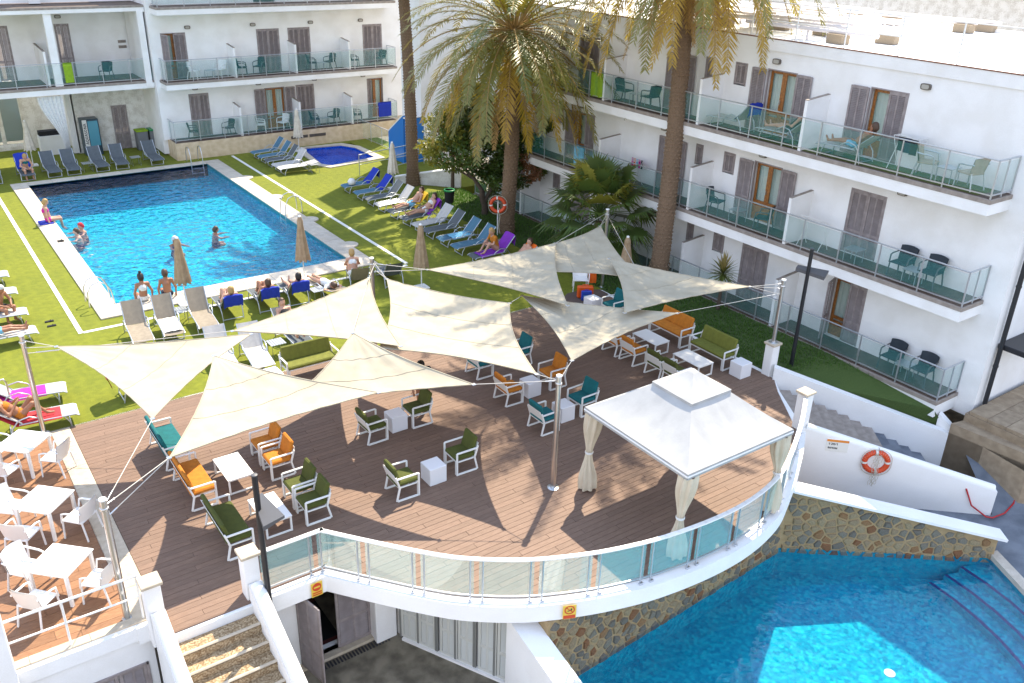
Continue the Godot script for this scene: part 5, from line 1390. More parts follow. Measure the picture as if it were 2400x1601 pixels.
func build_sails() -> void:
	var A := Vector3(1.61, 2.6, -22.25); var B := Vector3(1.68, 2.55, -14.38); var C := Vector3(10.94, 2.85, -13.36); var D := Vector3(10.91, 2.8, -22.08); var E := Vector3(20.16, 2.8, -22.44); var F := Vector3(19.85, 2.9, -14.5)
	sail_pole("steel sail pole at the far corner of the dining terrace", Vector3(1.61, 0.0, -22.25), 2.74)
	sail_pole("steel sail pole behind the terrace railing", Vector3(1.68, 0.0, -14.38), 2.7)
	sail_pole("steel sail pole standing free in the middle of the deck", Vector3(10.94, 0.03, -13.36), 2.95)
	sail_pole("steel sail pole between the pool loungers and the sails", Vector3(10.91, 0.0, -22.28), 2.92)
	sail_pole("steel sail pole below the fan palm", Vector3(20.16, 0.0, -22.44), 2.92)
	sail_pole("steel sail pole on the white pillar at the verge", Vector3(19.85, 1.07, -14.5), 1.95)
	var s1 := [Vector3(2.20, 2.68, -21.29), Vector3(3.19, 2.60, -16.89), Vector3(6.21, 2.75, -19.43)]
	var s2 := [Vector3(4.94, 3.00, -18.24), Vector3(3.06, 2.58, -15.28), Vector3(7.53, 2.65, -15.33)]
	var s3 := [Vector3(5.89, 2.75, -19.83), Vector3(10.32, 2.75, -21.29), Vector3(8.89, 2.80, -16.82)]
	var s4 := [Vector3(7.98, 3.12, -17.47), Vector3(5.68, 2.40, -16.26), Vector3(9.37, 2.75, -14.38)]
	var s5 := [Vector3(10.70, 2.75, -20.94), Vector3(12.51, 2.85, -17.50), Vector3(10.77, 2.80, -13.96), Vector3(8.50, 2.70, -17.17)]
	var s6 := [Vector3(12.11, 2.70, -21.10), Vector3(16.50, 2.85, -20.69), Vector3(13.88, 2.75, -16.76)]
	var s7 := [Vector3(18.90, 2.82, -21.35), Vector3(17.02, 2.68, -17.25), Vector3(15.02, 2.66, -19.29), Vector3(16.09, 2.80, -20.72)]
	var s8 := [Vector3(16.91, 2.92, -18.59), Vector3(19.16, 2.75, -15.09), Vector3(14.94, 2.70, -15.67)]
	var s9 := [Vector3(13.60, 2.50, -18.43), Vector3(16.37, 2.55, -15.15), Vector3(12.13, 2.60, -14.37)]
	sail("shade sail reaching the far left steel pole, tip over the teal sofa", s1, [[s1[0], A], [s1[0], A + Vector3(0, -0.2, 0)], [s1[1], B]])
	sail("large shade sail over the left orange armchairs, tip near the railing pole", s2, [[s2[1], B], [s2[1], B + Vector3(0, -0.25, 0)]])
	sail("shade sail nearest the pool between the left sails and the far pole", s3, [[s3[1], D], [s3[0], A + Vector3(0, -0.35, 0)]])
	sail("small peaked shade sail in the middle front, tip towards the free pole", s4, [[s4[2], C], [s4[0], s3[1]]])
	sail("four cornered shade sail in the middle with palm shadows on it", s5, [[s5[0], D], [s5[0], D + Vector3(0, -0.2, 0)], [s5[2], C]])
	sail("shade sail with a long tip pointing left over the lawn", s6, [[s6[0], D], [s6[1], E], [s6[0], D + Vector3(0, -0.25, 0)]])
	sail("shade sail rising to the pole below the fan palm", s7, [[s7[0], E], [s7[0], E + Vector3(0, -0.25, 0)], [s7[1], E + Vector3(0, -0.1, 0)]])
	sail("shade sail with a long tip pointing right to the verge pillar", s8, [[s8[1], F], [s8[1], F + Vector3(0, -0.15, 0)], [s8[1], F + Vector3(0, -0.35, 0)]])
	sail("blue grey shaded sail hanging lowest, before the orange sofa", s9, [[s9[1], F + Vector3(0, -0.3, 0)], [s9[0], s5[1]], [s9[2], C]])

func build_gazebo() -> void:
	var t := thing("gazebo", "white square fabric gazebo with tied curtains at the deck front", "gazebo", Vector3(13.05, 0.03, -11.42))
	var hw := 1.6; var ey := 2.17
	var pt := func(q: int, k: float, s: float) -> Vector3:   # side q, k 0 eave..1 crown, s -1..1
		var r := lerpf(hw, 0.55, k)
		var y := ey + 0.78 * pow(k, 1.1)
		var sag := 0.05 * sin(PI * k) * (1 - s * s)
		var v := Vector3(s * r, y - sag + 0.008 * sin(k * 40.0 + s * 2) * (1 - s * s) * k, r)
		return Basis(Vector3.UP, q * PI / 2) * v
	for q in 4:
		var rows := []
		for i in 15:
			var r := PackedVector3Array()
			for j in 17: r.append(pt.call(q, i / 14.0, j / 8.0 - 1))
			rows.append(r)
		var m := MB.new(); m.grid(rows)
		if m.n[10].y < 0: rows.reverse(); m = MB.new(); m.grid(rows)
		obj("roof_panel", m, M.gazebo, t)
		m = MB.new(); var vr := [PackedVector3Array(), PackedVector3Array()]
		for j in 17:
			var p: Vector3 = pt.call(q, 0.0, j / 8.0 - 1)
			vr[0].append(p); vr[1].append(p + Vector3(0, -0.13, 0))
		m.grid(vr, 0.01); obj("valance", m, M.gazebo, t)
		rows = []
		for i in 7:
			var r := PackedVector3Array(); var k := i / 6.0
			for j in 11: r.append(Basis(Vector3.UP, q * PI / 2) * Vector3((j / 5.0 - 1) * lerpf(0.6, 0.0, k), 2.98 + 0.42 * k - 0.03 * sin(PI * k), lerpf(0.6, 0.0, k)))
			rows.append(r)
		m = MB.new(); m.grid(rows)
		if m.n[3].y < 0: rows.reverse(); m = MB.new(); m.grid(rows)
		var cr := obj("crown_panel", m, M.gazebo, t)
		vr = [PackedVector3Array(), PackedVector3Array()]
		for j in 21:
			var s := j / 10.0 - 1
			var p := Basis(Vector3.UP, q * PI / 2) * Vector3(s * 0.595, 2.975, 0.595)
			vr[0].append(p); vr[1].append(p + Vector3(0, -0.08 - 0.07 * absf(sin(s * PI * 1.5)), 0))
		m = MB.new(); m.grid(vr); obj("scallop", m, M.gazebo, cr)
		m = MB.new(); m.rod(pt.call(q, 0.0, -1.0) * Vector3(1, 0, 1) + Vector3(0, ey - 0.06, 0), pt.call(q, 0.0, 1.0) * Vector3(1, 0, 1) + Vector3(0, ey - 0.06, 0), 0.025, 8); obj("eave_beam", m, M.white_metal, t)
	for sx in [-1, 1]:
		for sz in [-1, 1]:
			var p := Vector3(sx * 1.46, 0, sz * 1.46)
			var m := MB.new(); m.box(p + Vector3(0, 1.07, 0), Vector3(0.06, 2.14, 0.06), 0.006); obj("post", m, M.white_metal, t)
			m = MB.new()
			for q in 4: m.rod(p + Vector3(0, 2.15, 0), Vector3(sx * 0.55, 2.9, sz * 0.55), 0.02, 6); break
			obj("hip_rafter", m, M.white_metal, t)
			var rows := []
			var tie := 1.02
			for i in 21:
				var y := 2.05 - 2.0 * i / 20.0
				var d := absf(y - tie)
				var rad := 0.075 + 0.13 * smoothstep(0.0, 0.75, d)
				var r := PackedVector3Array()
				for j in 33:
					var a := TAU * j / 32.0
					var rr := rad * (1 + 0.22 * cos(a * 7 + sin(y * 3)))
					r.append(p + Vector3(cos(a) * rr + 0.05 * sin(y * 2.2) * sx, y, sin(a) * rr * 0.8))
				rows.append(r)
			m = MB.new(); m.grid(rows); var cu := obj("curtain", m, M.curtain, t)
			m = MB.new(); m.lathe(p + Vector3(0.05 * sin(tie * 2.2) * sx, tie - 0.03, 0), [Vector2(0.09, 0), Vector2(0.1, 0.03), Vector2(0.09, 0.06)], 12); obj("tie_band", m, M.f_white, cu)

func lamp_post(label: String, at: Vector3, h: float, hy: float, turn: float) -> void:
	var t := thing("lamp_post", label, "lamp post", at, turn, "black lamp posts")
	var m := MB.new(); m.tube(P3([0, 0, 0, 0, hy, 0, 0, h, 0]), [0.062, 0.055, 0.055], 14); obj("shaft", m, M.black_metal, t)
	m = MB.new(); m.lathe(Vector3(0, h, 0), [Vector2(0.058, -0.01), Vector2(0.058, 0.01), Vector2(0, 0.015)], 12); obj("cap", m, M.grey_metal, t)
	# wedge shaped head widening away from the post
	var P := [Vector3(0.05, hy + 0.02, -0.38), Vector3(0.22, hy + 0.06, -0.38), Vector3(0.30, hy + 0.06, 0.5), Vector3(-0.10, hy - 0.02, 0.5)]
	var Q := [P[0] + Vector3(0, -0.1, 0), P[1] + Vector3(0, -0.05, 0), P[2] + Vector3(0, -0.05, 0), P[3] + Vector3(0, -0.1, 0)]
	m = MB.new(); m._qn(P[0], P[1], P[2], P[3], Vector3.UP); m._qn(Q[0], Q[1], Q[2], Q[3], Vector3.DOWN)
	for i in 4:
		var j := (i + 1) % 4; m._qn(P[i], P[j], Q[j], Q[i], (P[i] + P[j]) / 2 - Vector3(0.1, hy, 0.05))
	obj("head", m, M.grey_metal, t)
	m = MB.new(); m.box(Vector3(0.12, hy - 0.085, 0.15), Vector3(0.12, 0.01, 0.5), 0.004); obj("diffuser", m, M.lamp_lens, t)
func ring_shape(R: float, r: float) -> Array:
	var w := MB.new(); var o := MB.new()
	for k in 32:
		var a0 := TAU * k / 32.0; var a1 := TAU * (k + 1) / 32.0
		var white := k % 8 == 0
		var tgt := w if white else o
		tgt.tube(PackedVector3Array([Vector3(cos(a0) * R, sin(a0) * R, 0), Vector3(cos(a1) * R, sin(a1) * R, 0)]), r * (1.02 if white else 1.0), 10, false)
	return [o, w]
func lifebuoy(label: String, at: Vector3, turn: float) -> Node3D:
	var t := thing("lifebuoy", label, "lifebuoy", at, turn)
	var s := ring_shape(0.29, 0.075)
	obj("ring", s[0], M.ring_orange, t); obj("white_band", s[1], M.ring_white, t)
	var m := MB.new()
	var pts := PackedVector3Array()
	for k in 33:
		var a := TAU * k / 32.0; var rr := 0.385 + 0.03 * absf(sin(a * 2)); pts.append(Vector3(cos(a) * rr, sin(a) * rr, 0.03))
	m.tube(pts, 0.009, 5); obj("grab_line", m, M.rope, t)
	return t
func flat_text(s: String, size: float, depth: float) -> TextMesh:
	var tm_ := TextMesh.new(); tm_.text = s; tm_.font_size = 32; tm_.pixel_size = size / 32.0; tm_.depth = depth
	var f := SystemFont.new(); f.font_names = PackedStringArray(["Droid Sans"]); f.font_weight = 700; tm_.font = f
	return tm_
func text_part(nm: String, s: String, size: float, at: Vector3, mat: Material, parent: Node) -> MeshInstance3D:
	var o := obj(nm, flat_text(s, size, 0.004), mat, parent); o.position = at; return o
func disc(o: Vector3, r0: float, r1: float, d: float, a0 := 0.0, a1 := TAU) -> MB:   # ring in the xy plane facing +z
	var m := MB.new()
	for k in 32:
		var a := lerpf(a0, a1, k / 32.0); var b := lerpf(a0, a1, (k + 1) / 32.0)
		m.quad(o + Vector3(cos(a) * r0, sin(a) * r0, d), o + Vector3(cos(a) * r1, sin(a) * r1, d), o + Vector3(cos(b) * r1, sin(b) * r1, d), o + Vector3(cos(b) * r0, sin(b) * r0, d))
		m.quad(o + Vector3(cos(a) * r1, sin(a) * r1, 0), o + Vector3(cos(b) * r1, sin(b) * r1, 0), o + Vector3(cos(b) * r1, sin(b) * r1, d), o + Vector3(cos(a) * r1, sin(a) * r1, d))
	return m
func build_details() -> void:
	lamp_post("tall black lamp post with a grey slab head beside the pebble steps", Vector3(4.02, -2.5, -13.28), 5.47, 4.72, 0.0)
	lamp_post("tall black lamp post with a slab head on the grass verge", Vector3(20.9, -0.05, -14.5), 3.8, 3.1, 0.35)
	# lifebuoys
	var b := lifebuoy("orange lifebuoy with tangled rope on the white sloping wall", Vector3(19.46, -0.68, -10.42), -0.78)
	var m := MB.new(); rng.seed = 3
	for k in 7:
		var p := PackedVector3Array()
		for j in 14: p.append(Vector3(0.02 * k - 0.06 + 0.06 * sin(j * 0.9 + k * 2.0), 0.3 - 0.075 * j + 0.04 * sin(j * 1.7 + k), 0.09 + 0.015 * cos(j + k)))
		m.tube(p, 0.006, 4)
	obj("rope", m, M.rope, b)
	m = MB.new(); m.rod(Vector3(0, 0.42, -0.02), Vector3(0, 0.42, 0.1), 0.012, 6); obj("hook", m, M.steel, b)
	var st := thing("lifebuoy_stand", "post with hanging rope holding the orange lifebuoy before the palm", "stand", Vector3(20.15, 0, -29.2))
	m = MB.new(); m.rod(Vector3(0, 0, 0), Vector3(0, 1.5, 0), 0.025, 8); obj("post", m, M.white_metal, st)
	m = MB.new(); m.tube(P3([0.03, 1.2, 0.06, 0.05, 0.8, 0.08, 0.02, 0.4, 0.06, 0.06, 0.1, 0.1]), 0.018, 6); obj("rope", m, M.rope, st)
	lifebuoy("orange lifebuoy on a post in front of the middle palm trunk", Vector3(20.08, 1.35, -29.1), -0.75)
	# depth sign on the wall
	var s := thing("depth_sign", "white notice with an orange header on the lifebuoy wall", "sign", Vector3(18.72, -0.32, -11.16), -0.78)
	m = MB.new(); m.box(Vector3.ZERO, Vector3(0.56, 0.36, 0.012), 0.002); obj("board", m, M.sign_white, s)
	m = MB.new(); m.box(Vector3(0, 0.145, 0.008), Vector3(0.56, 0.065, 0.006)); obj("header", m, M.sign_orange, s)
	text_part("lettering", "1'20/1", 0.085, Vector3(-0.11, 0.045, 0.01), M.ink, s); text_part("lettering", "80/90M", 0.07, Vector3(-0.11, -0.075, 0.01), M.ink, s)
	# signs on the deck fascia
	s = thing("no_entry_sign", "yellow sign with an orange no-entry disc above the basement doors", "sign", Vector3(5.03, -0.2, -13.4))
	m = MB.new(); m.box(Vector3.ZERO, Vector3(0.24, 0.34, 0.01), 0.002); obj("board", m, M.sign_yellow, s)
	obj("disc", disc(Vector3(0, 0.06, 0.006), 0.0, 0.095, 0.004), M.sign_red, s)
	m = MB.new(); m.box(Vector3(0, 0.06, 0.013), Vector3(0.13, 0.035, 0.004)); obj("bar", m, M.sign_yellow, s)
	for k in 2:
		m = MB.new(); m.box(Vector3(0, -0.075 - 0.05 * k, 0.007), Vector3(0.19, 0.03, 0.004)); obj("caption", m, M.sign_red, s)
	s = thing("no_diving_sign", "yellow sign with a red crossed circle on the curved fascia", "sign", Vector3(8.83, -0.17, -10.07), -0.42)
	m = MB.new(); m.box(Vector3.ZERO, Vector3(0.27, 0.33, 0.01), 0.002); obj("board", m, M.sign_yellow, s)
	obj("ring", disc(Vector3(0, 0.055, 0.006), 0.08, 0.105, 0.004), M.sign_red, s)
	m = MB.new(); m.box(Vector3(0, 0.055, 0.009), Vector3(0.18, 0.018, 0.004), 0.0, Basis(Vector3.BACK, -0.75)); obj("slash", m, M.sign_red, s)
	m = MB.new(); m.box(Vector3(0.0, 0.04, 0.0075), Vector3(0.09, 0.02, 0.003), 0.0, Basis(Vector3.BACK, 0.3)); m.box(Vector3(0.035, 0.075, 0.0075), Vector3(0.03, 0.03, 0.003)); obj("pictogram", m, M.ink, s)
	m = MB.new(); m.box(Vector3(0, -0.115, 0.007), Vector3(0.24, 0.08, 0.004)); obj("caption", m, M.sign_red, s)
	# rescue corner between the right sails
	var pl := PackedVector2Array()
	for k in 8: pl.append(Vector2(18.95 + 0.95 * cos(TAU * k / 8 + 0.4), -21.95 + 0.6 * sin(TAU * k / 8 + 0.4)))
	m = MB.new(); m.prism(pl, 0.034, 0.05); tag(obj("floor_mat", m, M.mat_brown), "dark brown mat under the orange and blue cases", "mat")
	var c := thing("rescue_case", "orange plastic case behind the blue first-aid case", "case", Vector3(18.9, 0.05, -21.9), -0.5)
	m = MB.new(); m.box(Vector3(0, 0.22, 0), Vector3(0.56, 0.42, 0.2), 0.03); obj("shell", m, M.orange_plastic, c)
	m = MB.new(); m.tube(P3([-0.1, 0.43, 0, -0.1, 0.48, 0, 0.1, 0.48, 0, 0.1, 0.43, 0]), 0.014, 6); obj("handle", m, M.orange_plastic, c)
	c = thing("first_aid_case", "blue case with a white cross in front of the orange case", "case", Vector3(18.78, 0.05, -21.68), -0.5)
	m = MB.new(); m.box(Vector3(0, 0.18, 0), Vector3(0.36, 0.34, 0.14), 0.02); obj("shell", m, M.blue_plastic, c)
	m = MB.new(); m.tube(P3([-0.06, 0.35, 0, -0.06, 0.39, 0, 0.06, 0.39, 0, 0.06, 0.35, 0]), 0.011, 6); obj("handle", m, M.blue_plastic, c)
	obj("emblem", disc(Vector3(-0.07, 0.1, 0.072), 0.0, 0.04, 0.004), M.ring_white, c)
	m = MB.new(); m.box(Vector3(-0.07, 0.1, 0.078), Vector3(0.05, 0.014, 0.003)); m.box(Vector3(-0.07, 0.1, 0.0785), Vector3(0.014, 0.05, 0.003)); obj("cross", m, M.sign_red, c)
	text_part("lettering", "anek S10", 0.06, Vector3(0.01, 0.2, 0.073), M.f_sky, c)
	var ch := wicker_chair("white_armchair", "white armchair behind the orange and blue cases", M.white_metal, M.white_plastic, ""); ch.position = Vector3(19.25, 0.03, -22.6); ch.rotation.y = -0.6
	var rows := []
	for i in 6:
		var r := PackedVector3Array()
		for j in 7: r.append(Vector3(0.05 * (j - 3) + 0.01 * sin(i * 2.0), 1.0 - 0.17 * i, 0.03 * sin(j * 1.9 + i * 0.4)))
		rows.append(r)
	m = MB.new(); m.grid(rows, 0.012); var ow := obj("orange_vest", m, M.f_orange2); ow.position = Vector3(19.75, 0.05, -22.55); ow.rotation.y = -0.6; tag(ow, "orange vest hanging beside the white armchair", "vest")
	# bins, machine, arcade things
	c = thing("litter_bin", "green topped litter bin behind the right lawn loungers", "bin", Vector3(20.83, 0, -34.16))
	m = MB.new(); m.lathe(Vector3.ZERO, [Vector2(0.2, 0), Vector2(0.24, 0.6)], 16); obj("body", m, M.f_black, c)
	m = MB.new(); m.lathe(Vector3(0, 0.6, 0), [Vector2(0.25, -0.02), Vector2(0.27, 0.02), Vector2(0.25, 0.06), Vector2(0.2, 0.05)], 16); obj("rim", m, M.green_plastic, c)
	for k in 2:
		c = thing("recycling_bin", "grey recycling bin with a %s lid at the plinth corner" % ["pale green", "bright green"][k], "bin", Vector3(11.62 + 0.68 * k, 0, -51.4))
		m = MB.new(); m.box(Vector3(0, 0.5, 0), Vector3(0.58, 1.0, 0.6), 0.03); obj("body", m, M.grey_plastic, c)
		m = MB.new(); m.box(Vector3(0, 1.04, 0), Vector3(0.62, 0.09, 0.64), 0.02); obj("lid", m, M.green_plastic if k else M.f_lime, c)
	c = thing("vending_machine", "dark drinks machine with a white lettered strip at the arcade", "vending machine", Vector3(9.1, 0, -51.6))
	m = MB.new(); m.box(Vector3(0, 0.95, 0), Vector3(0.85, 1.9, 0.75), 0.02); obj("cabinet", m, M.machine, c)
	m = MB.new(); m.box(Vector3(0.12, 1.15, 0.38), Vector3(0.5, 1.3, 0.02), 0.004); obj("display", m, M.machine_front, c)
	m = MB.new(); m.box(Vector3(-0.28, 1.15, 0.38), Vector3(0.22, 1.45, 0.02), 0.004); obj("strip", m, M.sign_white, c)
	var tx := text_part("lettering", "AQUASONA", 0.2, Vector3(-0.28, 1.15, 0.392), M.ink, c); tx.rotation.z = PI / 2
	c = thing("bar_counter", "white bar counter with a dark top in the arcade", "counter", Vector3(7.3, 0, -52.6))
	m = MB.new(); m.box(Vector3(0, 0.5, 0), Vector3(1.2, 1.0, 0.6), 0.01); obj("front", m, M.plaster, c)
	m = MB.new(); m.box(Vector3(0, 1.12, -0.1), Vector3(1.1, 0.24, 0.5), 0.02); obj("top", m, M.f_black, c)
	rows = []
	for i in 15:
		var k := i / 14.0; var r := PackedVector3Array()
		for j in 25:
			var s0 := j / 24.0
			r.append(Vector3(lerpf(lerpf(6.6, 7.75, s0), lerpf(7.45, 7.7, s0), smoothstep(0.0, 0.75, k)), 3.5 - 3.4 * k, -49.5 + 0.05 * sin(j * 1.6)))
		rows.append(r)
	m = MB.new(); m.grid(rows); tag(obj("arcade_curtain", m, M.f_white), "long white curtain gathered at the arcade pillar", "curtain")
	# paddling pool surroundings
	c = thing("slide_enclosure", "blue walled slide enclosure beside the stair tower", "enclosure", Vector3(22.55, 0, -42.4))
	m = MB.new()
	m._qn(Vector3(0, 0, -0.9), Vector3(0, 0, 0.8), Vector3(0, 2.55, 0.8), Vector3(0, 1.4, -0.9), Vector3.LEFT); m._qn(Vector3(0.12, 0, -0.9), Vector3(0.12, 0, 0.8), Vector3(0.12, 2.55, 0.8), Vector3(0.12, 1.4, -0.9), Vector3.RIGHT); m._qn(Vector3(0, 0, 0.8), Vector3(0.12, 0, 0.8), Vector3(0.12, 2.55, 0.8), Vector3(0, 2.55, 0.8), Vector3.BACK); m._qn(Vector3(0, 0, -0.9), Vector3(0.12, 0, -0.9), Vector3(0.12, 1.4, -0.9), Vector3(0, 1.4, -0.9), Vector3.FORWARD)
	m.box(Vector3(0.65, 1.2, 0.86), Vector3(1.05, 2.4, 0.1)); obj("panel", m, M.slide_blue, c)
	m = MB.new(); m.bar(Vector3(0.06, 1.42, -0.92), Vector3(0.06, 2.58, 0.82), 0.16, 0.05); m.box(Vector3(0.6, 2.42, 0.86), Vector3(1.2, 0.05, 0.16)); obj("coping", m, M.plaster, c)
	c = thing("glass_screen", "low glass screen with posts beside the paddling pool", "screen")
	rail_run(c, Vector3(23.25, 0, -48.2), Vector3(23.3, 0, -44.2), 1.1, 1.3, M.glass, M.alu)
	c = thing("ramp", "concrete ramp with blue grey handrails behind the right lawn", "ramp")
	m = MB.new(); sloped_wall(m, Vector2(20.4, -38.6), Vector2(22.7, -36.15), 0.2, 0.25, 0.95, -0.1); obj("ramp_wall", m, M.plaster2, c)
	m = MB.new(); m.bar(Vector3(20.4, 0.28, -38.6), Vector3(22.7, 0.98, -36.15), 0.26, 0.06); obj("coping", m, M.plaster, c)
	for q in [[[19.43, 0, -40.6], [23.2, 0.15, -40.6]], [[20.8, 0, -39.5], [23.2, 0.3, -39.2]]]:
		var a := Vector3(q[0][0], q[0][1], q[0][2]); var e := Vector3(q[1][0], q[1][1], q[1][2])
		m = MB.new(); m.rod(a + Vector3(0, 1.05, 0), e + Vector3(0, 1.15, 0), 0.025, 8); obj("handrail", m, M.alu, c)
		m = MB.new(); m.rod(a + Vector3(0, 0.55, 0), e + Vector3(0, 0.6, 0), 0.018, 8); obj("handrail", m, M.alu, c)
		for k in 3:
			var p := a.lerp(e, k / 2.0); m = MB.new(); m.rod(p, p + Vector3(0, 1.08, 0), 0.022, 8); obj("post", m, M.alu, c)
	# hose, sandals, misc
	m = MB.new(); m.tube(P3([21.15, -1.2, -8.75, 21.25, -1.65, -8.55, 21.45, -1.88, -8.2, 21.6, -1.91, -8.1, 22.0, -1.86, -8.0, 22.5, -1.78, -8.05, 23.2, -1.6, -8.3, 24.2, -1.4, -8.2]), 0.022, 6)
	tag(obj("garden_hose", m, M.hose), "red garden hose coming out of the lifebuoy wall", "hose")
	m = MB.new(); m.tube(P3([1.15, 0, -23.9, 1.15, 0.85, -23.9, 1.1, 0.95, -23.9, 0.5, 0.95, -23.9]), 0.025, 8); tag(obj("turf_handrail", m, M.steel), "steel tube handrail on the turf behind the magenta towel", "handrail")
	for k in 2:
		m = MB.new(); m.box(Vector3(3.0, 0.02, -29.45 + 0.4 * k), Vector3(0.26, 0.035, 0.1), 0.012); m.tube(P3([3.04, 0.03, -29.49 + 0.4 * k, 3.04, 0.07, -29.45 + 0.4 * k, 3.04, 0.03, -29.41 + 0.4 * k]), 0.01, 5)
		tag(obj("sandal", m, M.f_black), "%s black sandal on the turf by the left loungers" % ["farther", "nearer"][k], "sandal")
	for k in 2:
		m = MB.new(); m.box(Vector3(4.8, 0.07, -37.35 + 0.14 * k), Vector3(0.24, 0.03, 0.09), 0.01); m.box(Vector3(4.84, 0.095, -37.35 + 0.14 * k), Vector3(0.04, 0.03, 0.09), 0.01)
		tag(obj("flip_flop", m, M.f_black), "%s dark flip-flop on the pool coping" % ["farther", "nearer"][k], "sandal")
	m = MB.new(); m.box(Vector3(4.75, 0.075, -40.05), Vector3(0.55, 0.04, 0.6), 0.015); tag(obj("blue_towel", m, M.f_blue), "folded blue towel on the pool coping under the sitting woman", "towel")
	var bag := MB.new(); bag.lathe(Vector3(17.75, 0.36, -38.0), [Vector2(0.02, 0.0), Vector2(0.17, 0.05), Vector2(0.2, 0.18), Vector2(0.12, 0.3), Vector2(0.05, 0.34)], 14); tag(obj("beach_bag", bag, M.f_white), "round patterned beach bag on the farthest blue towel lounger", "bag")

# ---------- plants ----------
func frond(mb: MB, rach: MB, o: Vector3, az: float, el: float, L: float, droop: float, pairs: int, leafl: float, w: float) -> void:
	var p := o; var pitch := el
	var pts := PackedVector3Array(); var N := 14
	var h := Vector3(cos(az), 0, sin(az)); var side := Vector3(-sin(az), 0, cos(az))
	var sway := rng.randf_range(-0.25, 0.25)
	for i in N + 1:
		pts.append(p)
		var k := i / float(N)
		p += (h * cos(pitch) + Vector3.UP * sin(pitch) + side * sway * k).normalized() * (L / N)
		pitch -= droop / N * (0.5 + 1.1 * k) * maxf(0.25, cos(pitch))
		pitch = maxf(pitch, -1.5)
	var rad := []
	for i in N + 1: rad.append(lerpf(0.035, 0.006, i / float(N)))
	rach.tube(pts, rad, 5, false)
	for i in pairs:
		var k := 0.14 + 0.86 * (i + rng.randf() * 0.6) / pairs
		var f := minf(k, 0.999) * N; var a := int(f)
		var q := pts[a].lerp(pts[a + 1], f - a)
		var d := (pts[a + 1] - pts[a]).normalized()
		var sd := d.cross(Vector3.UP)
		sd = sd.normalized() if sd.length() > 0.05 else side
		var up := sd.cross(d).normalized()
		var ll := leafl * (0.35 + 0.65 * sin(PI * clampf(k * 0.95 + 0.08, 0, 1))) * rng.randf_range(0.8, 1.15)
		for s in [-1.0, 1.0]:
			var dir: Vector3 = (d * rng.randf_range(0.65, 1.0) + sd * s * 0.85 + up * rng.randf_range(0.05, 0.45)).normalized()
			var tip: Vector3 = q + dir * ll + Vector3.DOWN * ll * rng.randf_range(0.12, 0.4)
			var mid := (q + tip) * 0.5 + up * ll * 0.06
			var wv: Vector3 = dir.cross(up).normalized() * w * 0.5
			mb.quad(q - wv * 0.5, mid - wv, mid + wv, q + wv * 0.5); mb.tri(mid - wv, tip, mid + wv)
func date_palm(label: String, base: Vector3, top: Vector3, r0: float, nf: int, L: float, sd: int, dry: int) -> void:
	rng.seed = sd
	var t := thing("date_palm", label, "palm tree", base, 0, "tall date palms")
	var path := PackedVector3Array(); var rad := []
	var d := top - base
	for i in 31:
		var k := i / 30.0
		path.append(d * k + Vector3(0.08 * sin(k * 3.0), 0, 0.06 * sin(k * 4.0)))
		rad.append(r0 * (1.15 - 0.25 * k + (0.35 * maxf(0, k - 0.9) / 0.1) + 0.25 * maxf(0.0, 0.06 - k) / 0.06) * (1.0 + 0.03 * sin(i * 2.3)))
	var m := MB.new(); m.tube(path, rad, 18); var tr := obj("trunk", m, M.trunk, t)
	m = MB.new()
	var rings := int(d.length() / 0.13)
	for i in rings:
		var k := (i + 0.5) / rings
		var c := d * k + Vector3(0.08 * sin(k * 3.0), 0, 0.06 * sin(k * 4.0))
		var rr: float = rad[int(k * 30)]
		var per := 13
		for j in per:
			var a := TAU * (j + 0.5 * (i % 2) + rng.randf() * 0.25) / per
			var n := Vector3(cos(a), 0, sin(a)); var s := Vector3(-n.z, 0, n.x)
			var p := c + n * rr * 0.98
			var w := rr * 0.24; var hh := 0.075
			var out := p + n * rng.randf_range(0.02, 0.05) + Vector3(0, 0.045, 0)
			m.tri(p - s * w, p + s * w + Vector3(0, 0, 0), out); m.tri(p + s * w, p + Vector3(0, hh, 0), out); m.tri(p + Vector3(0, hh, 0), p - s * w, out)
	obj("leaf_scars", m, M.trunk_scale, tr)
	var sets := {"green": MB.new(), "olive": MB.new(), "gold": MB.new(), "dry": MB.new()}
	var rc := MB.new()
	var o := d + Vector3(0, 0.1, 0)
	for i in nf:
		var k := i / float(nf)
		var az := i * 2.39996 + rng.randf() * 0.3
		var el := lerpf(1.35, -0.75, pow(k, 0.85)) + rng.randf_range(-0.12, 0.12)
		var key := "green" if k < 0.5 else ("olive" if k < 0.78 else "gold")
		if rng.randf() < 0.2: key = "olive"
		frond(sets[key], rc, o + Vector3(cos(az), 0, sin(az)) * 0.18 - Vector3(0, 0.25 * k, 0), az, el, L * rng.randf_range(0.85, 1.08), 1.25 + 0.5 * k, 60, 0.62, 0.046)
	for i in dry:
		frond(sets["dry"], rc, o - Vector3(0, 0.4, 0), i * 2.4 + 0.5, -1.0 - 0.3 * rng.randf(), L * rng.randf_range(0.6, 0.85), 0.8, 44, 0.42, 0.04)
	for key in sets:
		if not sets[key].v.is_empty(): obj("crown", sets[key], M["palm_" + key], t)
	obj("leaf_stalks", rc, M.rachis, t)
	m = MB.new()
	for i in 26:
		var a := i * 2.4; var n := Vector3(cos(a), 0, sin(a))
		m.bar(o + n * 0.16 - Vector3(0, 0.75 - 0.02 * i, 0), o + n * (0.34 + 0.1 * rng.randf()) - Vector3(0, 0.35 - 0.02 * i, 0), 0.09, 0.04)
	obj("leaf_bases", m, M.palm_dry, t)
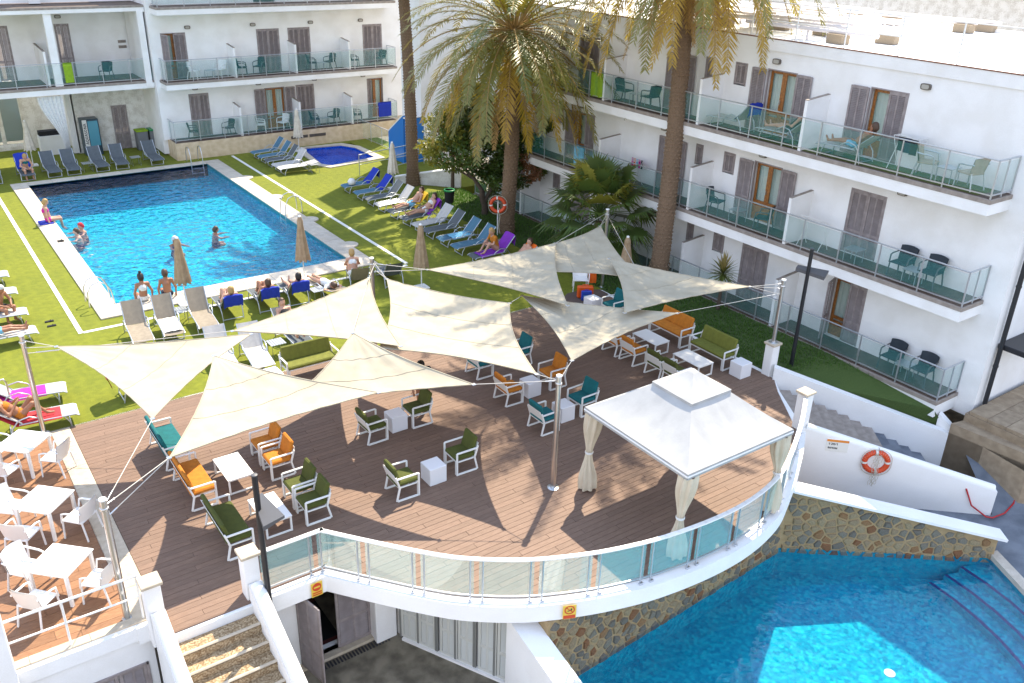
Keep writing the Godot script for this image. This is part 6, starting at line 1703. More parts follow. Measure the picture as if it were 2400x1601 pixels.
func leafy(mb: MB, c: Vector3, r: Vector3, n: int, size: float, shell := 0.55) -> void:
	for i in n:
		var d := Vector3(rng.randfn(), rng.randfn(), rng.randfn()).normalized()
		var k := pow(rng.randf(), 1.0 - shell)
		var p := c + d * r * k
		var u := (Vector3(rng.randfn(), rng.randfn() * 0.6, rng.randfn()).normalized() + d * 0.6).normalized()
		var w := u.cross(Vector3(rng.randfn(), rng.randfn() + 1.0, rng.randfn())).normalized()
		var s := size * rng.randf_range(0.6, 1.25)
		var q := p + u * s
		var mid := (p + q) * 0.5 + w.cross(u) * s * 0.1
		mb.tri(p, mid + w * s * 0.26, mid - w * s * 0.26); mb.tri(mid + w * s * 0.26, q, mid - w * s * 0.26)
func branch(mb: MB, a: Vector3, b: Vector3, r0: float, r1: float) -> void:
	var p := PackedVector3Array(); var rr := []
	for i in 6:
		var k := i / 5.0
		p.append(a.lerp(b, k) + Vector3(sin(k * 5.0 + a.x), 0, cos(k * 4.0 + a.z)) * 0.06 * sin(PI * k)); rr.append(lerpf(r0, r1, k))
	mb.tube(p, rr, 8)
func build_plants() -> void:
	date_palm("date palm with its whole golden crown in view, behind the lifebuoy post", Vector3(20.65, 0, -29.3), Vector3(20.75, 8.2, -29.2), 0.27, 100, 5.3, 101, 5)
	date_palm("thick trunked date palm before the balconies, only hanging fronds in view", Vector3(21.85, 0, -21.35), Vector3(23.15, 12.7, -22.7), 0.28, 110, 6.0, 202, 34)
	date_palm("date palm at the ramp of which only the bare trunk is in view", Vector3(20.93, 0, -37.75), Vector3(20.55, 12.2, -37.95), 0.25, 64, 3.8, 303, 0)
	# broadleaf tree behind the middle palm
	rng.seed = 55
	var t := thing("broadleaf_tree", "dense glossy broadleaf tree behind the middle date palm", "tree", Vector3(21.3, 0, -31.9))
	var m := MB.new()
	branch(m, Vector3.ZERO, Vector3(-0.2, 1.1, 0.1), 0.16, 0.12); branch(m, Vector3(-0.2, 1.1, 0.1), Vector3(-1.0, 2.4, -0.5), 0.1, 0.06); branch(m, Vector3(-0.1, 0.6, 0.05), Vector3(0.6, 2.0, 0.3), 0.1, 0.06); branch(m, Vector3(-1.0, 2.4, -0.5), Vector3(-1.2, 3.4, -0.6), 0.06, 0.03); branch(m, Vector3(0.6, 2.0, 0.3), Vector3(0.5, 3.6, 0.1), 0.06, 0.03)
	branch(m, Vector3(-0.6, 1.7, -0.2), Vector3(-1.9, 2.6, -1.2), 0.05, 0.02)
	obj("trunk", m, M.bark, t)
	var dk := MB.new(); var md := MB.new(); var ye := MB.new(); var rd := MB.new()
	var cl := [[0.4, 2.6, 0.3, 1.1], [0.9, 3.0, 0.6, 1.0], [-0.4, 3.0, 0.2, 1.1], [0.2, 3.9, -0.2, 1.1], [-0.2, 4.6, -0.5, 0.9], [1.3, 2.3, 1.0, 0.8], [-0.9, 3.7, -0.6, 0.9], [0.9, 4.1, 0.5, 0.8], [1.6, 3.4, 1.0, 0.7], [0.1, 2.0, 0.4, 0.8], [-0.2, 5.3, -0.7, 0.55]]
	for c in cl:
		var cc := Vector3(c[0], c[1], c[2]); var s: float = c[3]
		for k in 7:
			var o := cc + Vector3(rng.randfn(), rng.randfn() * 0.8, rng.randfn()) * s * 0.5
			var tgt := dk if rng.randf() < 0.55 else md
			leafy(tgt, o, Vector3(0.46, 0.36, 0.46) * s, 190, 0.2)
			if o.y > 3.6 and rng.randf() < 0.55: leafy(ye, o + Vector3(0.1, 0.15, -0.1), Vector3(0.4, 0.3, 0.4) * s, 90, 0.19)
	for c in [[-1.6, 3.3, -1.0, 0.8], [-1.3, 4.0, -1.0, 0.7], [-1.9, 2.7, -1.3, 0.7], [-1.1, 3.0, -0.9, 0.7]]:
		for k in 6:
			var o := Vector3(c[0], c[1], c[2]) + Vector3(rng.randfn(), rng.randfn(), rng.randfn()) * 0.35
			leafy(ye if rng.randf() < 0.6 else md, o, Vector3(0.42, 0.34, 0.42), 150, 0.18)
	for k in 8: leafy(rd, Vector3(1.5, 2.1, 1.1) + Vector3(rng.randfn(), rng.randfn(), rng.randfn()) * 0.35, Vector3(0.3, 0.25, 0.3), 70, 0.17)
	obj("crown", dk, M.leaf_dark, t); obj("crown", md, M.leaf_mid, t); obj("crown", ye, M.leaf_yellow, t); obj("crown", rd, M.leaf_red, t)
	t = thing("shaggy_tree", "slim shaggy tree with a dry skirt at the end of the ramp wall", "tree", Vector3(21.7, 0, -35.3))
	m = MB.new(); m.tube(P3([0, 0, 0, 0.02, 1.0, 0, 0, 2.2, 0.02, 0, 2.9, 0]), [0.1, 0.085, 0.09, 0.06], 9); obj("trunk", m, M.bark, t)
	var a1 := MB.new(); var a2 := MB.new()
	for k in 26: leafy(a1 if k % 3 else a2, Vector3(rng.randfn() * 0.3, 2.0 + rng.randf() * 1.3, rng.randfn() * 0.3) + Vector3(-0.3, 0, -0.3) * (k % 4) * 0.6, Vector3(0.34, 0.25, 0.34), 60, 0.15)
	obj("crown", a1, M.leaf_dark, t); obj("crown", a2, M.leaf_red, t)
	# fan palm
	rng.seed = 66
	t = thing("fan_palm", "bushy green fan palm behind the peak of the right sails", "palm tree", Vector3(21.5, 0, -24.4))
	m = MB.new(); m.tube(P3([0, 0, 0, 0.03, 0.8, 0, 0, 1.7, 0]), [0.2, 0.17, 0.15], 12); obj("trunk", m, M.trunk, t)
	var g := MB.new(); var y := MB.new(); var stalk := MB.new()
	for i in 46:
		var az := i * 2.39996; var k := i / 46.0
		var el := lerpf(1.4, -0.75, k)
		var dir := Vector3(cos(az) * cos(el), sin(el), sin(az) * cos(el))
		var o := Vector3(0, 2.0, 0)
		var hub := o + dir * rng.randf_range(0.95, 1.6) - Vector3(0, 0.15 * k, 0)
		stalk.tube(PackedVector3Array([o, (o + hub) * 0.5 + Vector3(0, 0.05, 0), hub]), [0.02, 0.015, 0.012], 5, false)
		var sd := dir.cross(Vector3.UP).normalized(); var upv := sd.cross(dir).normalized()
		var tgt := y if (rng.randf() < 0.22) else g
		for s in 27:
			var an := lerpf(-1.75, 1.75, s / 26.0)
			var v := (dir * cos(an) + sd * sin(an)).normalized()
			var ll := rng.randf_range(1.0, 1.25) * (1.0 - 0.12 * absf(an))
			var wv := v.cross(upv).normalized() * 0.048
			var md2 := hub + v * ll * 0.55 + upv * 0.02
			var tip := hub + v * ll + Vector3.DOWN * ll * rng.randf_range(0.1, 0.4)
			tgt.quad(hub - wv * 0.2, md2 - wv, md2 + wv, hub + wv * 0.2); tgt.tri(md2 - wv, tip, md2 + wv)
	obj("crown", g, M.fan_green, t); obj("crown", y, M.fan_gold, t); obj("leaf_stalks", stalk, M.fan_green, t)
	# yucca
	t = thing("yucca", "yucca with a dry tuft standing on the verge before the grey shutters", "plant", Vector3(22.2, 0, -18.7))
	m = MB.new(); m.tube(P3([0, 0, 0, 0.03, 0.6, 0, 0.02, 1.25, 0]), [0.07, 0.06, 0.06], 9); obj("stem", m, M.bark, t)
	g = MB.new(); y = MB.new()
	for i in 130:
		var az := i * 2.39996; var k := i / 130.0
		var el := lerpf(1.5, -0.7, k)
		var dir := Vector3(cos(az) * cos(el), sin(el), sin(az) * cos(el))
		var o := Vector3(0.02, 1.25 + 0.25 * (1 - k), 0)
		var ll := rng.randf_range(0.5, 0.72)
		var wv := dir.cross(Vector3.UP).normalized() * 0.022
		var md2 := o + dir * ll * 0.6; var tip := o + dir * ll - Vector3(0, 0.1 * k, 0)
		var tgt := y if k < 0.35 else g
		tgt.quad(o - wv, md2 - wv, md2 + wv, o + wv); tgt.tri(md2 - wv, tip, md2 + wv)
	obj("leaves", g, M.yucca, t); obj("dry_leaves", y, M.yucca_dry, t)

# ---------- people ----------
const BONES := [["P", "C", 0.125, 0.135], ["C", "N", 0.125, 0.06], ["N", "H", 0.055, 0.08], ["H", "H2", 0.095, 0.088], ["SL", "SR", 0.07, 0.07], ["SL", "EL", 0.052, 0.04], ["EL", "WL", 0.04, 0.028], ["SR", "ER", 0.052, 0.04], ["ER", "WR", 0.04, 0.028], ["HL", "HR", 0.1, 0.1], ["HL", "KL", 0.088, 0.058], ["KL", "AL", 0.056, 0.036], ["AL", "TL", 0.036, 0.028], ["HR", "KR", 0.088, 0.058], ["KR", "AR", 0.056, 0.036], ["AR", "TR", 0.036, 0.028], ["WL", "ML", 0.03, 0.032], ["WR", "MR", 0.03, 0.032], ["X", "X2", 0.1, 0.1], ["F", "F2", 0.022, 0.016]]
func joints(kind: String) -> Dictionary:
	var j := {}
	var sym := func(k: String, v: Vector3) -> void: j[k + "L"] = v; j[k + "R"] = Vector3(-v.x, v.y, v.z)
	match kind:
		"recline", "knees":
			j.P = Vector3(0, 0.49, -0.2); j.C = Vector3(0, 0.76, -0.5); j.N = Vector3(0, 0.93, -0.66); j.H = Vector3(0, 1.03, -0.67)
			sym.call("S", Vector3(0.17, 0.86, -0.6)); sym.call("E", Vector3(0.27, 0.62, -0.42)); sym.call("W", Vector3(0.17, 0.62, -0.18)); sym.call("H", Vector3(0.08, 0.48, -0.16)); sym.call("K", Vector3(0.1, 0.51, 0.26)); sym.call("A", Vector3(0.11, 0.43, 0.68)); sym.call("T", Vector3(0.14, 0.56, 0.74))
			if kind == "knees": j.KL = Vector3(0.1, 0.82, 0.08); j.AL = Vector3(0.11, 0.43, 0.3); j.TL = Vector3(0.12, 0.41, 0.46); j.KR = Vector3(-0.1, 0.76, 0.12); j.AR = Vector3(-0.1, 0.43, 0.4); j.TR = Vector3(-0.1, 0.41, 0.55); sym.call("W", Vector3(0.1, 0.86, -0.22))
		"edge":
			j.P = Vector3(0, 0.14, 0); j.C = Vector3(0, 0.5, -0.05); j.N = Vector3(0, 0.7, -0.02); j.H = Vector3(0, 0.83, 0.02)
			sym.call("S", Vector3(0.17, 0.62, -0.04)); sym.call("E", Vector3(0.28, 0.36, -0.08)); sym.call("W", Vector3(0.27, 0.1, -0.02)); sym.call("H", Vector3(0.09, 0.12, 0.03)); sym.call("K", Vector3(0.11, 0.12, 0.46)); sym.call("A", Vector3(0.1, -0.3, 0.5)); sym.call("T", Vector3(0.1, -0.36, 0.62))
		"sit":
			j.P = Vector3(0, 0.5, -0.1); j.C = Vector3(0, 0.84, 0.02); j.N = Vector3(0, 1.02, 0.09); j.H = Vector3(0, 1.14, 0.13)
			sym.call("S", Vector3(0.165, 0.95, 0.06)); sym.call("E", Vector3(0.25, 0.72, 0.2)); sym.call("W", Vector3(0.1, 0.72, 0.38)); sym.call("H", Vector3(0.09, 0.48, -0.06)); sym.call("K", Vector3(0.14, 0.74, 0.3)); sym.call("A", Vector3(0.13, 0.42, 0.54)); sym.call("T", Vector3(0.14, 0.4, 0.7))
		"bench":
			j.P = Vector3(0, 0.5, 0); j.C = Vector3(0, 0.84, 0.12); j.N = Vector3(0, 1.0, 0.2); j.H = Vector3(0, 1.1, 0.26)
			sym.call("S", Vector3(0.18, 0.93, 0.17)); sym.call("E", Vector3(0.27, 0.68, 0.26)); sym.call("W", Vector3(0.12, 0.6, 0.42)); sym.call("H", Vector3(0.1, 0.48, 0.03)); sym.call("K", Vector3(0.17, 0.5, 0.45)); sym.call("A", Vector3(0.15, 0.09, 0.42)); sym.call("T", Vector3(0.17, 0.04, 0.58))
		"swim":
			j.P = Vector3(0, -0.42, -0.06); j.C = Vector3(0, -0.14, 0.0); j.N = Vector3(0, 0.05, 0.02); j.H = Vector3(0, 0.17, 0.05)
			sym.call("S", Vector3(0.175, -0.04, 0.0)); sym.call("E", Vector3(0.3, -0.12, 0.16)); sym.call("W", Vector3(0.3, -0.1, 0.38)); sym.call("H", Vector3(0.09, -0.43, -0.04)); sym.call("K", Vector3(0.14, -0.44, 0.3)); sym.call("A", Vector3(0.1, -0.52, -0.02)); sym.call("T", Vector3(0.1, -0.53, -0.16))
		"prone":
			j.P = Vector3(0, 0.49, 0.02); j.C = Vector3(0, 0.5, -0.36); j.N = Vector3(0, 0.53, -0.56); j.H = Vector3(0, 0.56, -0.68)
			sym.call("S", Vector3(0.17, 0.5, -0.48)); sym.call("E", Vector3(0.32, 0.45, -0.62)); sym.call("W", Vector3(0.16, 0.44, -0.8)); sym.call("H", Vector3(0.09, 0.48, 0.06)); sym.call("K", Vector3(0.1, 0.45, 0.5)); sym.call("A", Vector3(0.1, 0.45, 0.9)); sym.call("T", Vector3(0.1, 0.38, 1.0))
		"lean":
			j.P = Vector3(0, 0.93, 0); j.C = Vector3(0, 1.24, 0.16); j.N = Vector3(0, 1.42, 0.26); j.H = Vector3(0, 1.5, 0.35)
			sym.call("S", Vector3(0.19, 1.35, 0.22)); sym.call("E", Vector3(0.26, 1.08, 0.36)); sym.call("W", Vector3(0.2, 0.82, 0.48)); sym.call("H", Vector3(0.1, 0.9, 0)); sym.call("K", Vector3(0.11, 0.5, 0.05)); sym.call("A", Vector3(0.11, 0.09, -0.04)); sym.call("T", Vector3(0.12, 0.04, 0.13))
	var up: Vector3 = (j.H - j.N).normalized()
	var rt := Vector3.RIGHT
	var fw := rt.cross(up).normalized() * (1.0 if kind != "prone" else -1.0)
	j.H2 = j.H + up * 0.06
	j.X = j.H2 - fw * 0.025 + up * 0.022; j.X2 = j.H - fw * 0.055
	j.F = j.H + fw * 0.1 + up * 0.02; j.F2 = j.H + fw * 0.112 - up * 0.01
	for s in ["L", "R"]: j["M" + s] = j["W" + s] + (j["W" + s] - j["E" + s]).normalized() * 0.07
	return j
func body_shape(kind: String) -> Dictionary:
	if cache.has("body" + kind): return cache["body" + kind]
	var J := joints(kind)
	var lo := Vector3(9, 9, 9); var hi := -lo
	for k in J: lo = lo.min(J[k]); hi = hi.max(J[k])
	lo -= Vector3.ONE * 0.2; hi += Vector3.ONE * 0.2
	var c := 0.027
	var nx := int((hi.x - lo.x) / c) + 2; var ny := int((hi.y - lo.y) / c) + 2; var nz := int((hi.z - lo.z) / c) + 2
	var f := PackedFloat32Array(); f.resize(nx * ny * nz); f.fill(1.0)
	var who := PackedByteArray(); who.resize(nx * ny * nz)
	var best := PackedFloat32Array(); best.resize(nx * ny * nz); best.fill(9.0)
	for b in BONES.size():
		var B: Array = BONES[b]
		var a: Vector3 = J[B[0]]; var e: Vector3 = J[B[1]]; var ra: float = B[2]; var rb: float = B[3]
		var mn := (a.min(e) - lo - Vector3.ONE * (maxf(ra, rb) + 0.07)) / c; var mx := (a.max(e) - lo + Vector3.ONE * (maxf(ra, rb) + 0.07)) / c
		var ab := e - a; var l2 := maxf(ab.length_squared(), 1e-6)
		for x in range(maxi(0, int(mn.x)), mini(nx, int(mx.x) + 2)):
			for y in range(maxi(0, int(mn.y)), mini(ny, int(mx.y) + 2)):
				for z in range(maxi(0, int(mn.z)), mini(nz, int(mx.z) + 2)):
					var p := lo + Vector3(x, y, z) * c
					var t := clampf((p - a).dot(ab) / l2, 0, 1)
					var d := p.distance_to(a + ab * t) - lerpf(ra, rb, t)
					var i := (x * ny + y) * nz + z
					if d < best[i]: best[i] = d; who[i] = b * 8 + int(t * 7.99) if b < 31 else 0
					var k := 0.035
					var h := maxf(k - absf(f[i] - d), 0.0) / k
					f[i] = minf(f[i], d) - h * h * k * 0.25
	# surface nets
	var vid := {}; var vs := PackedVector3Array(); var reg := PackedByteArray()
	var tri := PackedInt32Array()
	for x in nx - 1:
		for y in ny - 1:
			for z in nz - 1:
				var i := (x * ny + y) * nz + z
				var s0 := f[i] < 0
				var mixed := false
				var acc := Vector3.ZERO; var cnt := 0
				var o := [i, i + 1, i + nz, i + nz + 1, i + ny * nz, i + ny * nz + 1, i + ny * nz + nz, i + ny * nz + nz + 1]
				for q in 8:
					if (f[o[q]] < 0) != s0: mixed = true; break
				if not mixed: continue
				for q in 8:
					for ax in [1, 2, 4]:
						if q & ax: continue
						var fa := f[o[q]]; var fb := f[o[q | ax]]
						if (fa < 0) != (fb < 0):
							var t := fa / (fa - fb)
							var pa := Vector3(1.0 if q & 4 else 0.0, 1.0 if q & 2 else 0.0, 1.0 if q & 1 else 0.0); var qb: int = q | int(ax)
							var pb := Vector3(1.0 if qb & 4 else 0.0, 1.0 if qb & 2 else 0.0, 1.0 if qb & 1 else 0.0)
							acc += pa.lerp(pb, t); cnt += 1
				vid[i] = vs.size(); vs.append(lo + (Vector3(x, y, z) + acc / cnt) * c); reg.append(who[i])
	var ST := [ny * nz, nz, 1]
	for i in vid:
		for ax in 3:
			var st: int = ST[ax]
			if i + st >= f.size(): continue
			if (f[i] < 0) == (f[i + st] < 0): continue
			var u: int = ST[(ax + 1) % 3]; var w: int = ST[(ax + 2) % 3]
			if not (vid.has(i - u) and vid.has(i - w) and vid.has(i - u - w)): continue
			var a: int = vid[i]; var b: int = vid[i - u]; var d: int = vid[i - u - w]; var e: int = vid[i - w]
			if f[i] < 0: tri.append_array(PackedInt32Array([a, b, d, a, d, e]))
			else: tri.append_array(PackedInt32Array([a, d, b, a, e, d]))
	var nr := PackedVector3Array(); nr.resize(vs.size())
	for i in range(0, tri.size(), 3):
		var n := (vs[tri[i + 1]] - vs[tri[i]]).cross(vs[tri[i + 2]] - vs[tri[i]])
		for q in 3: nr[tri[i + q]] += n
	for i in nr.size(): nr[i] = nr[i].normalized()
	cache["body" + kind] = {"v": vs, "n": nr, "t": tri, "r": reg, "J": J}
	return cache["body" + kind]
func person(label: String, kind: String, at: Vector3, turn: float, skin: Material, hair: Material, cloth: Material, wear: String, bun := false) -> Node3D:
	var t := thing("person", label, "person", at, turn)
	var S := body_shape(kind)
	var parts := [MB.new(), MB.new(), MB.new()]
	var vs: PackedVector3Array = S.v; var nr: PackedVector3Array = S.n; var tr: PackedInt32Array = S.t; var rg: PackedByteArray = S.r
	for i in range(0, tr.size(), 3):
		var code := rg[tr[i]]; var b := code / 8; var k := code % 8
		var w := 0
		if b == 18: w = 2
		elif wear == "trunks" and (b == 9 or ((b == 10 or b == 13) and k < 4) or (b == 0 and k < 2)): w = 1
		elif wear == "bikini" and (b == 9 or (b == 0 and (k < 2 or k == 7)) or ((b == 10 or b == 13) and k < 1) or (b == 1 and k < 2)): w = 1
		elif wear == "suit" and (b == 9 or b == 0 or (b == 1 and k < 3) or ((b == 10 or b == 13) and k < 1)): w = 1
		elif wear == "shirt" and (b == 0 or b == 1 and k < 6 or b == 4 or ((b == 5 or b == 7) and k < 5)): w = 1
		elif wear == "shirt_shorts" and (b == 0 or b == 1 and k < 6 or b == 4 or ((b == 5 or b == 7) and k < 5) or b == 9 or ((b == 10 or b == 13) and k < 5)): w = 1
		var off := 0.006 if w == 1 else 0.0
		var m: MB = parts[w]
		m.tris(vs[tr[i]] + nr[tr[i]] * off, vs[tr[i + 1]] + nr[tr[i + 1]] * off, vs[tr[i + 2]] + nr[tr[i + 2]] * off, nr[tr[i]], nr[tr[i + 1]], nr[tr[i + 2]])
	var J: Dictionary = S.J
	for s in ["L", "R"]:   # fingers
		var wv: Vector3 = J["W" + s]; var d: Vector3 = (J["M" + s] - wv).normalized()
		var sd := d.cross(Vector3.UP).normalized() if absf(d.y) < 0.9 else Vector3.RIGHT
		for q in 5:
			var b0: Vector3 = J["M" + s] + sd * (0.017 * (q - 1.6)) if q < 4 else wv + sd * 0.035 + d * 0.03
			var ln: float = [0.055, 0.065, 0.06, 0.05, 0.05][q]
			var dd := d if q < 4 else (d + sd).normalized()
			parts[0].tube(PackedVector3Array([b0, b0 + dd * ln * 0.6, b0 + dd * ln + Vector3.DOWN * 0.012]), [0.01, 0.009, 0.007], 5)
	obj("body", parts[0], skin, t)
	if bun:
		var H: Vector3 = J.X; var m: MB = parts[2]
		m.lathe(H + Vector3(0, 0.07, 0), [Vector2(0.0, 0.1), Vector2(0.035, 0.09), Vector2(0.05, 0.05), Vector2(0.035, 0.01), Vector2(0.0, 0.0)], 10)
	obj("hair", parts[2], hair, t)
	if not parts[1].v.is_empty(): obj("clothing", parts[1], cloth, t)
	return t
func build_people() -> void:
	var R := -PI / 2
	person("woman in a pink bikini sitting on the left pool coping", "edge", Vector3(4.86, 0.06, -40.08), PI / 2, M.skin, M.hair_blond, M.f_pink, "bikini")
	person("bather with sunglasses leaning on the left pool edge", "swim", Vector3(5.55, -0.05, -37.95), R, M.skin_pale, M.hair_brown, M.f_navy, "trunks")
	person("red haired bather next to the left pool edge", "swim", Vector3(5.85, -0.05, -38.6), R + 0.3, M.skin, M.f_red, M.f_black, "bikini")
	person("white haired swimmer in a navy suit in mid pool", "swim", Vector3(8.56, -0.07, -35.1), 0.4, M.skin_tan, M.hair_grey, M.f_navy, "suit")
	person("swimmer in the sunlit right half of the pool", "swim", Vector3(10.33, -0.1, -35.54), 1.5, M.skin_tan, M.hair_brown, M.f_black, "trunks")
	person("woman with a dark bun sitting on the near pool edge", "edge", Vector3(5.95, 0.05, -29.5), PI, M.skin_tan, M.hair_dark, M.f_white, "bikini", true)
	person("man in navy trunks sitting on the near pool edge", "edge", Vector3(6.72, 0.05, -29.45), PI - 0.1, M.skin_tan, M.hair_brown, M.f_navy, "trunks")
	person("fair haired person on the leftmost blue towel lounger", "knees", Vector3(8.0, 0.02, -27.15), PI - 0.05, M.skin, M.hair_blond, M.f_white, "bikini")
	person("sunbather with knees up on the middle blue towel lounger", "knees", Vector3(9.23, 0.02, -27.15), PI - 0.05, M.skin_tan, M.hair_brown, M.f_black, "trunks")
	person("dark haired man reading on the rightmost blue towel lounger", "recline", Vector3(10.28, 0.02, -27.15), PI - 0.05, M.skin, M.hair_dark, M.f_navy, "trunks")
	person("woman in a white top lying face down at the pool", "prone", Vector3(11.35, -0.01, -27.0), PI + 0.1, M.skin, M.hair_brown, M.f_white, "shirt")
	person("blonde woman sitting up at the near right pool corner", "sit", Vector3(12.62, 0, -27.3), PI - 0.3, M.skin, M.hair_blond, M.f_white, "bikini")
	person("blonde woman in a teal bikini sitting in the far row", "bench", Vector3(5.3, 0, -48.0), 0.15, M.skin, M.hair_blond, M.f_teal, "bikini")
	person("tanned man in patterned shorts sitting at the left edge", "bench", Vector3(1.75, 0, -30.3), 0.7, M.skin_tan, M.hair_grey, M.f_black, "trunks")
	person("sunbather on the left lawn of whom the legs show", "recline", Vector3(1.55, 0.02, -28.3), PI / 2, M.skin_tan, M.hair_brown, M.f_sky, "trunks")
	person("sunbather on the farthest left lawn lounger", "knees", Vector3(1.45, 0.02, -33.85), PI / 2, M.skin_tan, M.hair_brown, M.f_red, "trunks")
	person("blonde woman reading on the red striped towel", "knees", Vector3(1.42, 0.03, -22.6), PI / 2 - 0.1, M.skin_tan, M.hair_blond, M.f_orange, "bikini")
	person("man in blue shorts sunbathing on the right lawn", "recline", Vector3(18.3, 0.02, -33.49), R, M.skin, M.hair_brown, M.f_sky, "trunks")
	person("woman with sunglasses sunbathing on the right lawn", "recline", Vector3(18.3, 0.02, -32.36), R, M.skin, M.hair_brown, M.f_white, "bikini")
	person("woman in a pink shirt sitting on the purple towel", "sit", Vector3(18.35, 0.02, -26.8), R, M.skin, M.hair_blond, M.f_orange, "shirt")
	person("sunbather on the orange towel above the big sail", "recline", Vector3(18.3, 0.02, -25.35), R, M.skin, M.hair_brown, M.f_black, "trunks")
	person("person in dark clothes leaning over a green armchair", "lean", Vector3(10.2, 0.03, -18.15), -0.6, M.skin_tan, M.hair_dark, M.f_navy, "shirt_shorts")
	person("sunbather with sunglasses between the left sails", "recline", Vector3(8.95, 0.02, -24.0), 0.0, M.skin, M.hair_brown, M.f_black, "bikini")
	person("sunbather on the second floor balcony before the open shutters", "recline", Vector3(23.1, 5.87, -17.75), PI, M.skin, M.hair_grey, M.f_black, "suit")
	person("tanned sunbather on the second floor balcony near the end bay", "recline", Vector3(23.1, 5.87, -15.4), PI, M.skin_tan, M.hair_brown, M.f_sky, "trunks")

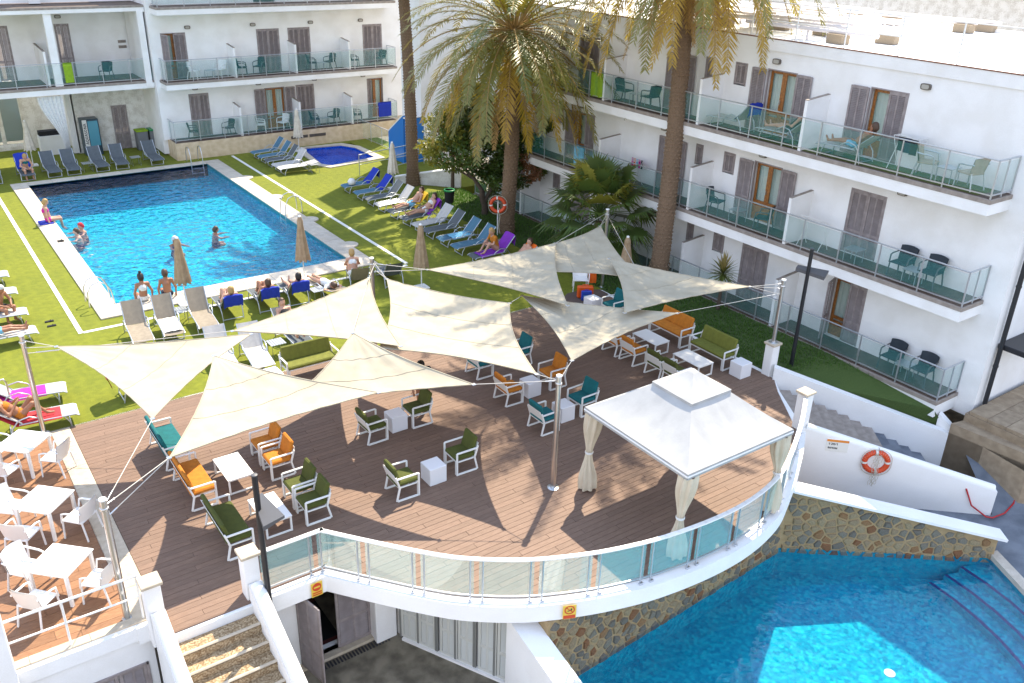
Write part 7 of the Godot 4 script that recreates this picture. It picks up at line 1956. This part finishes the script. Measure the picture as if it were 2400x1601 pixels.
func build_balconies() -> void:
	var dk := wicker_chair("balcony_chair", "dark wicker chair on the second floor balcony beside the lime towel", M.grey_metal, M.wicker_dark, "dark balcony chairs")
	dk.position = Vector3(23.15, 5.87, -25.35); dk.rotation.y = 0.2
	for q in [["dark wicker chair on the second floor balcony left of the palm trunk", 23.15, 5.87, -23.9, PI], ["dark wicker chair alone on the first floor balcony before the divider", 23.2, 2.89, -20.3, 0.3], ["dark wicker chair before the open first floor doors", 23.15, 2.89, -18.1, PI + 0.4], ["dark wicker chair with an orange cushion on the first floor end bay, farther one", 23.3, 2.89, -13.1, -PI / 2], ["dark wicker chair with an orange cushion on the first floor end bay, nearer one", 23.3, 2.89, -12.2, -PI / 2], ["dark wicker chair on the ground terrace end bay, farther one", 23.3, 0.01, -12.75, -PI / 2], ["dark wicker chair on the ground terrace end bay, nearer one", 23.3, 0.01, -11.75, -PI / 2],
		["dark chair on the far wing's upper balcony beside the second divider", 16.6, 4.01, -48.5, 1.2], ["dark chair before the upper shutters of the far wing", 17.6, 4.01, -48.5, -1.0], ["dark chair left of the third upper bay of the far wing", 20.6, 4.01, -48.5, 1.3], ["dark chair right of the third upper bay of the far wing", 21.7, 4.01, -48.5, -1.3], ["dark chair in the last upper bay of the far wing", 23.2, 4.01, -48.5, 1.3], ["dark chair at the glass end of the far wing's upper balcony", 24.9, 4.01, -48.5, -1.2],
		["dark chair on the lower left bay of the far wing", 13.6, 0.93, -48.4, 1.3], ["dark chair beside the first lower divider of the far wing", 15.5, 0.93, -48.4, -1.3], ["dark chair left in the third lower bay of the far wing", 20.5, 0.93, -48.4, 1.3], ["dark chair right in the third lower bay of the far wing", 21.7, 0.93, -48.4, -1.3], ["dark chair beside the blue towel of the far wing", 23.2, 0.93, -48.4, 1.2], ["dark chair on the far left upper terrace", 10.2, 3.96, -50.6, -0.6]]:
		dup(dk, q[0], Vector3(q[1], q[2], q[3]), q[4])
	var wh := wicker_chair("white_balcony_chair", "white chair before the half open door of the far wing", M.white_metal, M.white_plastic, "white balcony chairs"); wh.position = Vector3(14.0, 4.01, -48.4); wh.rotation.y = 1.0
	for q in [["white chair beside the first upper divider of the far wing", 15.4, 4.01, -48.4, -1.0], ["white chair left of the open lower doors of the far wing", 17.3, 0.93, -48.35, 1.2], ["white chair right of the open lower doors of the far wing", 18.6, 0.93, -48.35, -1.2]]: dup(wh, q[0], Vector3(q[1], q[2], q[3]), q[4])
	var tn := wicker_chair("tan_balcony_chair", "tan chair on the second floor end bay, farther one", M.alu, M.wicker_tan, "tan balcony chairs"); tn.position = Vector3(23.2, 5.87, -13.0); tn.rotation.y = 0.3
	dup(tn, "tan chair on the second floor end bay, nearer one", Vector3(23.15, 5.87, -11.7), PI - 0.2)
	for q in [["two"[0], 23.1, 5.88, -17.75, PI], ["t", 23.1, 5.88, -15.4, PI]]:
		var lab := "white lounger under the sunbather before the open shutters" if q[3] < -16 else "white lounger under the tanned balcony sunbather"
		lounger(lab, Vector3(q[1], q[2], q[3]), q[4], 0.7, M.sling_white, "loungers on the second floor balcony")
	lounger("empty lounger with a blue towel on the second floor balcony", Vector3(23.15, 5.88, -19.9), PI, 0.86, M.sling_white, "loungers on the second floor balcony")
	towel("blue towel on the empty second floor lounger", Vector3(23.15, 5.88, -19.9), PI, 0.86, M.f_blue, "back")
	for q in [[23.15, 2.89, -19.2, "small table on the first floor balcony between two chairs"], [23.15, 2.89, -14.6, "white table on the first floor end bay before the shutters"], [23.1, 2.89, -12.6, "low table with cups on the first floor end bay"], [23.2, 0.01, -12.25, "small table between the ground terrace chairs"], [23.2, 5.87, -24.65, "small table on the second floor balcony beside the lime towel"], [14.8, 4.01, -48.3, "small table between the white upper chairs of the far wing"], [21.15, 4.01, -48.4, "small table between the upper chairs of the far wing"], [21.1, 0.93, -48.4, "small table between the lower chairs of the far wing"], [23.2, 5.87, -12.35, "small table between the tan balcony chairs"]]: side_table(q[3], Vector3(q[0], q[1], q[2]))
	# towels and laundry over rails
	for q in [["lime green towel hanging on the second floor rail", 22.72, 6.86, -26.35, 0.75, 0.95, M.f_lime, PI / 2], ["royal blue towel hanging on the far wing's lower rail", 24.75, 2.02, -47.9, 0.85, 0.85, M.f_blue, 0.0], ["green towel hanging on the far left upper rail", 8.2, 5.06, -49.35, 0.4, 0.95, M.f_lime, 0.0], ["pale blue towel hanging on the first floor rail behind the fan palm", 22.72, 3.9, -27.2, 0.6, 0.9, M.f_sky, PI / 2]]:
		var rows := []
		for i in 7:
			var r := PackedVector3Array()
			for j in 9:
				var s := j / 8.0 - 0.5
				r.append(Vector3(s * q[4], 0.02 - q[5] * maxf(0, i - 1) / 5.0 if i > 0 else -0.2, (0.05 if i > 0 else -0.05) + 0.012 * sin(j * 1.4)))
			rows.append(r)
		var m := MB.new(); m.grid(rows, 0.008); var o := obj("hanging_towel", m, q[6]); o.position = Vector3(q[1], q[2], q[3]); o.rotation.y = -q[7]
		tag(o, q[0], "towel")
	var rk := thing("drying_rack", "laundry rack with black and pink swimwear beside the first floor divider", "drying rack", Vector3(23.2, 2.89, -24.6), PI / 2)
	var m := MB.new()
	for k in 5: m.rod(Vector3(-0.35, 0.95, -0.2 + 0.1 * k), Vector3(0.35, 0.95, -0.2 + 0.1 * k), 0.008, 5)
	for x in [-0.35, 0.35]: m.tube(P3([x, 0, -0.25, x, 0.95, 0.2, x, 0.95, -0.2, x, 0, 0.25]), 0.011, 5)
	obj("frame", m, M.white_metal, rk)
	for k in 5:
		m = MB.new(); m.box(Vector3(-0.28 + 0.13 * k, 0.78, 0.2), Vector3(0.11, 0.34, 0.015), 0.004); obj("garment", m, [M.f_black, M.f_pink, M.f_sky, M.f_orange2, M.f_pink][k], rk)
	rk = thing("drying_rack", "laundry rack with dark clothes on the second floor end bay", "drying rack", Vector3(23.35, 5.87, -13.7), PI / 2)
	m = MB.new()
	for k in 5: m.rod(Vector3(-0.4, 0.95, -0.2 + 0.1 * k), Vector3(0.4, 0.95, -0.2 + 0.1 * k), 0.008, 5)
	for x in [-0.4, 0.4]: m.tube(P3([x, 0, -0.25, x, 0.95, 0.2, x, 0.95, -0.2, x, 0, 0.25]), 0.011, 5)
	obj("frame", m, M.white_metal, rk)
	for k in 3:
		m = MB.new(); m.box(Vector3(-0.25 + 0.25 * k, 0.72, -0.2 + 0.1 * k), Vector3(0.22, 0.42, 0.015), 0.004); obj("garment", m, [M.f_black, M.f_navy, M.f_black][k], rk)
	rk = thing("clothes_airer", "white folding clothes airer on the first floor divider", "drying rack", Vector3(23.15, 2.89, -16.1), PI / 2)
	m = MB.new()
	for k in 6: m.rod(Vector3(-0.4, 1.0 - 0.04 * k, -0.25 + 0.1 * k), Vector3(0.4, 1.0 - 0.04 * k, -0.25 + 0.1 * k), 0.007, 5)
	for x in [-0.4, 0.4]: m.tube(P3([x, 0, -0.25, x, 0.8, 0.25, x, 1.0, -0.25, x, 0, 0.25]), 0.011, 5)
	obj("frame", m, M.white_metal, rk)

func _ready() -> void:
	setup_view()
	make_materials()
	front_out = catmull(V2([5.25, -13.44, 5.94, -12.55, 6.66, -11.67, 7.21, -11.12, 8.08, -10.5, 9.0, -10.07, 9.83, -9.78, 10.84, -9.54, 12.18, -9.41, 13.41, -9.46, 14.57, -9.72, 15.46, -10.13, 16.9, -10.93, 18.1, -11.75]), 4)
	front_in = catmull(V2([5.35, -13.66, 6.1, -12.7, 6.82, -11.83, 7.36, -11.31, 8.2, -10.72, 9.1, -10.29, 9.9, -10.01, 10.9, -9.78, 12.2, -9.65, 13.36, -9.7, 14.46, -9.95, 15.35, -10.35, 16.75, -11.15, 17.95, -11.95]), 4)
	build_ground()
	build_pools()
	build_deck(); build_terraces(); build_lounge(); build_dining(); build_loungers(); build_sails(); build_gazebo(); build_details(); build_plants(); build_people(); build_balconies(); right_wing(); stair_tower(); back_wing(); neighbours()
